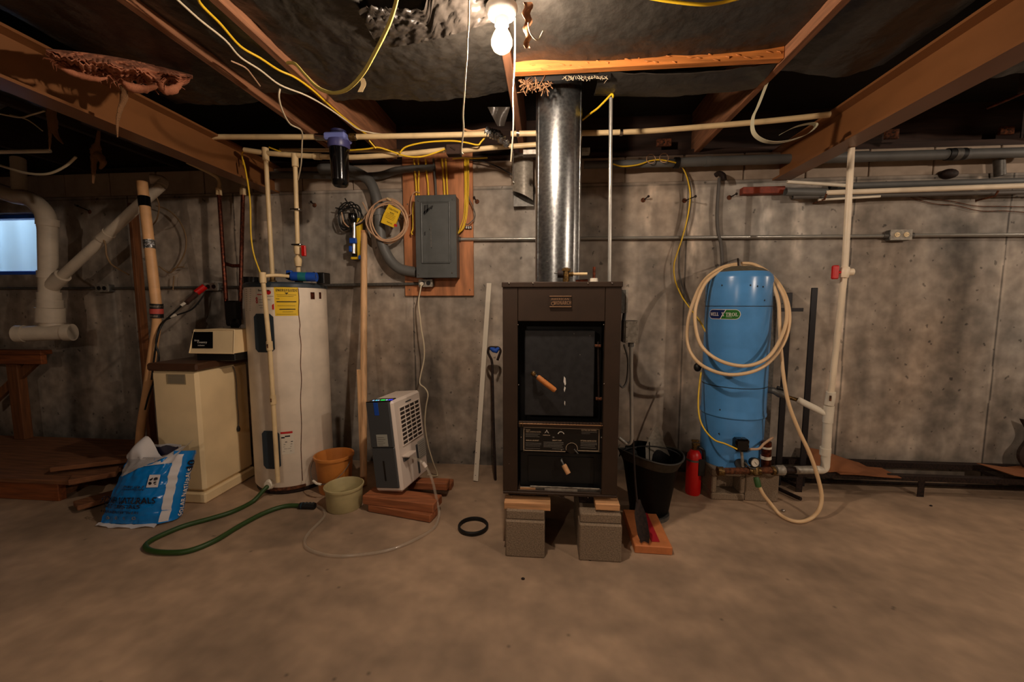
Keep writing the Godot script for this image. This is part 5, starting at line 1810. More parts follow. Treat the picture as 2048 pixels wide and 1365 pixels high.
func build_stove_surroundings():
	# concrete blocks and wooden shims under the furnace
	var zf := -1.878
	for q in [[1010, 1089, "left"], [1157, 1240, "right"]]:
		var a: float = low(q[0], 1117).x
		var b: float = low(q[1], 1117).x
		var s := Shape.new()
		s.box(Vector3(a, 0, zf - 0.40), Vector3(b, 0.188, zf), 0.006)
		solo("concrete_block", s, M.block, "grey concrete block on the floor under the %s front of the furnace" % q[2], "block", "blocks under the furnace")
		s = Shape.new()
		s.box(Vector3(a + 0.003, 0.189, zf - 0.41), Vector3(b - 0.003, 0.236, zf - 0.012), 0.005)
		solo("cap_block", s, M.block, "thin concrete cap block on the %s block under the furnace" % q[2], "block", "cap blocks under the furnace")
	var s := plate(1008, 1007, 1101, 1021, -1.905, 0.08, 0.002)
	solo("wood_shim", s, M.shim_wood, "pale wooden shim between the left cap block and the furnace", "shim", "wooden shims")
	s = plate(1191, 1010, 1240, 1022, -1.905, 0.08, 0.002)
	solo("wood_shim", s, M.shim_wood, "pale wooden shim between the right cap block and the furnace", "shim", "wooden shims")
	s = Shape.new()
	var lift: float = at(1120, 1008, -1.905).y
	for q in [[1012, 1095], [1160, 1236]]:
		s = Shape.new()
		s.box(Vector3(low(q[0], 1117).x, 0.237, -2.5), Vector3(low(q[1], 1117).x, at(1120, 992, -1.94).y - 0.001, -1.99), 0.003)
		solo("steel_rail", s, M.dark_rust, "dark support between blocks and furnace, " + ("left side" if q[0] < 1100 else "right side"), "support", "furnace supports")
	# white slat and poker against the wall
	var foot := low(952, 963)
	var head := at(964, 568, -2.985)
	s = Shape.new()
	var d := (head - foot)
	var bs := Basis(Vector3(0.97, 0, 0.24).normalized(), d.normalized(), Vector3(0.97, 0, 0.24).normalized().cross(d.normalized())).orthonormalized()
	s.box(Vector3(-0.018, 0.004, -0.004), Vector3(0.018, d.length(), 0.004), 0.001, Transform3D(bs, foot + Vector3(0, 0.002, 0.01)))
	var t := thing("metal_strip", "narrow white punched metal strip leaning on the wall left of the furnace", "strip", foot)
	var strip := obj("strip", s, M.white_paper, t)
	for k in 18:
		s = Shape.new()
		var p := foot + d * (0.03 + 0.055 * k) + bs * Vector3(-0.002, 0, 0.0045) + Vector3(0, 0.002, 0.01)
		s.lathe([Vector2(0.0, -0.0004), Vector2(0.003, -0.0004), Vector2(0.003, 0.0004), Vector2(0, 0.0004)], Transform3D(turn_to(bs.z), p), 8)
		obj("hole", s, M.black, strip)
	t = thing("fire_poker", "long brown iron poker with a hooked top wrapped in blue tape", "poker", low(991, 962))
	var zk := -2.62
	var pts := [low(991, 962) + Vector3(0, 0.01, 0)] + line3([990, 930, -2.70, 987, 850, -2.75, 985, 760, -2.80, 984, 725, -2.82, 979, 712, -2.82, 976, 704, -2.82, 979, 696, -2.82, 988, 695, -2.82, 997, 696, -2.82, 1001, 702, -2.82, 998, 712, -2.82, 995, 721, -2.82])
	pipe_part("rod", curve(pts, 5), 0.009, M.dark_rust, t, 10)
	obj("blue_tape", Shape.new().tube([at(981, 697, -2.82), at(987, 700, -2.815), at(992, 702, -2.815), at(998, 696, -2.82)], [0.012, 0.02, 0.02, 0.011], 8), M.blue_tape, t)
	# wooden pole against the wall
	t = thing("wooden_pole", "long round wooden pole leaning against the wall right of the heater", "pole", low(727, 975))
	obj("shaft", Shape.new().tube([low(727, 972) + Vector3(0, 0.004, 0), at(728, 468, -2.93)], 0.0235, 16), M.pole_wood, t)
	obj("pale_end", Shape.new().tube([at(728, 470, -2.93), at(728, 462, -2.932)], 0.0237, 16), M.shim_wood, t)
	s = Shape.new()
	s.box(Vector3(-0.012, 0.0, -0.006), Vector3(0.012, 0.80, 0.006), 0.002, Transform3D(Basis(), low(717, 972) + Vector3(0, 0.004, -0.06)))
	solo("wooden_strip", s, M.pole_wood, "short thin wooden strip standing beside the round pole", "strip")
	# black ring on the floor
	s = Shape.new()
	var rc := low(946.5, 1057)
	s.lathe([Vector2(0.074, 0.0), Vector2(0.083, 0.0), Vector2(0.085, 0.004), Vector2(0.085, 0.018), Vector2(0.082, 0.022), Vector2(0.075, 0.022), Vector2(0.073, 0.018), Vector2(0.074, 0.0)], Transform3D(Basis(), Vector3(rc.x, 0.001, rc.z)), 48)
	solo("rubber_ring", s, M.rubber, "flat black rubber ring lying alone on the concrete floor", "ring")
	# switch boxes and conduit on the furnace's right side
	t = thing("control_boxes", "two grey electrical boxes with a thin conduit on the furnace's right side", "electrical box", Vector3(0.40, 0.6, -2.2))
	var zb := -2.06
	s = plate(1240, 580, 1254, 627, zb, 0.10, 0.003)
	obj("thermostat_box", s, M.dull_steel, t)
	s = plate(1251.5, 579, 1255.5, 626, zb + 0.004, 0.10, 0.001)
	obj("box_lid", s, M.box_steel, t)
	s = plate(1247, 642, 1275, 686, zb, 0.07, 0.002)
	var jb := obj("switch_box", s, M.dull_steel, t)
	s = plate(1251, 643, 1276.5, 686, zb + 0.004, 0.004, 0.001)
	obj("cover", s, M.box_steel, t)
	for q in [[1254, 646], [1254, 683], [1274, 684], [1273, 646], [1254, 655], [1254, 675]]:
		s = Shape.new()
		s.ball(at(q[0], q[1], zb + 0.005), Vector3(0.002, 0.002, 0.001), 6)
		obj("screw", s, M.dark_rust, jb)
	obj("connector", Shape.new().tube([at(1249, 626, zb - 0.04), at(1247, 642, zb - 0.04)], 0.009, 10), M.black, t)
	pipe_part("drop_conduit", line(zb - 0.03, [1262, 686, 1263.5, 874]), 0.0095, M.conduit, t, 12)
	obj("conduit_nut", Shape.new().tube(line(zb - 0.03, [1262, 686, 1262, 694]), 0.015, 12), M.dull_steel, t)
	pipe_part("bottom_bend", curve(line3([1263.5, 872, zb - 0.03, 1262, 884, zb - 0.03, 1254, 888, zb - 0.04, 1238, 876, zb - 0.05])), 0.0095, M.conduit, t, 12)
	pipe_part("loop_wire", curve(line3([1248, 690, -2.2, 1256, 720, -2.22, 1254, 760, -2.22, 1246, 775, -2.2, 1238, 768, -2.2])), 0.006, M.grey_cable, t)
	# coal scuttle with a scrap of sheet metal, shovel, board
	var c := Vector3(0.615, 0, -2.36)
	t = thing("coal_bucket", "dented black coal bucket with a bail handle beside the furnace", "bucket", c)
	s = Shape.new()
	var wall := func(u: float, v: float, k: float) -> Vector3:
		var w := TAU * u
		var r := lerpf(0.105, 0.16, v) + 0.018 * smoothstep(0.84, 1.0, v) - k
		var lip := 0.0
		if v > 0.99:
			lip = 0.0
		var y := v * (0.355 + 0.018 * sin(w * 2.0 + 0.5) - 0.012 * cos(w))
		return c + Vector3(cos(w) * r * 1.05, 0.02 + y, -sin(w) * r * 0.72)
	s.sheet(40, 8, func(u: float, v: float): return wall.call(u, v, 0.0), Vector3.ZERO)
	s.sheet(40, 8, func(u: float, v: float): return wall.call(1.0 - u, v, 0.004), Vector3.ZERO)
	s.lathe([Vector2(0, 0.002), Vector2(0.095, 0.0), Vector2(0.112, 0.022), Vector2(0.0, 0.03)], Transform3D(Basis(), c), 32)
	obj("pail", s, mat(Color(0.075, 0.075, 0.075), 0.42, 0.4, T.blotch, Vector3(6, 6, 6)), t)
	var rim := []
	for k in 40:
		rim.append(wall.call(k / 40.0, 1.0, 0.0))
	obj("rim", Shape.new().tube(rim, 0.006, 8, false, true), mat(Color(0.24, 0.23, 0.21), 0.45, 0.4, T.blotch, Vector3(6, 6, 6)), t)
	s = Shape.new()
	s.sheet(48, 2, func(u: float, v: float): return wall.call(u, 0.84 + 0.16 * v, -0.003), Vector3.ZERO)
	obj("rim_band", s, mat(Color(0.36, 0.33, 0.28), 0.45, 0.4, T.blotch, Vector3(6, 6, 6)), t)
	obj("foot_ring", ring(c + Vector3(0, 0.012, 0), Vector3.UP, 0.09, 0.115, 0.022), M.dull_steel, t)
	var bail := []
	for k in 13:
		var w := PI * k / 12
		bail.append(c + Vector3(cos(w) * 0.18, 0.35 + 0.05 * sin(w), 0.0 - 0.05 * sin(w)))
	obj("bail", Shape.new().tube(bail, 0.004, 6), M.black, t)
	s = Shape.new()
	s.sheet(12, 10, func(u: float, v: float):
		var bot := Vector2(1292, 932).lerp(Vector2(1341, 932), u)
		var tip := Vector2(1291, 893).lerp(Vector2(1318, 855), minf(u / 0.55, 1.0)) if u < 0.55 else Vector2(1318, 855).lerp(Vector2(1341, 915), (u - 0.55) / 0.45)
		var p := at(lerpf(bot.x, tip.x, v), lerpf(bot.y, tip.y, v), -2.42)
		return p + Vector3(0, 0, -0.05 * sin(PI * u)), Vector3(0, 0, -0.002))
	solo("sheet_scrap", s, M.box_steel, "curved scrap of grey sheet metal standing in the coal bucket", "sheet metal")
	s = Shape.new()
	s.sheet(10, 6, func(u: float, v: float):
		var p := at(lerpf(1250, 1300, u), lerpf(932, 893 - 8 * u, v), -2.44)
		return p + Vector3(0, 0, -0.06 * sin(PI * u)), Vector3(0, 0, -0.002))
	solo("sheet_scrap", s, M.stove_black, "dark bent sheet metal leaning in the back of the coal bucket", "sheet metal")
	t = thing("shovel", "small rusty fire shovel propped upright against the coal bucket", "shovel", low(1288, 1088, 0.05))
	var sp := line3([1266, 880, -2.12, 1267, 900, -2.11, 1270, 960, -2.08, 1274, 1004, -2.045])
	pipe_part("handle", curve(sp), 0.0062, M.dark_rust, t, 8)
	s = Shape.new()
	var b0 := at(1276, 1000, -2.05)
	var b1 := low(1290, 1088, 0.052)
	s.sheet(10, 12, func(u: float, v: float):
		var p := b0.lerp(b1, v)
		var wd := lerpf(0.012, 0.03, smoothstep(0.0, 0.4, v)) * (1.0 - 0.35 * smoothstep(0.8, 1.0, v))
		return p + Vector3((u - 0.5) * 2.0 * wd, 0, -0.018 * (1 - pow(2 * u - 1, 2)) * v), Vector3(0, 0, -0.003))
	obj("blade", s, M.dark_rust, t)
	var f0 := low(1273, 1108)
	var f1 := low(1345, 1112)
	s = Shape.new()
	var dd := low(1313, 1043) - f1
	dd.y = 0
	var rt := Vector3(-dd.z, 0, dd.x).normalized()
	s.box(Vector3(-0.185, 0.0, 0.0), Vector3(0, 0.042, 0.36), 0.004, Transform3D(Basis(rt, Vector3.UP, dd.normalized()), Vector3(f1.x, 0.0, f1.z)))
	solo("floor_board", s, mat(Color(0.80, 0.48, 0.27), 0.65, 0, T.soft, Vector3(5, 5, 5)), "orange-brown offcut of board on the floor under the shovel", "board")
	s = Shape.new()
	s.box(Vector3(-0.02, 0.0435, 0.01), Vector3(0.02, 0.0445, 0.30), 0.0, Transform3D(Basis(rt, Vector3.UP, dd.normalized()), low(1312, 1103) * Vector3(1, 0, 1)))
	solo("paint_stripe", s, mat(Color(0.66, 0.12, 0.16), 0.5), "red paint stripe along the board under the shovel", "paint")


func build_panel():
	# plywood backboard, breaker panel, cables, conduit
	var zb := -2.975
	var s := plate(807, 300, 946, 592, zb, 0.022, 0.002)
	var t := thing("backboard", "orange plywood backboard behind the grey breaker panel", "board", at(877, 592, zb))
	obj("plywood", s, M.plywood, t)
	for q in [[815, 409], [819, 580], [940, 580], [930, 430]]:
		s = Shape.new()
		s.ball(at(q[0], q[1], zb + 0.001), Vector3(0.006, 0.006, 0.003), 10)
		obj("screw", s, M.chrome, t)
	var zp := -2.86
	t = thing("breaker_panel", "grey steel breaker panel with a hinged door on the plywood backboard", "electrical panel", at(870, 558, zp))
	var o := rect(831, 390, 913, 556, zp)
	s = Shape.new()
	s.box(Vector3(o[0].x + 0.004, o[0].y + 0.004, zb), Vector3(o[1].x - 0.004, o[1].y - 0.004, zp - 0.008), 0.003)
	obj("enclosure", s, M.panel_grey, t)
	s = Shape.new()
	s.box(o[0] - Vector3(0, 0, 0.010), o[1], 0.006)
	var cover := obj("cover", s, M.panel_grey, t)
	var dr := rect(843, 405, 899, 526, zp + 0.003)
	s = Shape.new()
	s.box(dr[0] - Vector3(0, 0, 0.003), dr[1], 0.002)
	var door := obj("door", s, M.panel_grey, t)
	for q in [[Vector3(dr[0].x, dr[0].y, zp), Vector3(dr[0].x, dr[1].y, zp)], [Vector3(dr[1].x, dr[0].y, zp), Vector3(dr[1].x, dr[1].y, zp)], [Vector3(dr[0].x, dr[0].y, zp), Vector3(dr[1].x, dr[0].y, zp)], [Vector3(dr[0].x, dr[1].y, zp), Vector3(dr[1].x, dr[1].y, zp)]]:
		var rim := obj("door_rim", Shape.new().tube([q[0], q[1]], 0.007, 10), M.panel_grey, door)
	s = plate(861, 448, 862.6, 495, zp + 0.0055, 0.003, 0.0)
	obj("door_latch", s, M.dull_steel, door)
	s = Shape.new()
	for q in [[[848, 411, 852, 410, 851, 423, 847, 428]], [[853, 410, 856, 409, 857, 418, 853, 427]], [[847, 424, 864, 411, 867, 412, 850, 430]], [[846, 427, 850, 424, 849, 432]], [[861, 417, 866, 413, 863, 420]], [[848, 465, 851, 463, 851, 471, 848, 472]], [[858, 459, 860, 457, 860, 462]], [[861, 494, 864, 494, 863, 498]]]:
		var poly := []
		for i in range(0, q[0].size(), 2):
			var p := at(q[0][i], q[0][i + 1], zp + 0.0035)
			poly.append(Vector2(p.x, p.y))
		s.slab(poly, 0.0004, Transform3D(Basis(), Vector3(0, 0, zp + 0.0032)))
	obj("scraped_paint", s, M.black, door)
	for q in [[837, 402], [905, 399], [904, 546], [837, 549]]:
		s = Shape.new()
		s.ball(at(q[0], q[1], zp + 0.001), Vector3(0.006, 0.006, 0.004), 10)
		obj("screw", s, M.chrome if q[0] == 904 else M.dull_steel, cover)
	# cables entering the top of the panel
	var runs := [[829, 833, 388, 0], [837, 838, 388, 0], [852, 857, 388, 0], [885, 889, 388, 0], [892, 895, 386, 0], [868, 872, 388, 1]]
	var i := 0
	for q in runs:
		var grey: bool = q[3] == 1
		cable("panel_cable", curve(line(-2.945, [q[0] - 1, 318, q[0] + 1, 345, q[1] - 1, 368, q[1], q[2] + 4])), 0.009 if grey else 0.0065, M.grey_cable if grey else M.yellow_cable, "thick grey cable entering the top of the breaker panel" if grey else ["leftmost yellow cable running down into the panel top", "second yellow cable from the left, entering the panel top", "wavy yellow cable left of the thick grey one", "yellow cable just right of the thick grey one", "rightmost yellow cable entering the panel top"][i], "cable", "cables into the panel top")
		i += 1
	var r := [[929, 930, 928, 921, 915], [931, 932, 931, 925, 917], [934, 934, 933, 928, 918], [937, 937, 934, 927, 920]]
	for k in 4:
		cable("side_cable", curve(line(-2.94 + 0.004 * k, [r[k][0], 318, r[k][1], 380, r[k][2], 430, r[k][3], 455, r[k][4], 470 - k * 2])), 0.0040, M.yellow_cable, ["innermost of the four yellow cables", "second of the four yellow cables", "third of the four yellow cables", "outermost of the four yellow cables"][k] + " bundled down the panel's right side", "cable", "yellow cables right of the panel")
	cable("side_cable", curve(line(-2.93, [825, 470, 823, 465, 826, 455, 826, 420, 828, 405])), 0.0055, M.yellow_cable, "yellow cable hooked down the panel's left edge", "cable")
	cable("thin_wire", curve(line(-2.93, [839, 386, 831, 384, 825, 390, 821, 410, 822, 428, 815, 432, 806, 440])), 0.0035, M.tan_cable, "thin tan wire looping off the top left of the panel", "wire")
	cable("thin_wire", curve(line(-2.93, [938, 330, 937, 390, 944, 410, 950, 428, 948, 438, 936, 449, 930, 447])), 0.0035, M.grey_cable, "thin dark wire looping off the backboard's right edge", "wire")
	t = thing("bell_clip", "small metal terminal block on the right of the backboard", "terminal", at(937, 455, -2.96))
	s = plate(930, 452, 943, 458, -2.955, 0.02, 0.003)
	obj("base", s, M.dull_steel, t)
	for x in [932, 936, 940]:
		s = plate(x, 452.5, x + 2, 457.5, -2.950, 0.008, 0.001)
		obj("terminal_screw", s, M.chrome, t)
	# receptacle below, with the white cord to the dehumidifier
	var ob := at(853, 567, -2.94)
	var ot := receptacle_box("outlet_box", ob, 0.105, 0.055, "metal outlet box under the breaker panel with a white cord plugged in", false, "metal wall boxes")
	s = Shape.new()
	s.tube([ob + Vector3(-0.024, -0.004, 0.02), ob + Vector3(-0.024, -0.006, 0.045)], 0.014, 10)
	t = thing("power_cable", "long white power cord hanging from the outlet to the dehumidifier", "cord", low(870, 950))
	obj("plug", s, M.white_pvc, t)
	pipe_part("wire", curve([ob + Vector3(-0.024, -0.008, 0.045)] + line3([840, 585, -2.89, 837, 605, -2.89, 840, 635, -2.88, 843, 660, -2.87, 848, 690, -2.86, 848, 720, -2.85, 841, 752, -2.82, 840, 768, -2.8, 850, 777, -2.78, 856, 790, -2.76, 852, 815, -2.75, 850, 850, -2.74, 856, 890, -2.74, 866, 925, -2.74, 875, 950, -2.76, 866, 952, -2.72, 856, 950, -2.66]), 6), 0.0048, M.white_cable, t, 8)
	# galvanized conduit runs
	t = thing("conduit", "long galvanized conduit running right along the wall from the breaker panel", "conduit", at(1500, 473, -2.97))
	pipe_part("left_run", line(-2.965, [914, 479, 1160, 477]), 0.0115, M.conduit, t, 12)
	pipe_part("middle_run", line(-2.965, [1160, 477, 1776, 472]), 0.0115, M.conduit, t, 12)
	pipe_part("right_run", line(-2.965, [1816, 471, 2140, 469]), 0.0115, M.conduit, t, 12)
	for q in [[915, 922, 479], [1766, 1778, 472], [1814, 1826, 471]]:
		obj("connector", Shape.new().tube(line(-2.965, [q[0], q[2], q[1], q[2]]), 0.017, 12), M.dull_steel, t)
	t = thing("conduit", "dark conduit from the water heater to the outlet under the panel", "conduit", at(750, 570, -2.97))
	pipe_part("run", line(-2.965, [650, 571, 839, 568]), 0.0115, M.dull_steel, t, 12)
	receptacle_box("outlet_box", at(1797, 471, -2.965), 0.135, 0.07, "dark outlet box with two ivory sockets on the right conduit", true, "metal wall boxes")
	# thick grey service conduit sweeping into the panel
	t = thing("service_conduit", "thick grey plastic conduit sweeping down the wall into the left of the panel", "conduit", at(760, 520, -2.93))
	var zc := -2.925
	pipe_part("sweep", curve(line(zc, [640, 338, 680, 339, 712, 345, 738, 362, 751, 390, 757, 420, 760, 460, 765, 490, 780, 520, 800, 538, 833, 545]), 6), 0.038, M.grey_pvc, t, 20)
	obj("coupling", Shape.new().tube(line(zc, [756, 412, 758, 432]), 0.043, 20), M.grey_pvc, t)
	t = thing("service_conduit", "thick grey plastic conduit along the top of the wall left of the backboard", "conduit", at(740, 347, -2.9))
	pipe_part("run", curve(line(-2.955, [470, 352, 600, 350, 700, 353, 760, 351, 800, 340, 870, 336])), 0.026, M.grey_pvc, t, 16)


func build_hung_things():
	# filter housing in the water pipe
	var z := -2.45
	var c := Vector3(-1.283, 0, z)
	var top: float = at(678, 262, z).y
	var bot: float = at(678, 373, z).y
	var t := thing("water_filter", "black water filter canister with a purple-blue head on the ceiling pipe", "water filter", Vector3(c.x, bot, z))
	var s := Shape.new()
	var hgt := top - bot
	s.lathe([Vector2(0, bot), Vector2(0.038, bot), Vector2(0.047, bot + 0.012), Vector2(0.051, bot + 0.04), Vector2(0.056, bot + hgt * 0.66), Vector2(0.056, bot + hgt * 0.68), Vector2(0, bot + hgt * 0.68)], Transform3D(Basis(), c), 36)
	obj("sump", s, M.gloss_black, t)
	s = Shape.new()
	s.lathe([Vector2(0, bot + hgt * 0.68), Vector2(0.060, bot + hgt * 0.68), Vector2(0.066, bot + hgt * 0.72), Vector2(0.064, bot + hgt * 0.82), Vector2(0, bot + hgt * 0.82)], Transform3D(Basis(), c), 36)
	obj("collar", s, mat(Color(0.26, 0.26, 0.46), 0.4), t)
	s = Shape.new()
	s.box(Vector3(c.x - 0.072, bot + hgt * 0.80, z - 0.05), Vector3(c.x + 0.066, bot + hgt * 0.93, z + 0.055), 0.012)
	obj("head", s, mat(Color(0.44, 0.48, 0.74), 0.4), t)
	s = Shape.new()
	s.lathe([Vector2(0, bot + hgt * 0.93), Vector2(0.046, bot + hgt * 0.93), Vector2(0.046, top), Vector2(0, top)], Transform3D(Basis(), c), 24)
	obj("cap", s, mat(Color(0.14, 0.14, 0.30), 0.5), t)
	for q in [[632, 651], [700, 712]]:
		obj("union", Shape.new().tube(line(z, [q[0], 274, q[1], 274]), 0.021, 14), M.old_brass if q[0] > 650 else M.chrome, t)
	# tan cable coil with a yellow tag
	var zc := -2.90
	t = thing("cable_coil", "coil of tan cable hanging on the wall between the grey conduit and panel", "cable", at(775, 495, zc))
	var turns := [[776, 442, 39, 45, 0.0], [775, 441, 36, 42, 0.012], [777, 443, 33, 38, 0.02], [773, 440, 40, 40, 0.026], [776, 446, 37, 37, 0.03]]
	for q in turns:
		var p := []
		for k in 28:
			var w := TAU * k / 28
			p.append(at(q[0] + q[2] * cos(w) + 1.5 * sin(3 * w + q[3]), q[1] + q[3] * sin(w), zc + q[4]))
		obj("turn", Shape.new().tube(p, 0.0055, 8, false, true), M.tan_cable, t)
	obj("tie", Shape.new().tube(line(zc + 0.04, [774, 397, 782, 401]), 0.008, 8), M.cpvc, t)
	t = thing("yellow_packet", "yellow printed packet hanging inside the tan cable coil", "packet", at(782, 455, zc))
	var zy := zc + 0.05
	var pk := []
	for q in [[779, 409], [802, 422], [794, 445], [788, 456], [763, 446], [768, 430]]:
		var p := at(q[0], q[1], zy)
		pk.append(Vector2(p.x, p.y))
	s = Shape.new()
	s.slab(pk, 0.012, Transform3D(Basis(), Vector3(0, 0, zy)))
	var card := obj("card", s, M.yellow_paper, t)
	var rt := (at(801, 427, zy) - at(776, 415, zy)).normalized()
	var up := Vector3(-rt.y, rt.x, 0)
	for q in [["CAUTION", 787, 421, 0.012], ["WIRE", 784, 427, 0.010], ["PLASTIC", 779, 446, 0.008]]:
		s = Shape.new()
		s.letters(q[0], q[3], flatly(at(q[1], q[2], zy + 0.013), rt, up), 0.0)
		obj("lettering", s, M.ink, card)
	s = Shape.new()
	for k in 4:
		var p := at(782.5 - k * 1.3, 430 + k * 2.6, zy + 0.0126)
		s.quad(p - rt * 0.035 - up * 0.001, p + rt * 0.035 - up * 0.001, p + rt * 0.035 + up * 0.001, p - rt * 0.035 + up * 0.001)
	obj("fine_lettering", s, M.copper, card)
	s = Shape.new()
	var rd := at(791, 451, zy + 0.0128)
	s.quad(rd - rt * 0.012 - up * 0.008, rd + rt * 0.012 - up * 0.008, rd + rt * 0.012 + up * 0.008, rd - rt * 0.012 + up * 0.008)
	obj("red_print", s, M.red_ink, card)
	# drop light in a yellow sleeve with black cord bundle
	t = thing("cord_bundle", "tangled black cord bundle hanging on a nail beside the wooden pole", "cord", at(702, 470, -2.92))
	for q in [[692, 433, 17, 27, 0.0], [698, 430, 20, 25, 0.015], [705, 432, 17, 22, 0.03], [700, 436, 25, 20, 0.04]]:
		var p := []
		for k in 22:
			var w := TAU * k / 22
			p.append(at(q[0] + q[2] * cos(w) + 2.0 * sin(2 * w + q[3]), q[1] + q[3] * sin(w) + 2.0 * cos(3 * w), -2.94 + q[4]))
		obj("loop", Shape.new().tube(curve(p, 2, true), 0.0048, 7, false, true), M.black_cable, t)
	for q in [[700, 415, 690, 397], [690, 420, 671, 416], [704, 440, 700, 470]]:
		pipe_part("end", line(-2.92, [q[0], q[1], q[2], q[3]]), 0.0048, M.black_cable, t, 7)
	for q in [[683, 425, 688, 445, 698, 455], [703, 450, 722, 444, 733, 430], [735, 424, 728, 410, 725, 405]]:
		pipe_part("tan_strand", curve(line(-2.90, [q[0], q[1], q[2], q[3], q[4], q[5]])), 0.0048, M.tan_cable, t, 7)
	t = thing("work_light", "fluorescent work light in a yellow and black sleeve on the wall, blue taped", "lamp", at(710, 520, -2.92))
	var zl := -2.92
	s = plate(702, 448, 720, 520, zl, 0.05, 0.006)
	obj("black_back", s, M.black, t)
	s = plate(713, 436, 721, 517, zl + 0.012, 0.05, 0.004)
	obj("yellow_sleeve", s, M.yellow_paper, t)
	s = plate(701, 514, 719, 519, zl + 0.016, 0.05, 0.004)
	obj("yellow_foot", s, M.yellow_paper, t)
	obj("clear_tube", Shape.new().tube(line(zl + 0.014, [708, 440, 708, 508]), 0.018, 16), M.chrome, t)
	obj("socket_head", Shape.new().tube(line(zl + 0.02, [705, 428, 706, 436, 708, 446]), [0.03, 0.034, 0.02], 14), M.gloss_black, t)
	for q in [[698, 476, 712, 487], [697, 492, 703, 504], [716, 511, 721, 519]]:
		s = plate(q[0], q[1], q[2], q[3], zl + 0.036, 0.02, 0.004)
		obj("blue_tape", s, M.blue_tape, t)
	# sheet metal collar behind the flue
	t = thing("metal_shield", "curved pale sheet metal piece on the wall behind the flue pipe", "sheet metal", at(1045, 412, -2.9))
	s = Shape.new()
	s.sheet(14, 6, func(u: float, v: float):
		var b := lerpf(382, 401, u * u * 0.6 + u * 0.4)
		return at(lerpf(1025, 1066, u), lerpf(b, 306, v), -2.86 + 0.05 * sin(PI * u * 0.9)), Vector3(0, 0, -0.003))
	obj("shield", s, M.box_steel, t)
	s = plate(1027, 380, 1068, 413, -2.93, 0.004, 0.001)
	obj("lower_flange", s, M.dull_steel, t)
	s = Shape.new()
	s.ball(at(1061, 369, -2.81), Vector3(0.004, 0.004, 0.004), 8)
	obj("rivet", s, M.black, t)
	s = plate(1046, 297, 1180, 307, -2.366, 0.05, 0.002)
	solo("flue_bracket", s, M.box_steel, "flat sheet metal bracket behind the flue, showing on both sides of it", "bracket")
	# upright conduit right of the flue with a yellow cable at its top
	t = thing("thin_conduit", "thin upright conduit standing on the furnace, right of the flue", "conduit", at(1219, 560, -2.15))
	pipe_part("tube", line(-2.15, [1222, 196, 1219, 566]), 0.0095, M.conduit, t, 12)
	cable("yellow_cable", curve(line3([1222, 200, -2.15, 1226, 193, -2.15, 1223, 189, -2.16, 1212, 200, -2.2, 1195, 217, -2.25, 1180, 228, -2.32, 1165, 240, -2.4]), 6), 0.0055, M.yellow_cable, "yellow cable bending out of the thin conduit's top behind the flue", "cable")
	# pull chain and hanging wires
	cable("pull_string", curve(line(-1.56, [1030, 36, 1030, 100, 1029, 140, 1026, 190, 1027, 230, 1026, 270, 1022, 324]), 4), 0.003, M.white_cable, "white pull cord hanging behind the bulb", "cord")
	t = thing("pull_chain", "fine bead chain with a small bell at its end, below the white pull string", "chain", at(1027, 368, -1.56))
	pipe_part("chain", line(-1.56, [1026, 272, 1026, 300, 1027, 368]), 0.0016, M.chrome, t, 6)
	s = Shape.new()
	s.ball(at(1027, 366, -1.56), Vector3(0.004, 0.006, 0.004), 10)
	obj("bell", s, M.chrome, t)


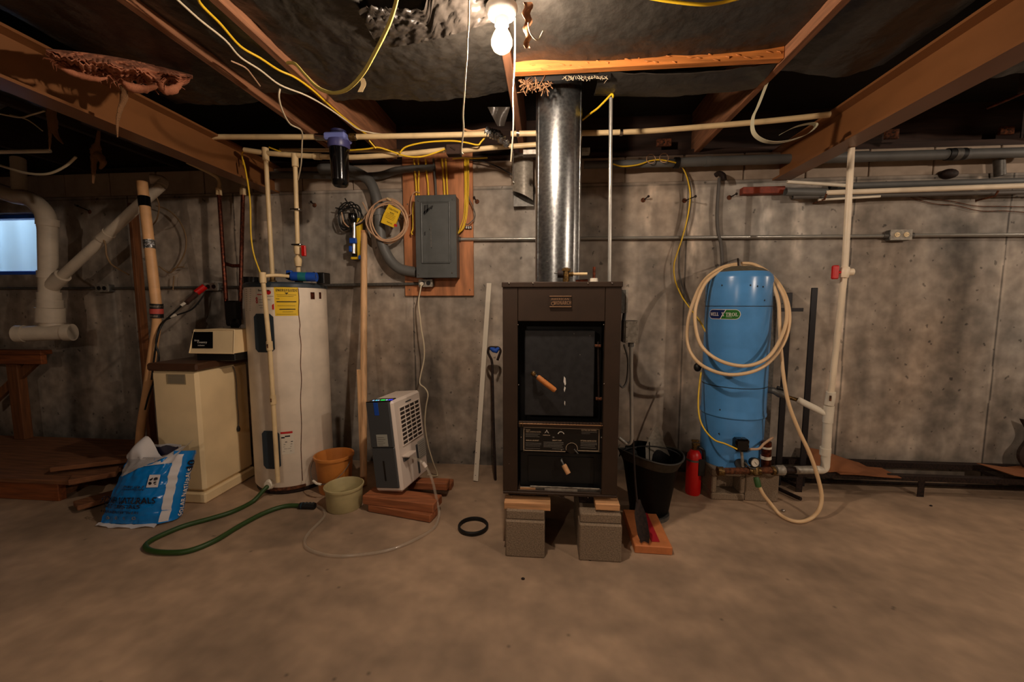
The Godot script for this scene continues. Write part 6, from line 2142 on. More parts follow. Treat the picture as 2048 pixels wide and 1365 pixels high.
func build_ceiling_pipes():
	var z := -2.45
	var t := thing("water_pipe", "long tan plastic water pipe hung under the joists with the filter in it", "pipe", at(600, 275, z))
	pipe_part("left_run", line3([424, 274, z, 636, 274, z]), 0.016, M.cpvc, t)
	pipe_part("middle_run", line3([706, 274, z, 820, 272, z, 905, 270, z, 978, 268, z]), 0.016, M.cpvc, t)
	pipe_part("behind_flue", line3([1022, 268, z, 1070, 267, z, 1200, 266, z]), 0.016, M.cpvc, t)
	pipe_part("right_run", curve(line3([1196, 266, z, 1300, 262, z, 1450, 250, z, 1560, 240, z + 0.02, 1660, 229, z + 0.05])), 0.015, M.cpvc, t)
	for q in [[636, 274], [712, 274], [1036, 267], [1242, 265]]:
		obj("clamp", ring(at(q[0], q[1], z), Vector3.RIGHT, 0.015, 0.0195, 0.016), M.chrome, t)
	obj("foil_wrap", Shape.new().tube(curve(line3([970, 262, z, 985, 268, z, 998, 272, z + 0.02, 1008, 284, z + 0.02, 1018, 290, z])), [0.012, 0.03, 0.02, 0.03, 0.02, 0.03, 0.022, 0.03, 0.024, 0.03, 0.02, 0.03, 0.02, 0.024, 0.02, 0.03, 0.028, 0.02, 0.018, 0.024, 0.024, 0.022, 0.02, 0.01, 0.008], 9), M.silver_tape, t)
	var z2 := -2.56
	t = thing("water_pipe", "lower sagging tan plastic pipe feeding the heater, left of the flue", "pipe", at(700, 310, z2))
	pipe_part("left_run", curve(line3([489, 300, z2, 530, 306, z2, 580, 310, z2, 634, 313, z2])), 0.016, M.cpvc, t)
	pipe_part("middle_run", curve(line3([634, 313, z2, 700, 315, z2, 800, 309, z2, 890, 300, z2])), 0.016, M.cpvc, t)
	pipe_part("right_run", line3([922, 302, z2, 980, 296, z2, 1075, 289, z2]), 0.015, M.cpvc, t)
	obj("coupling", Shape.new().tube(line3([628, 313, z2, 642, 313.5, z2]), 0.0205, 14), M.cpvc, t)
	var z3 := -2.72
	t = thing("water_pipe", "dim rear tan pipe behind the filter, close to the wall", "pipe", at(620, 300, z3))
	pipe_part("run", line3([560, 300, z3, 880, 303, z3]), 0.012, M.cpvc, t)
	var s := plate(892, 288, 920, 308, -2.50, 0.06, 0.003)
	t = thing("hanger_block", "small brown wooden hanger block on the ceiling pipes above the panel", "block", at(906, 308, -2.5))
	obj("block", s, M.sill_wood, t)
	s = Shape.new()
	s.tube(line3([901, 294, -2.495, 911, 300, -2.495]), 0.004, 6)
	obj("nail", s, M.chrome, t)
	# yellow cables draped over these pipes
	cable("yellow_cable", curve(line3([700, 301, -2.50, 735, 298, -2.48, 755, 295, -2.48, 780, 302, -2.5, 810, 312, -2.52, 840, 314, -2.52, 870, 306, -2.52, 890, 298, -2.52]), 5), 0.0050, M.yellow_cable, "yellow cable dipping across the lower ceiling pipe right of the filter", "cable")
	cable("yellow_cable", curve(line3([800, 306, -2.5, 812, 294, -2.49, 850, 285, -2.48, 900, 282, -2.48, 930, 285, -2.48, 955, 290, -2.48, 962, 284, -2.48, 970, 275, -2.48]), 5), 0.0050, M.yellow_cable, "yellow cable kinked up to the foil wrap above the panel", "cable")
	cable("yellow_cable", line3([738, 281, -2.44, 752, 297, -2.47]), 0.0046, M.yellow_cable, "short yellow cable slanting down from the upper pipe right of the filter", "cable")
	cable("yellow_cable", curve(line3([905, 318, -2.93, 925, 316, -2.93, 945, 317, -2.93, 975, 316, -2.93])), 0.0050, M.yellow_cable, "yellow cable lying across the backboard's top above the panel", "cable")
	cable("black_cable", curve(line3([940, 320, -2.92, 970, 324, -2.92, 1000, 336, -2.92, 1026, 351, -2.92])), 0.004, M.black_cable, "thin black wire from the backboard to the metal shield", "wire")
	cable("yellow_cable", line3([538, 295, -2.58, 562, 304, -2.58]), 0.0046, M.yellow_cable, "stub of yellow cable lying on the lower pipe above the heater", "cable")
	s = Shape.new()
	s.sheet(6, 3, func(u: float, v: float): return at(lerpf(928, 976, u), lerpf(260, 256, v) + 8 * sin(PI * u) * (1 - u), -2.5), Vector3(0, 0, -0.01))
	solo("wood_splinter", s, M.shim_wood, "pale wooden splinter lying on the pipe by the foil wrap", "splinter")


func build_ceiling_wires():
	var jy := 2.316
	# cables along the joist beside the filter
	var t := cable("yellow_cable", curve([low(395, -20, jy), low(400, 6, jy), low(440, 47, jy), low(480, 92, jy), low(520, 116, jy), low(557, 140, jy), low(590, 155, jy), low(625, 180, jy), low(660, 212, jy), low(700, 245, jy), low(735, 270, jy)], 5), 0.0050, M.yellow_cable, "yellow cable stapled along the underside of the filter joist", "cable")
	cable("white_cable", curve([low(350, -5, 2.31), low(400, 40, 2.30), low(450, 80, 2.29), low(480, 114, 2.28), low(520, 140, 2.28), low(560, 170, 2.27), low(610, 190, 2.27), low(650, 212, 2.27), low(690, 240, 2.27), low(715, 258, 2.29), low(745, 266, 2.30), low(770, 269, 2.30)], 5), 0.0040, M.white_cable, "thin white cable swagged along the filter joist from the upper left", "cable")
	cable("white_cable", curve(line3([560, 178, -1.8, 558, 195, -1.82, 565, 222, -1.9, 580, 248, -2.05, 603, 262, -2.2, 604, 290, -2.3, 602, 330, -2.4, 596, 360, -2.5]), 5), 0.0040, M.white_cable, "thin white cable dropping from the joist to the heater risers", "cable")
	cable("thin_wire", curve([low(462, 122, 2.31), low(490, 135, 2.31), low(505, 152, 2.31), low(520, 172, 2.31)], 5), 0.0035, M.tan_cable, "faint thin wire between the two joists above the heater", "wire")
	# stiff yellow-white cable in a big swag
	cable("swag_cable", curve(line3([575, 126, -1.62, 590, 128, -1.6, 610, 150, -1.55, 635, 175, -1.5, 665, 186, -1.46, 695, 178, -1.42, 725, 148, -1.38, 750, 105, -1.34, 775, 55, -1.31, 789, 16, -1.28, 794, -5, -1.26]), 6), 0.0062, mat(Color(0.85, 0.78, 0.42), 0.45), "stiff pale yellow cable in a big swag under the torn sheet", "cable")
	cable("hanging_wire", curve(line(-1.40, [938, -14, 937, 50, 935, 75, 934, 110, 931, 150, 928, 200, 926, 230, 927, 258, 923, 300, 926, 309]), 5), 0.0028, M.white_cable, "long pale wire hanging straight down left of the bulb", "wire")
	cable("yellow_cable", curve([low(1290, -6, 2.33), low(1335, 2, 2.32), low(1400, 9, 2.31), low(1440, 6, 2.32), low(1480, -4, 2.33)], 5), 0.0055, M.yellow_cable, "yellow cable crossing the very top of the ceiling right of the bulb", "cable")
	cable("thin_wire", curve(line3([1056, 45, -1.42, 1060, 65, -1.45, 1070, 78, -1.47, 1078, 78, -1.48, 1086, 62, -1.48])), 0.002, M.white_cable, "thin white wire curling just right of the bulb", "wire")
	# torn edge of brown paper beside the bulb
	var s := Shape.new()
	s.sheet(5, 16, func(u: float, v: float):
		return at(lerpf(1046, 1064, u) + 3 * sin(v * 19.0) - 8 * v * (u - 0.5), lerpf(4, 96, v), -1.44 - 0.05 * v - 0.004 * sin(v * 13.0 + u * 4)), Vector3(0, 0, -0.002))
	solo("torn_paper", s, mat(Color(0.50, 0.32, 0.18), 0.8), "torn strip of brown paper hanging beside the bulb", "paper")
	# frayed fibres around the ceiling opening of the flue
	s = Shape.new()
	for k in 60:
		var a := at(1040 + rng.randf() * 60, 158 + rng.randf() * 18, -1.99 - 0.03 * rng.randf())
		s.tube([a, a + Vector3(rng.randf_range(-0.02, 0.02), rng.randf_range(-0.03, 0.02), rng.randf_range(0.0, 0.02)), a + Vector3(rng.randf_range(-0.03, 0.03), rng.randf_range(-0.05, 0.0), rng.randf_range(0.0, 0.03))], 0.0025, 4)
	var fr := solo("insulation_fringe", s, M.tan_wool, "frayed brown insulation fringe left of the flue top", "insulation")
	s = Shape.new()
	for k in 34:
		var a := at(1128 + k * 2.6, 151 + 3 * rng.randf(), -1.99)
		s.tube([a, a + Vector3(rng.randf_range(-0.01, 0.01), -0.012, 0.006), a + Vector3(rng.randf_range(-0.01, 0.01), -0.014 - 0.02 * rng.randf() * rng.randf(), 0.008)], 0.0010, 4)
	solo("insulation_fringe", s, M.white_cable, "pale fringe of fibres under the orange blocking right of the flue", "insulation")
	s = plate(1050, 150, 1222, 160, -1.993, 0.01, 0.001)
	solo("firestop_strip", s, M.stove_black, "dark metal firestop strip under the orange blocking", "strip")
	s = Shape.new()
	s.sheet(8, 8, func(u: float, v: float):
		var w := 1.0 - 0.7 * v
		return at(lerpf(975, 1020, 0.5 + (u - 0.5) * w) + 4 * v, lerpf(214, 252, v), -2.2 + 0.03 * sin(u * 5.0 + v * 3.0)), Vector3(0, 0, -0.002))
	solo("sheet_flap", s, M.foil, "small pointed flap of black plastic hanging above the foil wrap", "sheeting")
	s = Shape.new()
	s.sheet(4, 8, func(u: float, v: float): return at(lerpf(718, 728, u) + 4 * sin(v * 4.0), lerpf(156, 184, v), low(722, 156, 2.335).z + 0.01 * u), Vector3(0, 0, -0.002))
	solo("tape_scrap", s, M.cpvc, "small curled scrap of tape hanging from the black insulation", "tape")
	# metal bridging clips on the rim board
	var clips := [[1314, 277, 1343, 292, "metal joist clip on the rim board above the hanging yellow cable"], [1772, 258, 1799, 277, "metal joist clip on the rim board right of the right beam"], [2002, 252, 2030, 268, "metal joist clip on the rim board at the far right"]]
	for q in clips:
		var tt := thing("joist_clip", q[4], "bracket", at(q[0], q[3], -2.99), "joist clips")
		s = plate(q[0], q[1], q[2], q[3], -3.0, 0.02, 0.002)
		obj("plate", s, M.rust, tt)
		s = plate(q[0] + 13, q[1] + 6, q[0] + 16, q[1] + 9, -2.998, 0.006, 0.001)
		obj("hole", s, M.black, tt)


# ---------------------------------------------------------------- right: pressure tank, pipes, rack
func build_right():
	build_tank()
	build_tank_plumbing()
	build_right_pipes()
	build_rack()
	build_wall_ties()


func build_tank():
	var ax := Vector3(1.24, 0, -2.75)
	var r := 0.193
	var seat := 0.205
	# two concrete blocks on their sides carry it
	for q in [[1424, 1488, 0], [1489, 1552, 1]]:
		var x0: float = low(q[0], 1002).x
		var x1: float = low(q[1], 1002).x
		var zf := -2.575
		var t := thing("concrete_block", ["hollow concrete block under the pressure tank, by the fire extinguisher", "hollow concrete block under the pressure tank, by the hose tap"][q[2]], "block", Vector3((x0 + x1) / 2, 0, zf - 0.19), "blocks under the tank")
		var s := Shape.new()
		if q[2] == 1:
			s.box(Vector3(x0, 0.0, zf - 0.38), Vector3(x1, seat - 0.002, zf), 0.006)
			obj("block", s, M.block, t)
		else:
			for p in [[x0, 0.0, x1, 0.045], [x0, seat - 0.047, x1, seat - 0.002], [x0, 0.046, x0 + 0.03, seat - 0.048], [x1 - 0.03, 0.046, x1, seat - 0.048]]:
				s = Shape.new()
				s.box(Vector3(p[0], p[1], zf - 0.38), Vector3(p[2], p[3], zf), 0.006)
				obj("shell", s, M.block, t)
			s = Shape.new()
			s.box(Vector3(x0 + 0.03, 0.046, zf - 0.3), Vector3(x1 - 0.03, seat - 0.048, zf - 0.09), 0.006)
			obj("web", s, M.block, t)
	var t := thing("pressure_tank", "tall light-blue well pressure tank with a green and blue oval badge", "tank", Vector3(ax.x, seat, ax.z))
	var sh := on_cylinder(1476, 548, ax, r).y
	var b1 := on_cylinder(1476, 613, ax, r).y
	var b2 := on_cylinder(1476, 778, ax, r).y
	var b3 := on_cylinder(1476, 838, ax, r).y
	var here := Transform3D(Basis(), ax)
	var s := Shape.new()
	s.lathe([Vector2(0.0, seat + 0.02), Vector2(r - 0.015, seat + 0.02), Vector2(r - 0.015, seat), Vector2(r - 0.008, seat), Vector2(r - 0.004, b3 - 0.014), Vector2(r + 0.004, b3 - 0.004), Vector2(r + 0.004, b3 + 0.008), Vector2(r, b3 + 0.02), Vector2(r, b2 - 0.004), Vector2(r - 0.003, b2), Vector2(r, b2 + 0.004), Vector2(r, b1 - 0.003), Vector2(r - 0.003, b1), Vector2(r, b1 + 0.003), Vector2(r, sh - 0.02), Vector2(r - 0.006, sh), Vector2(r - 0.025, sh + 0.02)], here, 64)
	var shell := obj("shell", s, M.tank_blue, t)
	s = Shape.new()
	s.lathe([Vector2(r - 0.025, sh + 0.02), Vector2(r - 0.06, sh + 0.042), Vector2(r - 0.12, sh + 0.058), Vector2(0.0, sh + 0.064)], here, 48)
	obj("dusty_dome", s, M.tank_top, t)
	for y in [b1, b2]:
		s = Shape.new()
		s.lathe([Vector2(r - 0.004, y - 0.0018), Vector2(r + 0.0006, y - 0.0018), Vector2(r + 0.0006, y + 0.0018), Vector2(r - 0.004, y + 0.0018)], here, 64)
		obj("seam_line", s, M.heater_grey, shell)
	# badge
	var c := on_cylinder(1445.5, 629, ax, r)
	var put := func(k: float) -> Callable:
		return func(p: Vector3): return round_at(ax, r + k, c.x + p.x / r, c.y + p.y)
	var w := 0.098
	var h := 0.028
	var pill := func(grow: float, k: float, cut: int) -> Shape:
		var q := Shape.new()
		q.smooth()
		var f: Callable = put.call(k)
		var n := 40
		for i in n:
			var u0 := -1.0 + 2.0 * i / n
			var u1 := -1.0 + 2.0 * (i + 1) / n
			var hw := w + grow
			var hh := h + grow
			var edge := func(u: float) -> float:
				var d := hw * absf(u) - (hw - hh)
				return hh if d < 0 else sqrt(maxf(hh * hh - d * d, 0.0))
			var e0: float = edge.call(u0)
			var e1: float = edge.call(u1)
			var m0 := hw * u0
			var m1 := hw * u1
			for j in 12:
				var y0 := -1.0 + j / 6.0
				var y1 := -1.0 + (j + 1) / 6.0
				var mid := ((m0 + m1) / 2) - 0.004 - 0.55 * ((y0 + y1) / 2 * (e0 + e1) / 2)
				if cut == 1 and mid > 0.0 or cut == 2 and mid < 0.0:
					continue
				q.quad(f.call(Vector3(m0, e0 * y0, 0)), f.call(Vector3(m1, e1 * y0, 0)), f.call(Vector3(m1, e1 * y1, 0)), f.call(Vector3(m0, e0 * y1, 0)))
		return q
	obj("badge_rim", pill.call(0.0035, 0.001, 0), M.white_ink, shell)
	obj("badge_blue", pill.call(0.0, 0.0018, 1), mat(Color(0.01, 0.12, 0.35), 0.4), shell)
	obj("badge_green", pill.call(0.0, 0.0018, 2), mat(Color(0.02, 0.40, 0.05), 0.4), shell)
	s = Shape.new()
	var f: Callable = put.call(0.0026)
	s.quad(f.call(Vector3(-0.016, -0.028, 0)), f.call(Vector3(-0.011, -0.028, 0)), f.call(Vector3(0.021, 0.028, 0)), f.call(Vector3(0.016, 0.028, 0)))
	obj("badge_slash", s, M.white_ink, shell)
	s = Shape.new()
	s.letters("WELL", 0.021, func(p: Vector3): return f.call(p + Vector3(-0.056, 0, 0)), 0.062, true, true)
	s.letters("X", 0.024, func(p: Vector3): return f.call(p + Vector3(0.001, 0, 0)), 0.018, true, true)
	s.letters("TROL", 0.021, func(p: Vector3): return f.call(p + Vector3(0.052, 0.0, 0)), 0.068, true, true)
	s.quad(f.call(Vector3(0.02, -0.017, 0)), f.call(Vector3(0.055, -0.017, 0)), f.call(Vector3(0.055, -0.015, 0)), f.call(Vector3(0.02, -0.015, 0)))
	obj("lettering", s, M.white_ink, shell)
	for q in [[1444, 571], [1515, 573], [1526, 574], [1529, 601], [1501, 571], [1440, 820], [1438, 868]]:
		var k := on_cylinder(q[0], q[1], ax, r)
		s = Shape.new()
		s.ball(round_at(ax, r, k.x, k.y), Vector3(0.0045, 0.0055, 0.0045), 8)
		obj("paint_chip", s, M.black, shell)
	# cream hose: two loops hung over a nail in front of the tank, then down to the tap
	t = thing("cream_hose", "cream water hose looped twice over the pressure tank, ending at the tap", "hose", low(1600, 1046))
	var loop := [[1476, 528, -2.78], [1440, 537, -2.72], [1408, 562, -2.70], [1388, 600, -2.68], [1376, 645, -2.66], [1376, 690, -2.63], [1393, 722, -2.56], [1425, 742, -2.47], [1465, 750, -2.46], [1510, 742, -2.46], [1545, 718, -2.48], [1570, 680, -2.52], [1579, 635, -2.56], [1570, 590, -2.62], [1545, 553, -2.70], [1510, 530, -2.78]]
	var p := []
	for q in loop:
		p.append(at(q[0], q[1], q[2]))
	pipe_part("outer_loop", curve(p, 5, true), 0.0105, M.cream_hose, t, 12)
	loop = [[1476, 533, -2.75], [1445, 540, -2.70], [1412, 565, -2.66], [1394, 605, -2.63], [1390, 640, -2.61], [1397, 680, -2.58], [1415, 706, -2.52], [1450, 726, -2.455], [1495, 732, -2.45], [1535, 716, -2.46], [1560, 680, -2.50], [1573, 640, -2.55], [1570, 600, -2.60], [1552, 566, -2.66], [1520, 540, -2.73]]
	p = []
	for q in loop:
		p.append(at(q[0], q[1], q[2]))
	pipe_part("inner_loop", curve(p, 5, true), 0.0105, M.cream_hose, t, 12)
	var fall := [[1540, 556, -2.66], [1556, 600, -2.60], [1559, 650, -2.56], [1562, 700, -2.53], [1568, 760, -2.49], [1578, 810, -2.46], [1597, 860, -2.44], [1618, 905, -2.42], [1634, 950, -2.41], [1643, 990, -2.40], [1639, 1018, -2.38]]
	p = []
	for q in fall:
		p.append(at(q[0], q[1], q[2]))
	p += on_floor(0.012, [1624, 1036, 1602, 1044, 1580, 1041, 1560, 1030])
	p += line3([1543, 1010, -2.44, 1527, 990, -2.45, 1518, 972, -2.46, 1515, 964, -2.465])
	pipe_part("drop", curve(p, 6), 0.0105, M.cream_hose, t, 12)
	obj("green_fitting", Shape.new().tube(line3([1517, 974, -2.462, 1514, 962, -2.468, 1512, 955, -2.475]), [0.017, 0.018, 0.014], 12), mat(Color(0.20, 0.34, 0.16), 0.5), t)
	cable("hose_nail", [at(1477, 532, -2.70), at(1476, 520, -2.70), at(1476, 518, -3.0)], 0.006, M.dark_rust, "rusty nail in the wall that carries the cream hose loops", "nail")


func build_tank_plumbing():
	var z := -2.52
	var t := thing("tank_manifold", "rusty iron and brass pipe manifold along the foot of the pressure tank", "pipe", at(1500, 950, z))
	pipe_part("left_pipe", line(z, [1440, 943, 1545, 941]), 0.020, M.rust, t, 16)
	obj("end_cap", Shape.new().tube(line(z, [1435, 943, 1446, 943]), 0.028, 14), M.old_brass, t)
	for q in [[1497, 1502], [1514, 1519], [1543, 1549]]:
		obj("pipe_collar", Shape.new().tube(line(z, [q[0], 942, q[1], 942]), 0.027, 14), M.old_brass, t)
	obj("union", Shape.new().tube(line(z, [1553, 941, 1556, 941, 1566, 941, 1569, 941]), [0.026, 0.033, 0.033, 0.026], 8), M.box_steel, t)
	pipe_part("right_pipe", line(z, [1569, 941, 1592, 941]), 0.020, M.dark_rust, t, 16)
	pipe_part("galvanized_nipple", line(z, [1590, 941, 1632, 940]), 0.024, M.box_steel, t, 16)
	obj("tap_body", Shape.new().tube(line3([1508, 932, z, 1510, 942, z + 0.01, 1513, 952, z + 0.03]), [0.02, 0.026, 0.014], 12), M.old_brass, t)
	pipe_part("tap_handle", line3([1490, 926, z + 0.02, 1500, 936, z + 0.02, 1512, 938, z + 0.03]), 0.006, M.dull_steel, t)
	# pressure gauge
	t = thing("pressure_gauge", "round white-faced pressure gauge on the rusty manifold", "gauge", at(1510, 936, z + 0.02))
	var gc := at(1510, 926, z + 0.03)
	var s := Shape.new()
	s.lathe([Vector2(0, -0.026), Vector2(0.026, -0.026), Vector2(0.030, -0.006), Vector2(0.030, 0.004), Vector2(0.025, 0.004), Vector2(0.025, 0.0), Vector2(0, 0.0)], Transform3D(turn_to(Vector3(0.1, 0.15, 1)), gc), 28)
	obj("case", s, M.black, t)
	s = Shape.new()
	s.lathe([Vector2(0, 0.0005), Vector2(0.025, 0.0005), Vector2(0.025, 0.001), Vector2(0, 0.001)], Transform3D(turn_to(Vector3(0.1, 0.15, 1)), gc), 28)
	var dial := obj("dial", s, M.white_paper, t)
	var gb := turn_to(Vector3(0.1, 0.15, 1))
	s = Shape.new()
	for k in 11:
		var a := -0.7 + 4.5 * k / 10.0
		var d := (Vector3.RIGHT * cos(a) + Vector3.UP * sin(a))
		s.tube([gc + gb.y * 0.0018 + d * 0.018, gc + gb.y * 0.0018 + d * 0.022], 0.0008, 4)
	s.tube([gc + gb.y * 0.002 + Vector3(-0.004, 0.006, 0), gc + gb.y * 0.002 + Vector3(0.010, -0.012, 0.001)], 0.0011, 4)
	obj("needle_and_marks", s, M.ink, dial)
	obj("stem", Shape.new().tube([gc - Vector3(0, 0.028, 0.012), gc - Vector3(0, 0.05, 0.012)], 0.009, 10), M.old_brass, t)
	# pressure switch on its riser
	t = thing("pressure_switch", "black pressure switch box on a thin riser in front of the blue tank", "switch", at(1486, 930, z))
	s = plate(1472, 880, 1500, 905, z + 0.03, 0.06, 0.010)
	obj("cover", s, M.gloss_black, t)
	obj("cover_nut", Shape.new().tube(line3([1483, 880, z, 1483, 876, z]), 0.006, 8), M.chrome, t)
	pipe_part("riser", line3([1483, 904, z, 1486, 934, z]), 0.0085, M.box_steel, t)
	obj("tank_port", Shape.new().tube([at(1481, 928, z - 0.01), at(1478, 928, z - 0.06)], 0.03, 16), M.black, t)
	# cables
	cable("yellow_cable", curve(line3([1352, 322, -2.95, 1364, 334, -2.94, 1374, 355, -2.93, 1380, 385, -2.93, 1379, 410, -2.93, 1374, 440, -2.93, 1365, 475, -2.93, 1355, 505, -2.93, 1348, 530, -2.93, 1350, 560, -2.92, 1362, 590, -2.9, 1378, 614, -2.86, 1398, 640, -2.8, 1412, 665, -2.76]), 5), 0.0050, M.yellow_cable, "yellow cable dropping down the wall to the left of the pressure tank", "cable")
	cable("grey_cable", curve(line3([1362, 335, -2.95, 1378, 360, -2.94, 1382, 400, -2.94, 1376, 440, -2.94, 1363, 480, -2.94, 1358, 520, -2.94, 1361, 560, -2.94, 1376, 605, -2.93]), 5), 0.0055, M.grey_cable, "dark grey cable beside the yellow one down the wall", "cable")
	cable("yellow_cable", curve(line3([1402, 745, -2.72, 1397, 790, -2.66, 1398, 830, -2.6, 1408, 858, -2.54, 1428, 880, -2.5, 1450, 888, -2.49, 1474, 899, -2.49]), 5), 0.0050, M.yellow_cable, "yellow cable from behind the tank into the pressure switch", "cable")
	cable("tan_cable", curve(line3([1500, 899, -2.5, 1518, 898, -2.51, 1528, 888, -2.53, 1545, 876, -2.58])), 0.0075, M.tan_cable, "tan cable leaving the pressure switch to the right", "cable")
	s = Shape.new()
	s.ball(at(1395, 735, -2.78), Vector3(0.025, 0.03, 0.025), 12)
	solo("cable_clip", s, M.black, "black lump of tape on the cable left of the blue tank", "tape")
	# pump capacitor like cylinder behind
	s = Shape.new()
	t = thing("copper_canister", "small brown canister with a white band behind the manifold", "canister", at(1534, 935, -2.58))
	obj("body", Shape.new().tube(line(-2.58, [1532, 935, 1533, 884]), 0.028, 16), M.copper, t)
	obj("band", Shape.new().tube(line(-2.58, [1533, 897, 1533, 893]), 0.0295, 16), M.white_pvc, t)
	obj("lower_band", Shape.new().tube(line(-2.58, [1532, 918, 1532, 912]), 0.0305, 16), M.white_pvc, t)
	# plastic riser on the right
	var lo := at(1650, 938, z)
	var hi := low(1703, 297, 2.103)
	t = thing("riser_pipe", "leaning cream plastic riser with a red-handled valve, right of the tank", "pipe", lo)
	var v := at(1689, 545, -2.42)
	var c1 := at(1661, 795, -2.49)
	pipe_part("upper_pipe", [v, hi], 0.016, M.cream_pvc, t, 16)
	pipe_part("middle_pipe", [c1, v], 0.016, M.cream_pvc, t, 16)
	obj("check_valve", Shape.new().tube([at(1658, 810, -2.495), c1, at(1662, 784, -2.485)], [0.024, 0.025, 0.024], 16), M.white_pvc, t)
	obj("tee", Shape.new().tube([at(1655, 845, -2.5), at(1658, 812, -2.495)], 0.027, 16), M.white_pvc, t)
	pipe_part("lower_pipe", [at(1651, 925, -2.52), at(1655, 845, -2.5)], 0.024, M.white_pvc, t, 16)
	obj("coupling", Shape.new().tube([at(1650, 910, -2.52), at(1651, 896, -2.515)], 0.029, 16), M.white_pvc, t)
	pipe_part("elbow", curve([at(1651, 916, -2.52), at(1650, 934, -2.52), at(1644, 940, -2.52), at(1630, 940, -2.52)]), 0.024, M.white_pvc, t, 16)
	s = Shape.new()
	s.box(at(1660, 797, -2.47) - Vector3(0.005, 0.016, 0), at(1660, 797, -2.47) + Vector3(0.005, 0.016, 0.006), 0.001)
	obj("valve_mark", s, M.rust, t)
	obj("ball_valve", Shape.new().tube([v - Vector3(0.004, 0.03, 0), v - Vector3(0.002, 0.01, 0), v + Vector3(0.0, 0.012, 0), v + Vector3(0.003, 0.03, 0)], [0.022, 0.026, 0.026, 0.020], 16), M.cream_pvc, t)
	obj("valve_stub", Shape.new().tube([v + Vector3(0.0, 0, 0), v + Vector3(0.042, 0.002, 0)], 0.02, 14), M.cream_pvc, t)
	s = Shape.new()
	var hv := at(1671, 545, -2.41)
	s.box(hv - Vector3(0.018, 0.038, 0.012), hv + Vector3(0.014, 0.038, 0.012), 0.008)
	var hand := obj("valve_handle", s, M.red, t)
	obj("handle_stem", Shape.new().tube([hv, v], 0.008, 8), M.red, t)
	# branch to the left
	var b0 := at(1652, 828, -2.5)
	pipe_part("branch_pipe", [b0, at(1595, 800, -2.58)], 0.020, M.white_pvc, t, 16)
	pipe_part("branch_nipple", [at(1597, 801, -2.575), at(1572, 794, -2.62)], 0.012, M.old_brass, t, 12)
	obj("relief_valve", Shape.new().tube(line3([1574, 795, -2.62, 1560, 788, -2.64, 1548, 782, -2.66, 1534, 780, -2.68]), [0.014, 0.026, 0.022, 0.02], 12), M.dull_steel, t)
	obj("relief_cap", Shape.new().tube(line3([1554, 776, -2.64, 1568, 779, -2.63]), 0.012, 10), M.black, t)
	# fire extinguisher
	var c := Vector3(0.972, 0, -2.655)
	t = thing("fire_extinguisher", "small red fire extinguisher standing on the floor left of the tank", "fire extinguisher", c)
	s = Shape.new()
	s.lathe([Vector2(0, 0.0), Vector2(0.042, 0.0), Vector2(0.047, 0.012), Vector2(0.047, 0.24), Vector2(0.042, 0.27), Vector2(0.028, 0.295), Vector2(0.018, 0.30), Vector2(0, 0.30)], Transform3D(Basis(), c), 32)
	obj("cylinder", s, M.red, t)
	s = Shape.new()
	s.lathe([Vector2(0, 0.30), Vector2(0.016, 0.30), Vector2(0.016, 0.335), Vector2(0, 0.335)], Transform3D(Basis(), c), 16)
	obj("valve", s, M.old_brass, t)
	s = Shape.new()
	s.box(c + Vector3(-0.016, 0.328, -0.012), c + Vector3(0.03, 0.345, 0.012), 0.003)
	s.box(c + Vector3(-0.02, 0.352, -0.010), c + Vector3(0.026, 0.366, 0.010), 0.003, Transform3D(Basis(), Vector3.ZERO))
	obj("lever", s, M.old_brass, t)
	s = Shape.new()
	s.tube(curve([c + Vector3(0.02, 0.32, 0.01), c + Vector3(0.05, 0.30, 0.015), c + Vector3(0.056, 0.25, 0.015), c + Vector3(0.054, 0.16, 0.012)]), 0.011, 10)
	obj("hose", s, M.black, t)
	obj("strap", ring(c + Vector3(0, 0.235, 0), Vector3.UP, 0.046, 0.0495, 0.012), M.dull_steel, t)
	s = Shape.new()
	s.box(c + Vector3(0.012, 0.14, 0.036), c + Vector3(0.052, 0.25, 0.05), 0.004)
	obj("bracket", s, M.black, t)


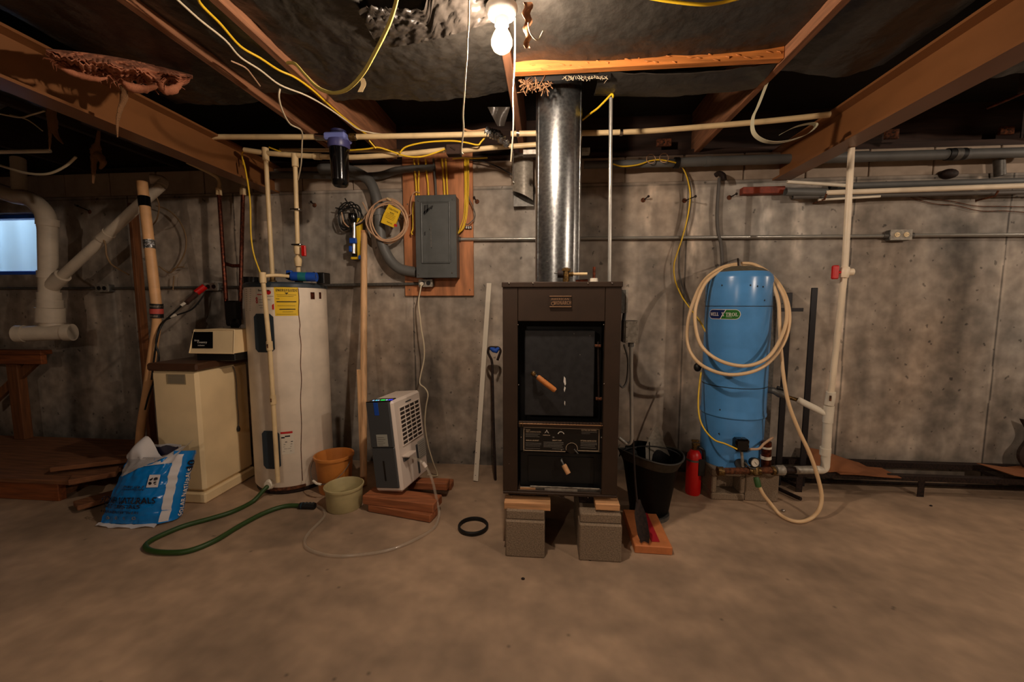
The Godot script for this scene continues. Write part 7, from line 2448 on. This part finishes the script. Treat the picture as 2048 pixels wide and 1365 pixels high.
func build_right_pipes():
	# thick grey drain pipe along the top of the wall
	var z := -2.90
	var t := thing("drain_pipe", "long grey plastic drain pipe along the top of the wall at the right", "pipe", at(1700, 325, z))
	pipe_part("left_run", line(z, [1168, 330, 1352, 326]), 0.026, M.grey_pvc, t, 18)
	pipe_part("middle_run", line(z, [1352, 326, 1410, 323, 1900, 309]), 0.031, M.grey_pvc, t, 18)
	pipe_part("right_run", line(z, [1900, 309, 2120, 303]), 0.031, M.grey_pvc, t, 18)
	for q in [[1410, 1420, 323], [1925, 1936, 308.5], [1640, 1735, 316]]:
		obj("coupling", Shape.new().tube(line(z, [q[0], q[2], q[1], q[2] - (q[1] - q[0]) * 0.028]), 0.0345, 18), M.grey_pvc, t)
	obj("rubber_coupling", Shape.new().tube(line(z, [1893, 309, 1928, 308]), 0.037, 18), M.black, t)
	obj("hose_clamp", Shape.new().tube(line(z, [1905, 308.6, 1918, 308.2]), 0.038, 18), M.dull_steel, t)
	pipe_part("downpipe", line(z - 0.06, [1998, 318, 2000, 352]), 0.028, M.dull_steel, t, 14)
	cable("yellow_cable", curve(line(-2.86, [1226, 328, 1245, 333, 1275, 330, 1300, 322, 1320, 320, 1345, 324, 1352, 326]), 5), 0.0050, M.yellow_cable, "yellow cable tied along the grey drain pipe right of the flue", "cable")
	for q in [[1302, 318], [1328, 316]]:
		var p := []
		for k in 14:
			var w := TAU * k / 14
			p.append(at(q[0] + 9 * cos(w), q[1] + 9 * sin(w), -2.86 + 0.02 * sin(w)))
		solo("cable_tie", Shape.new().tube(p, 0.003, 6, false, true), M.tan_cable, "loose pale cable tie around the grey pipe, " + ("nearer the flue" if q[0] == 1302 else "nearer the dropping yellow cable"), "cable tie", "cable ties on the grey pipe")
	solo("black_wrap", Shape.new().tube(line(-2.9, [1348, 326, 1358, 326]), 0.036, 14), M.black, "black tape wrapped around the grey drain pipe", "tape")
	# hooked iron pipe
	t = thing("vent_stub", "thin dark iron pipe with an elbow, running down the wall above the tank", "pipe", at(1440, 530, -2.95))
	pipe_part("drop", curve(line(-2.955, [1439, 356, 1436, 390, 1434, 430, 1436, 465, 1442, 490, 1445, 540])), 0.011, M.grey_cable, t, 10)
	pipe_part("elbow", curve(line3([1431, 351, -2.95, 1438, 347, -2.93, 1446, 351, -2.9, 1448, 360, -2.89])), 0.017, M.dark_rust, t, 12)
	# pipes stored on the ledge under the right beam
	var zs := -2.93
	var stored := [["long cream plastic pipe stored on the wall ledge at the right", [1650, 386, 2120, 369], 0.0165, "cream_pvc", -2.90], ["short thick grey pipe stored on the ledge beside the red bearing plate", [1571, 384, 1652, 385], 0.027, "grey_pvc", -2.915], ["long grey pipe stored on the ledge above the cream one", [1660, 373, 2120, 360], 0.021, "grey_pvc", -2.95], ["long dark grey pipe stored on the ledge below the cream one", [1585, 395, 2120, 383], 0.013, "grey_cable", -2.92], ["short thin white pipe lying on top of the stored pipes", [1574, 364, 1692, 371], 0.011, "white_pvc", -2.88], ["thin white pipe poking out at the bottom of the stored pipes", [1637, 400, 1760, 393], 0.0075, "white_pvc", -2.91]]
	for q in stored:
		var p := line(q[4], q[1])
		var d: Vector3 = (p[1] - p[0]).normalized()
		var s := Shape.new()
		s.tube([p[0], p[1]], q[2], 16, false)
		s.tube([p[1], p[0]], q[2] * 0.8, 16, false)
		for e in [[p[0], -d], [p[1], d]]:
			s.lathe([Vector2(q[2] * 0.8, 0.0), Vector2(q[2], 0.0)], Transform3D(turn_to(e[1]), e[0]), 16)
		solo("stored_pipe", s, M[q[3]], q[0], "pipe", "stored pipes on the right wall")
	for q in [[1640, 402], [1975, 396]]:
		var c := at(q[0], q[1], -2.93)
		solo("pipe_bracket", Shape.new().tube([c + Vector3(0, 0, -0.07), c + Vector3(0, 0, 0.045), c + Vector3(0, 0.03, 0.06)], 0.006, 8), M.rust, "rusty iron peg under the stored pipes, " + ("near the riser pipe" if q[0] == 1640 else "near the far right"), "bracket", "pegs under the stored pipes")
	cable("thin_wire", curve(line(-2.985, [1810, 388, 1860, 398, 1900, 402, 1950, 412, 2000, 413, 2060, 414])), 0.0025, M.rust, "upper thin rusty wire drooping along the right wall", "wire")
	cable("thin_wire", curve(line(-2.985, [1822, 396, 1870, 408, 1910, 411, 1960, 422, 2010, 422, 2060, 426])), 0.0025, M.rust, "lower thin rusty wire drooping along the right wall", "wire")
	var s := Shape.new()
	s.ball(at(1898, 348, -2.985), Vector3(0.055, 0.032, 0.03), 16)
	solo("foam_lump", s, M.dark_rust, "dark brown lump of foam on the block ledge at the right", "foam")
	# looped white strap hanging from the right joist
	t = thing("strap_loop", "flat white plastic strap looped under the right beam", "strap", at(1560, 285, -2.2))
	s = Shape.new()
	var sp := curve([Vector3(1.062, 2.35, -2.15)] + line3([1517, 210, -2.15, 1506, 235, -2.15, 1506, 262, -2.15, 1520, 278, -2.15, 1545, 285, -2.15, 1580, 281, -2.18, 1615, 268, -2.22, 1632, 252, -2.25, 1622, 247, -2.25, 1590, 254, -2.22, 1562, 268, -2.2]), 5)
	s.smooth()
	var n := sp.size()
	s.sheet(n - 1, 1, func(u: float, v: float):
		var i := int(round(u * (n - 1)))
		return sp[i] + Vector3(0.004, 0.0, 0.03) * (v - 0.5), Vector3(0, -0.0015, 0))
	obj("band", s, mat(Color(0.72, 0.69, 0.58), 0.45), t)
	# brown pipe beside the doubled joist at the far right
	cable("copper_line", curve([low(1975, 216, 2.30), low(2000, 206, 2.30), low(2060, 180, 2.30)]), 0.008, M.copper, "copper line beside the doubled dark joist at the far right", "pipe")


func build_rack():
	# steel bed-frame like rack lying along the foot of the wall
	var h := 0.135
	var zn := -2.735
	var zr := -2.955
	var x0: float = low(1600, 990).x
	var t := thing("steel_rack", "long low rusty angle-iron frame along the foot of the right wall", "rack", Vector3(2.6, 0, -2.85))
	var s := Shape.new()
	var iron := func(a: Vector3, b: Vector3, w: float, q: Shape):
		q.box(Vector3(minf(a.x, b.x) - 0.0, a.y, minf(a.z, b.z)), Vector3(maxf(a.x, b.x), a.y + w, maxf(a.z, b.z) + 0.004), 0.001)
		q.box(Vector3(minf(a.x, b.x), a.y + w - 0.004, minf(a.z, b.z) - w), Vector3(maxf(a.x, b.x), a.y + w, maxf(a.z, b.z)), 0.001)
	iron.call(Vector3(x0, h - 0.03, zn), Vector3(4.6, h - 0.03, zn), 0.035, s)
	obj("front_rail", s, M.dark_rust, t)
	s = Shape.new()
	iron.call(Vector3(x0 - 0.1, h - 0.03, zr), Vector3(4.6, h - 0.03, zr), 0.04, s)
	obj("rear_rail", s, M.dark_rust, t)
	s = Shape.new()
	s.box(Vector3(x0, 0.012, zn - 0.16), Vector3(4.6, 0.03, zn - 0.14), 0.002)
	obj("lower_rail", s, M.dark_rust, t)
	for px in [1607, 1836]:
		var x: float = low(px, 992).x
		s = Shape.new()
		s.box(Vector3(x - 0.02, 0.0, zn - 0.004), Vector3(x + 0.02, h - 0.03, zn + 0.002), 0.001)
		s.box(Vector3(x + 0.014, 0.0, zn - 0.035), Vector3(x + 0.02, h - 0.03, zn + 0.002), 0.001)
		obj("leg", s, M.dark_rust, t)
	for x in [x0 + 0.4, x0 + 1.3, x0 + 2.2]:
		s = Shape.new()
		s.box(Vector3(x, h - 0.03, zr), Vector3(x + 0.03, h - 0.026, zn), 0.001)
		obj("cross_strap", s, M.dark_rust, t)
	# tall frame standing between the tank and the riser
	t = thing("frame_uprights", "dark steel frame of two uprights and a crossbar right of the tank", "frame", at(1590, 935, -2.82))
	var zu := -2.83
	for q in [[1616, 576, 1604, 950], [1560, 586, 1556, 950]]:
		var a := at(q[0], q[1], zu)
		var b := at(q[2], q[3], zu)
		s = Shape.new()
		s.box(Vector3(b.x - 0.018, 0.0, zu - 0.008), Vector3(b.x + 0.020, a.y, zu + 0.004), 0.002)
		obj("upright", s, mat(Color(0.13, 0.12, 0.13), 0.45, 0.3), t)
	var u0 := at(1562, 620, zu)
	var u1 := at(1608, 620, zu)
	s = Shape.new()
	s.box(Vector3(u0.x, u0.y - 0.012, zu - 0.01), Vector3(u1.x, u0.y + 0.012, zu - 0.004), 0.001)
	obj("crossbar", s, mat(Color(0.13, 0.12, 0.13), 0.45, 0.3), t)
	s = Shape.new()
	var g := at(1543, 720, -2.78)
	s.box(Vector3(g.x - 0.02, 0.0, -2.80), Vector3(g.x + 0.02, at(1543, 592, -2.78).y, -2.785), 0.002)
	solo("grey_upright", s, M.dull_steel, "grey steel strip standing just right of the blue tank", "strip")
	# loose steel and boards by the rack's near end
	for q in [[1552, 962, 1600, 978, "upper rusty bar lying askew on the floor right of the tank blocks"], [1552, 986, 1602, 1001, "lower rusty bar lying askew on the floor right of the tank blocks"]]:
		cable("iron_bar", on_floor(0.02, [q[0], q[1] - 10, q[2], q[3] - 2]), 0.012, M.dark_rust, q[4], "bar", "bars by the tank", 6)
	# cardboard lying on the rails
	s = Shape.new()
	s.sheet(10, 4, func(u: float, v: float):
		return Vector3(lerpf(low(1616, 935, h).x + 0.02, low(1745, 940, h).x, u), h + 0.012 + 0.09 * (1 - v) * (1 - u) + 0.01 * sin(u * 5), lerpf(zr - 0.005, zn + 0.01, v)), Vector3(0, -0.004, 0))
	solo("cardboard", s, M.cardboard, "bent brown cardboard sheet on the steel frame, behind the riser's elbow", "cardboard")
	s = Shape.new()
	s.sheet(8, 4, func(u: float, v: float):
		return Vector3(lerpf(low(1675, 950, h).x, low(1788, 950, h).x, u), h + 0.010 + 0.006 * sin(u * 4 + v), lerpf(zn - 0.12, zn + 0.035, v)), Vector3(0, -0.004, 0))
	solo("cardboard", s, M.cardboard, "flat brown cardboard piece on the front rail right of the riser", "cardboard")
	s = Shape.new()
	s.sheet(12, 5, func(u: float, v: float):
		var x := lerpf(low(1962, 940, h).x, low(2075, 940, h).x, u)
		return Vector3(x, h + 0.012 + 0.05 * absf(u - 0.45) + 0.01 * v, lerpf(zr + 0.03, zn + 0.03, v)), Vector3(0, -0.004, 0))
	solo("cardboard", s, M.cardboard, "creased brown cardboard at the far right end of the steel frame", "cardboard")
	s = Shape.new()
	s.sheet(12, 14, func(u: float, v: float):
		var x := lerpf(low(2035, 940, h).x, low(2035, 940, h).x + 0.5, u) - 0.03 * sin(v * 7.0) * (1 - u) + 0.05 * absf(v - 0.4)
		return Vector3(x, 0.15 + 0.33 * v, -2.88 + 0.04 * sin(u * 5.0) - 0.05 * v + 0.08 * sin(PI * u)), Vector3(0, 0, -0.02))
	solo("burlap_sack", s, M.dark_joist, "ragged edge of a dark burlap sack at the far right, on the frame", "sack")
	# leaf of metal lying on the floor
	s = Shape.new()
	s.ball(low(1566, 1022, 0.008), Vector3(0.013, 0.008, 0.01), 10)
	solo("bolt_nut", s, M.chrome, "small shiny nut on the floor beside the cream hose", "nut")
	for q in [[1862, 1012, "small dark stone on the floor in front of the steel frame"], [1180, 1120, "small dark flake on the floor before the right block"], [1046, 1158, "tiny dark crumb on the floor below the furnace"]]:
		s = Shape.new()
		s.ball(low(q[0], q[1], 0.004), Vector3(0.009, 0.005, 0.006), 7)
		solo("pebble", s, M.dark_rust, q[2], "pebble")


func build_wall_ties():
	# steel form ties left sticking out of the concrete
	var ties := [[1285, 402, 1297, 393, "above the furnace's right side"], [1367, 403, 1391, 393, "behind the dropping yellow cable"], [1456, 397, 1473, 388, "beside the dark iron pipe"], [632, 412, 622, 404, "left of the black cord bundle"], [185, 425, 155, 412, "above the sloping drain pipe"], [955, 405, 948, 395, "right of the backboard"]]
	for q in ties:
		var a := at(q[0], q[1], -3.02)
		var b := Vector3(a.x, a.y, -2.85)
		for k in 6:
			var zz := -2.98 + k * 0.03
			if at(q[2], q[3], zz).distance_to(Vector3(a.x, a.y, zz)) < 0.035:
				b = at(q[2], q[3], zz)
				break
		var t := thing("form_tie", "rusty steel form tie sticking out of the wall " + q[4], "form tie", a, "form ties in the back wall")
		pipe_part("rod", [a, b], 0.004, M.dark_rust, t, 6)
		var s := Shape.new()
		s.ball(b, Vector3(0.009, 0.009, 0.007), 8)
		obj("head", s, M.dark_rust, t)
		s = Shape.new()
		s.ball(Vector3(a.x, a.y, -3.0), Vector3(0.017, 0.017, 0.006), 10)
		obj("washer", s, M.rust, t)
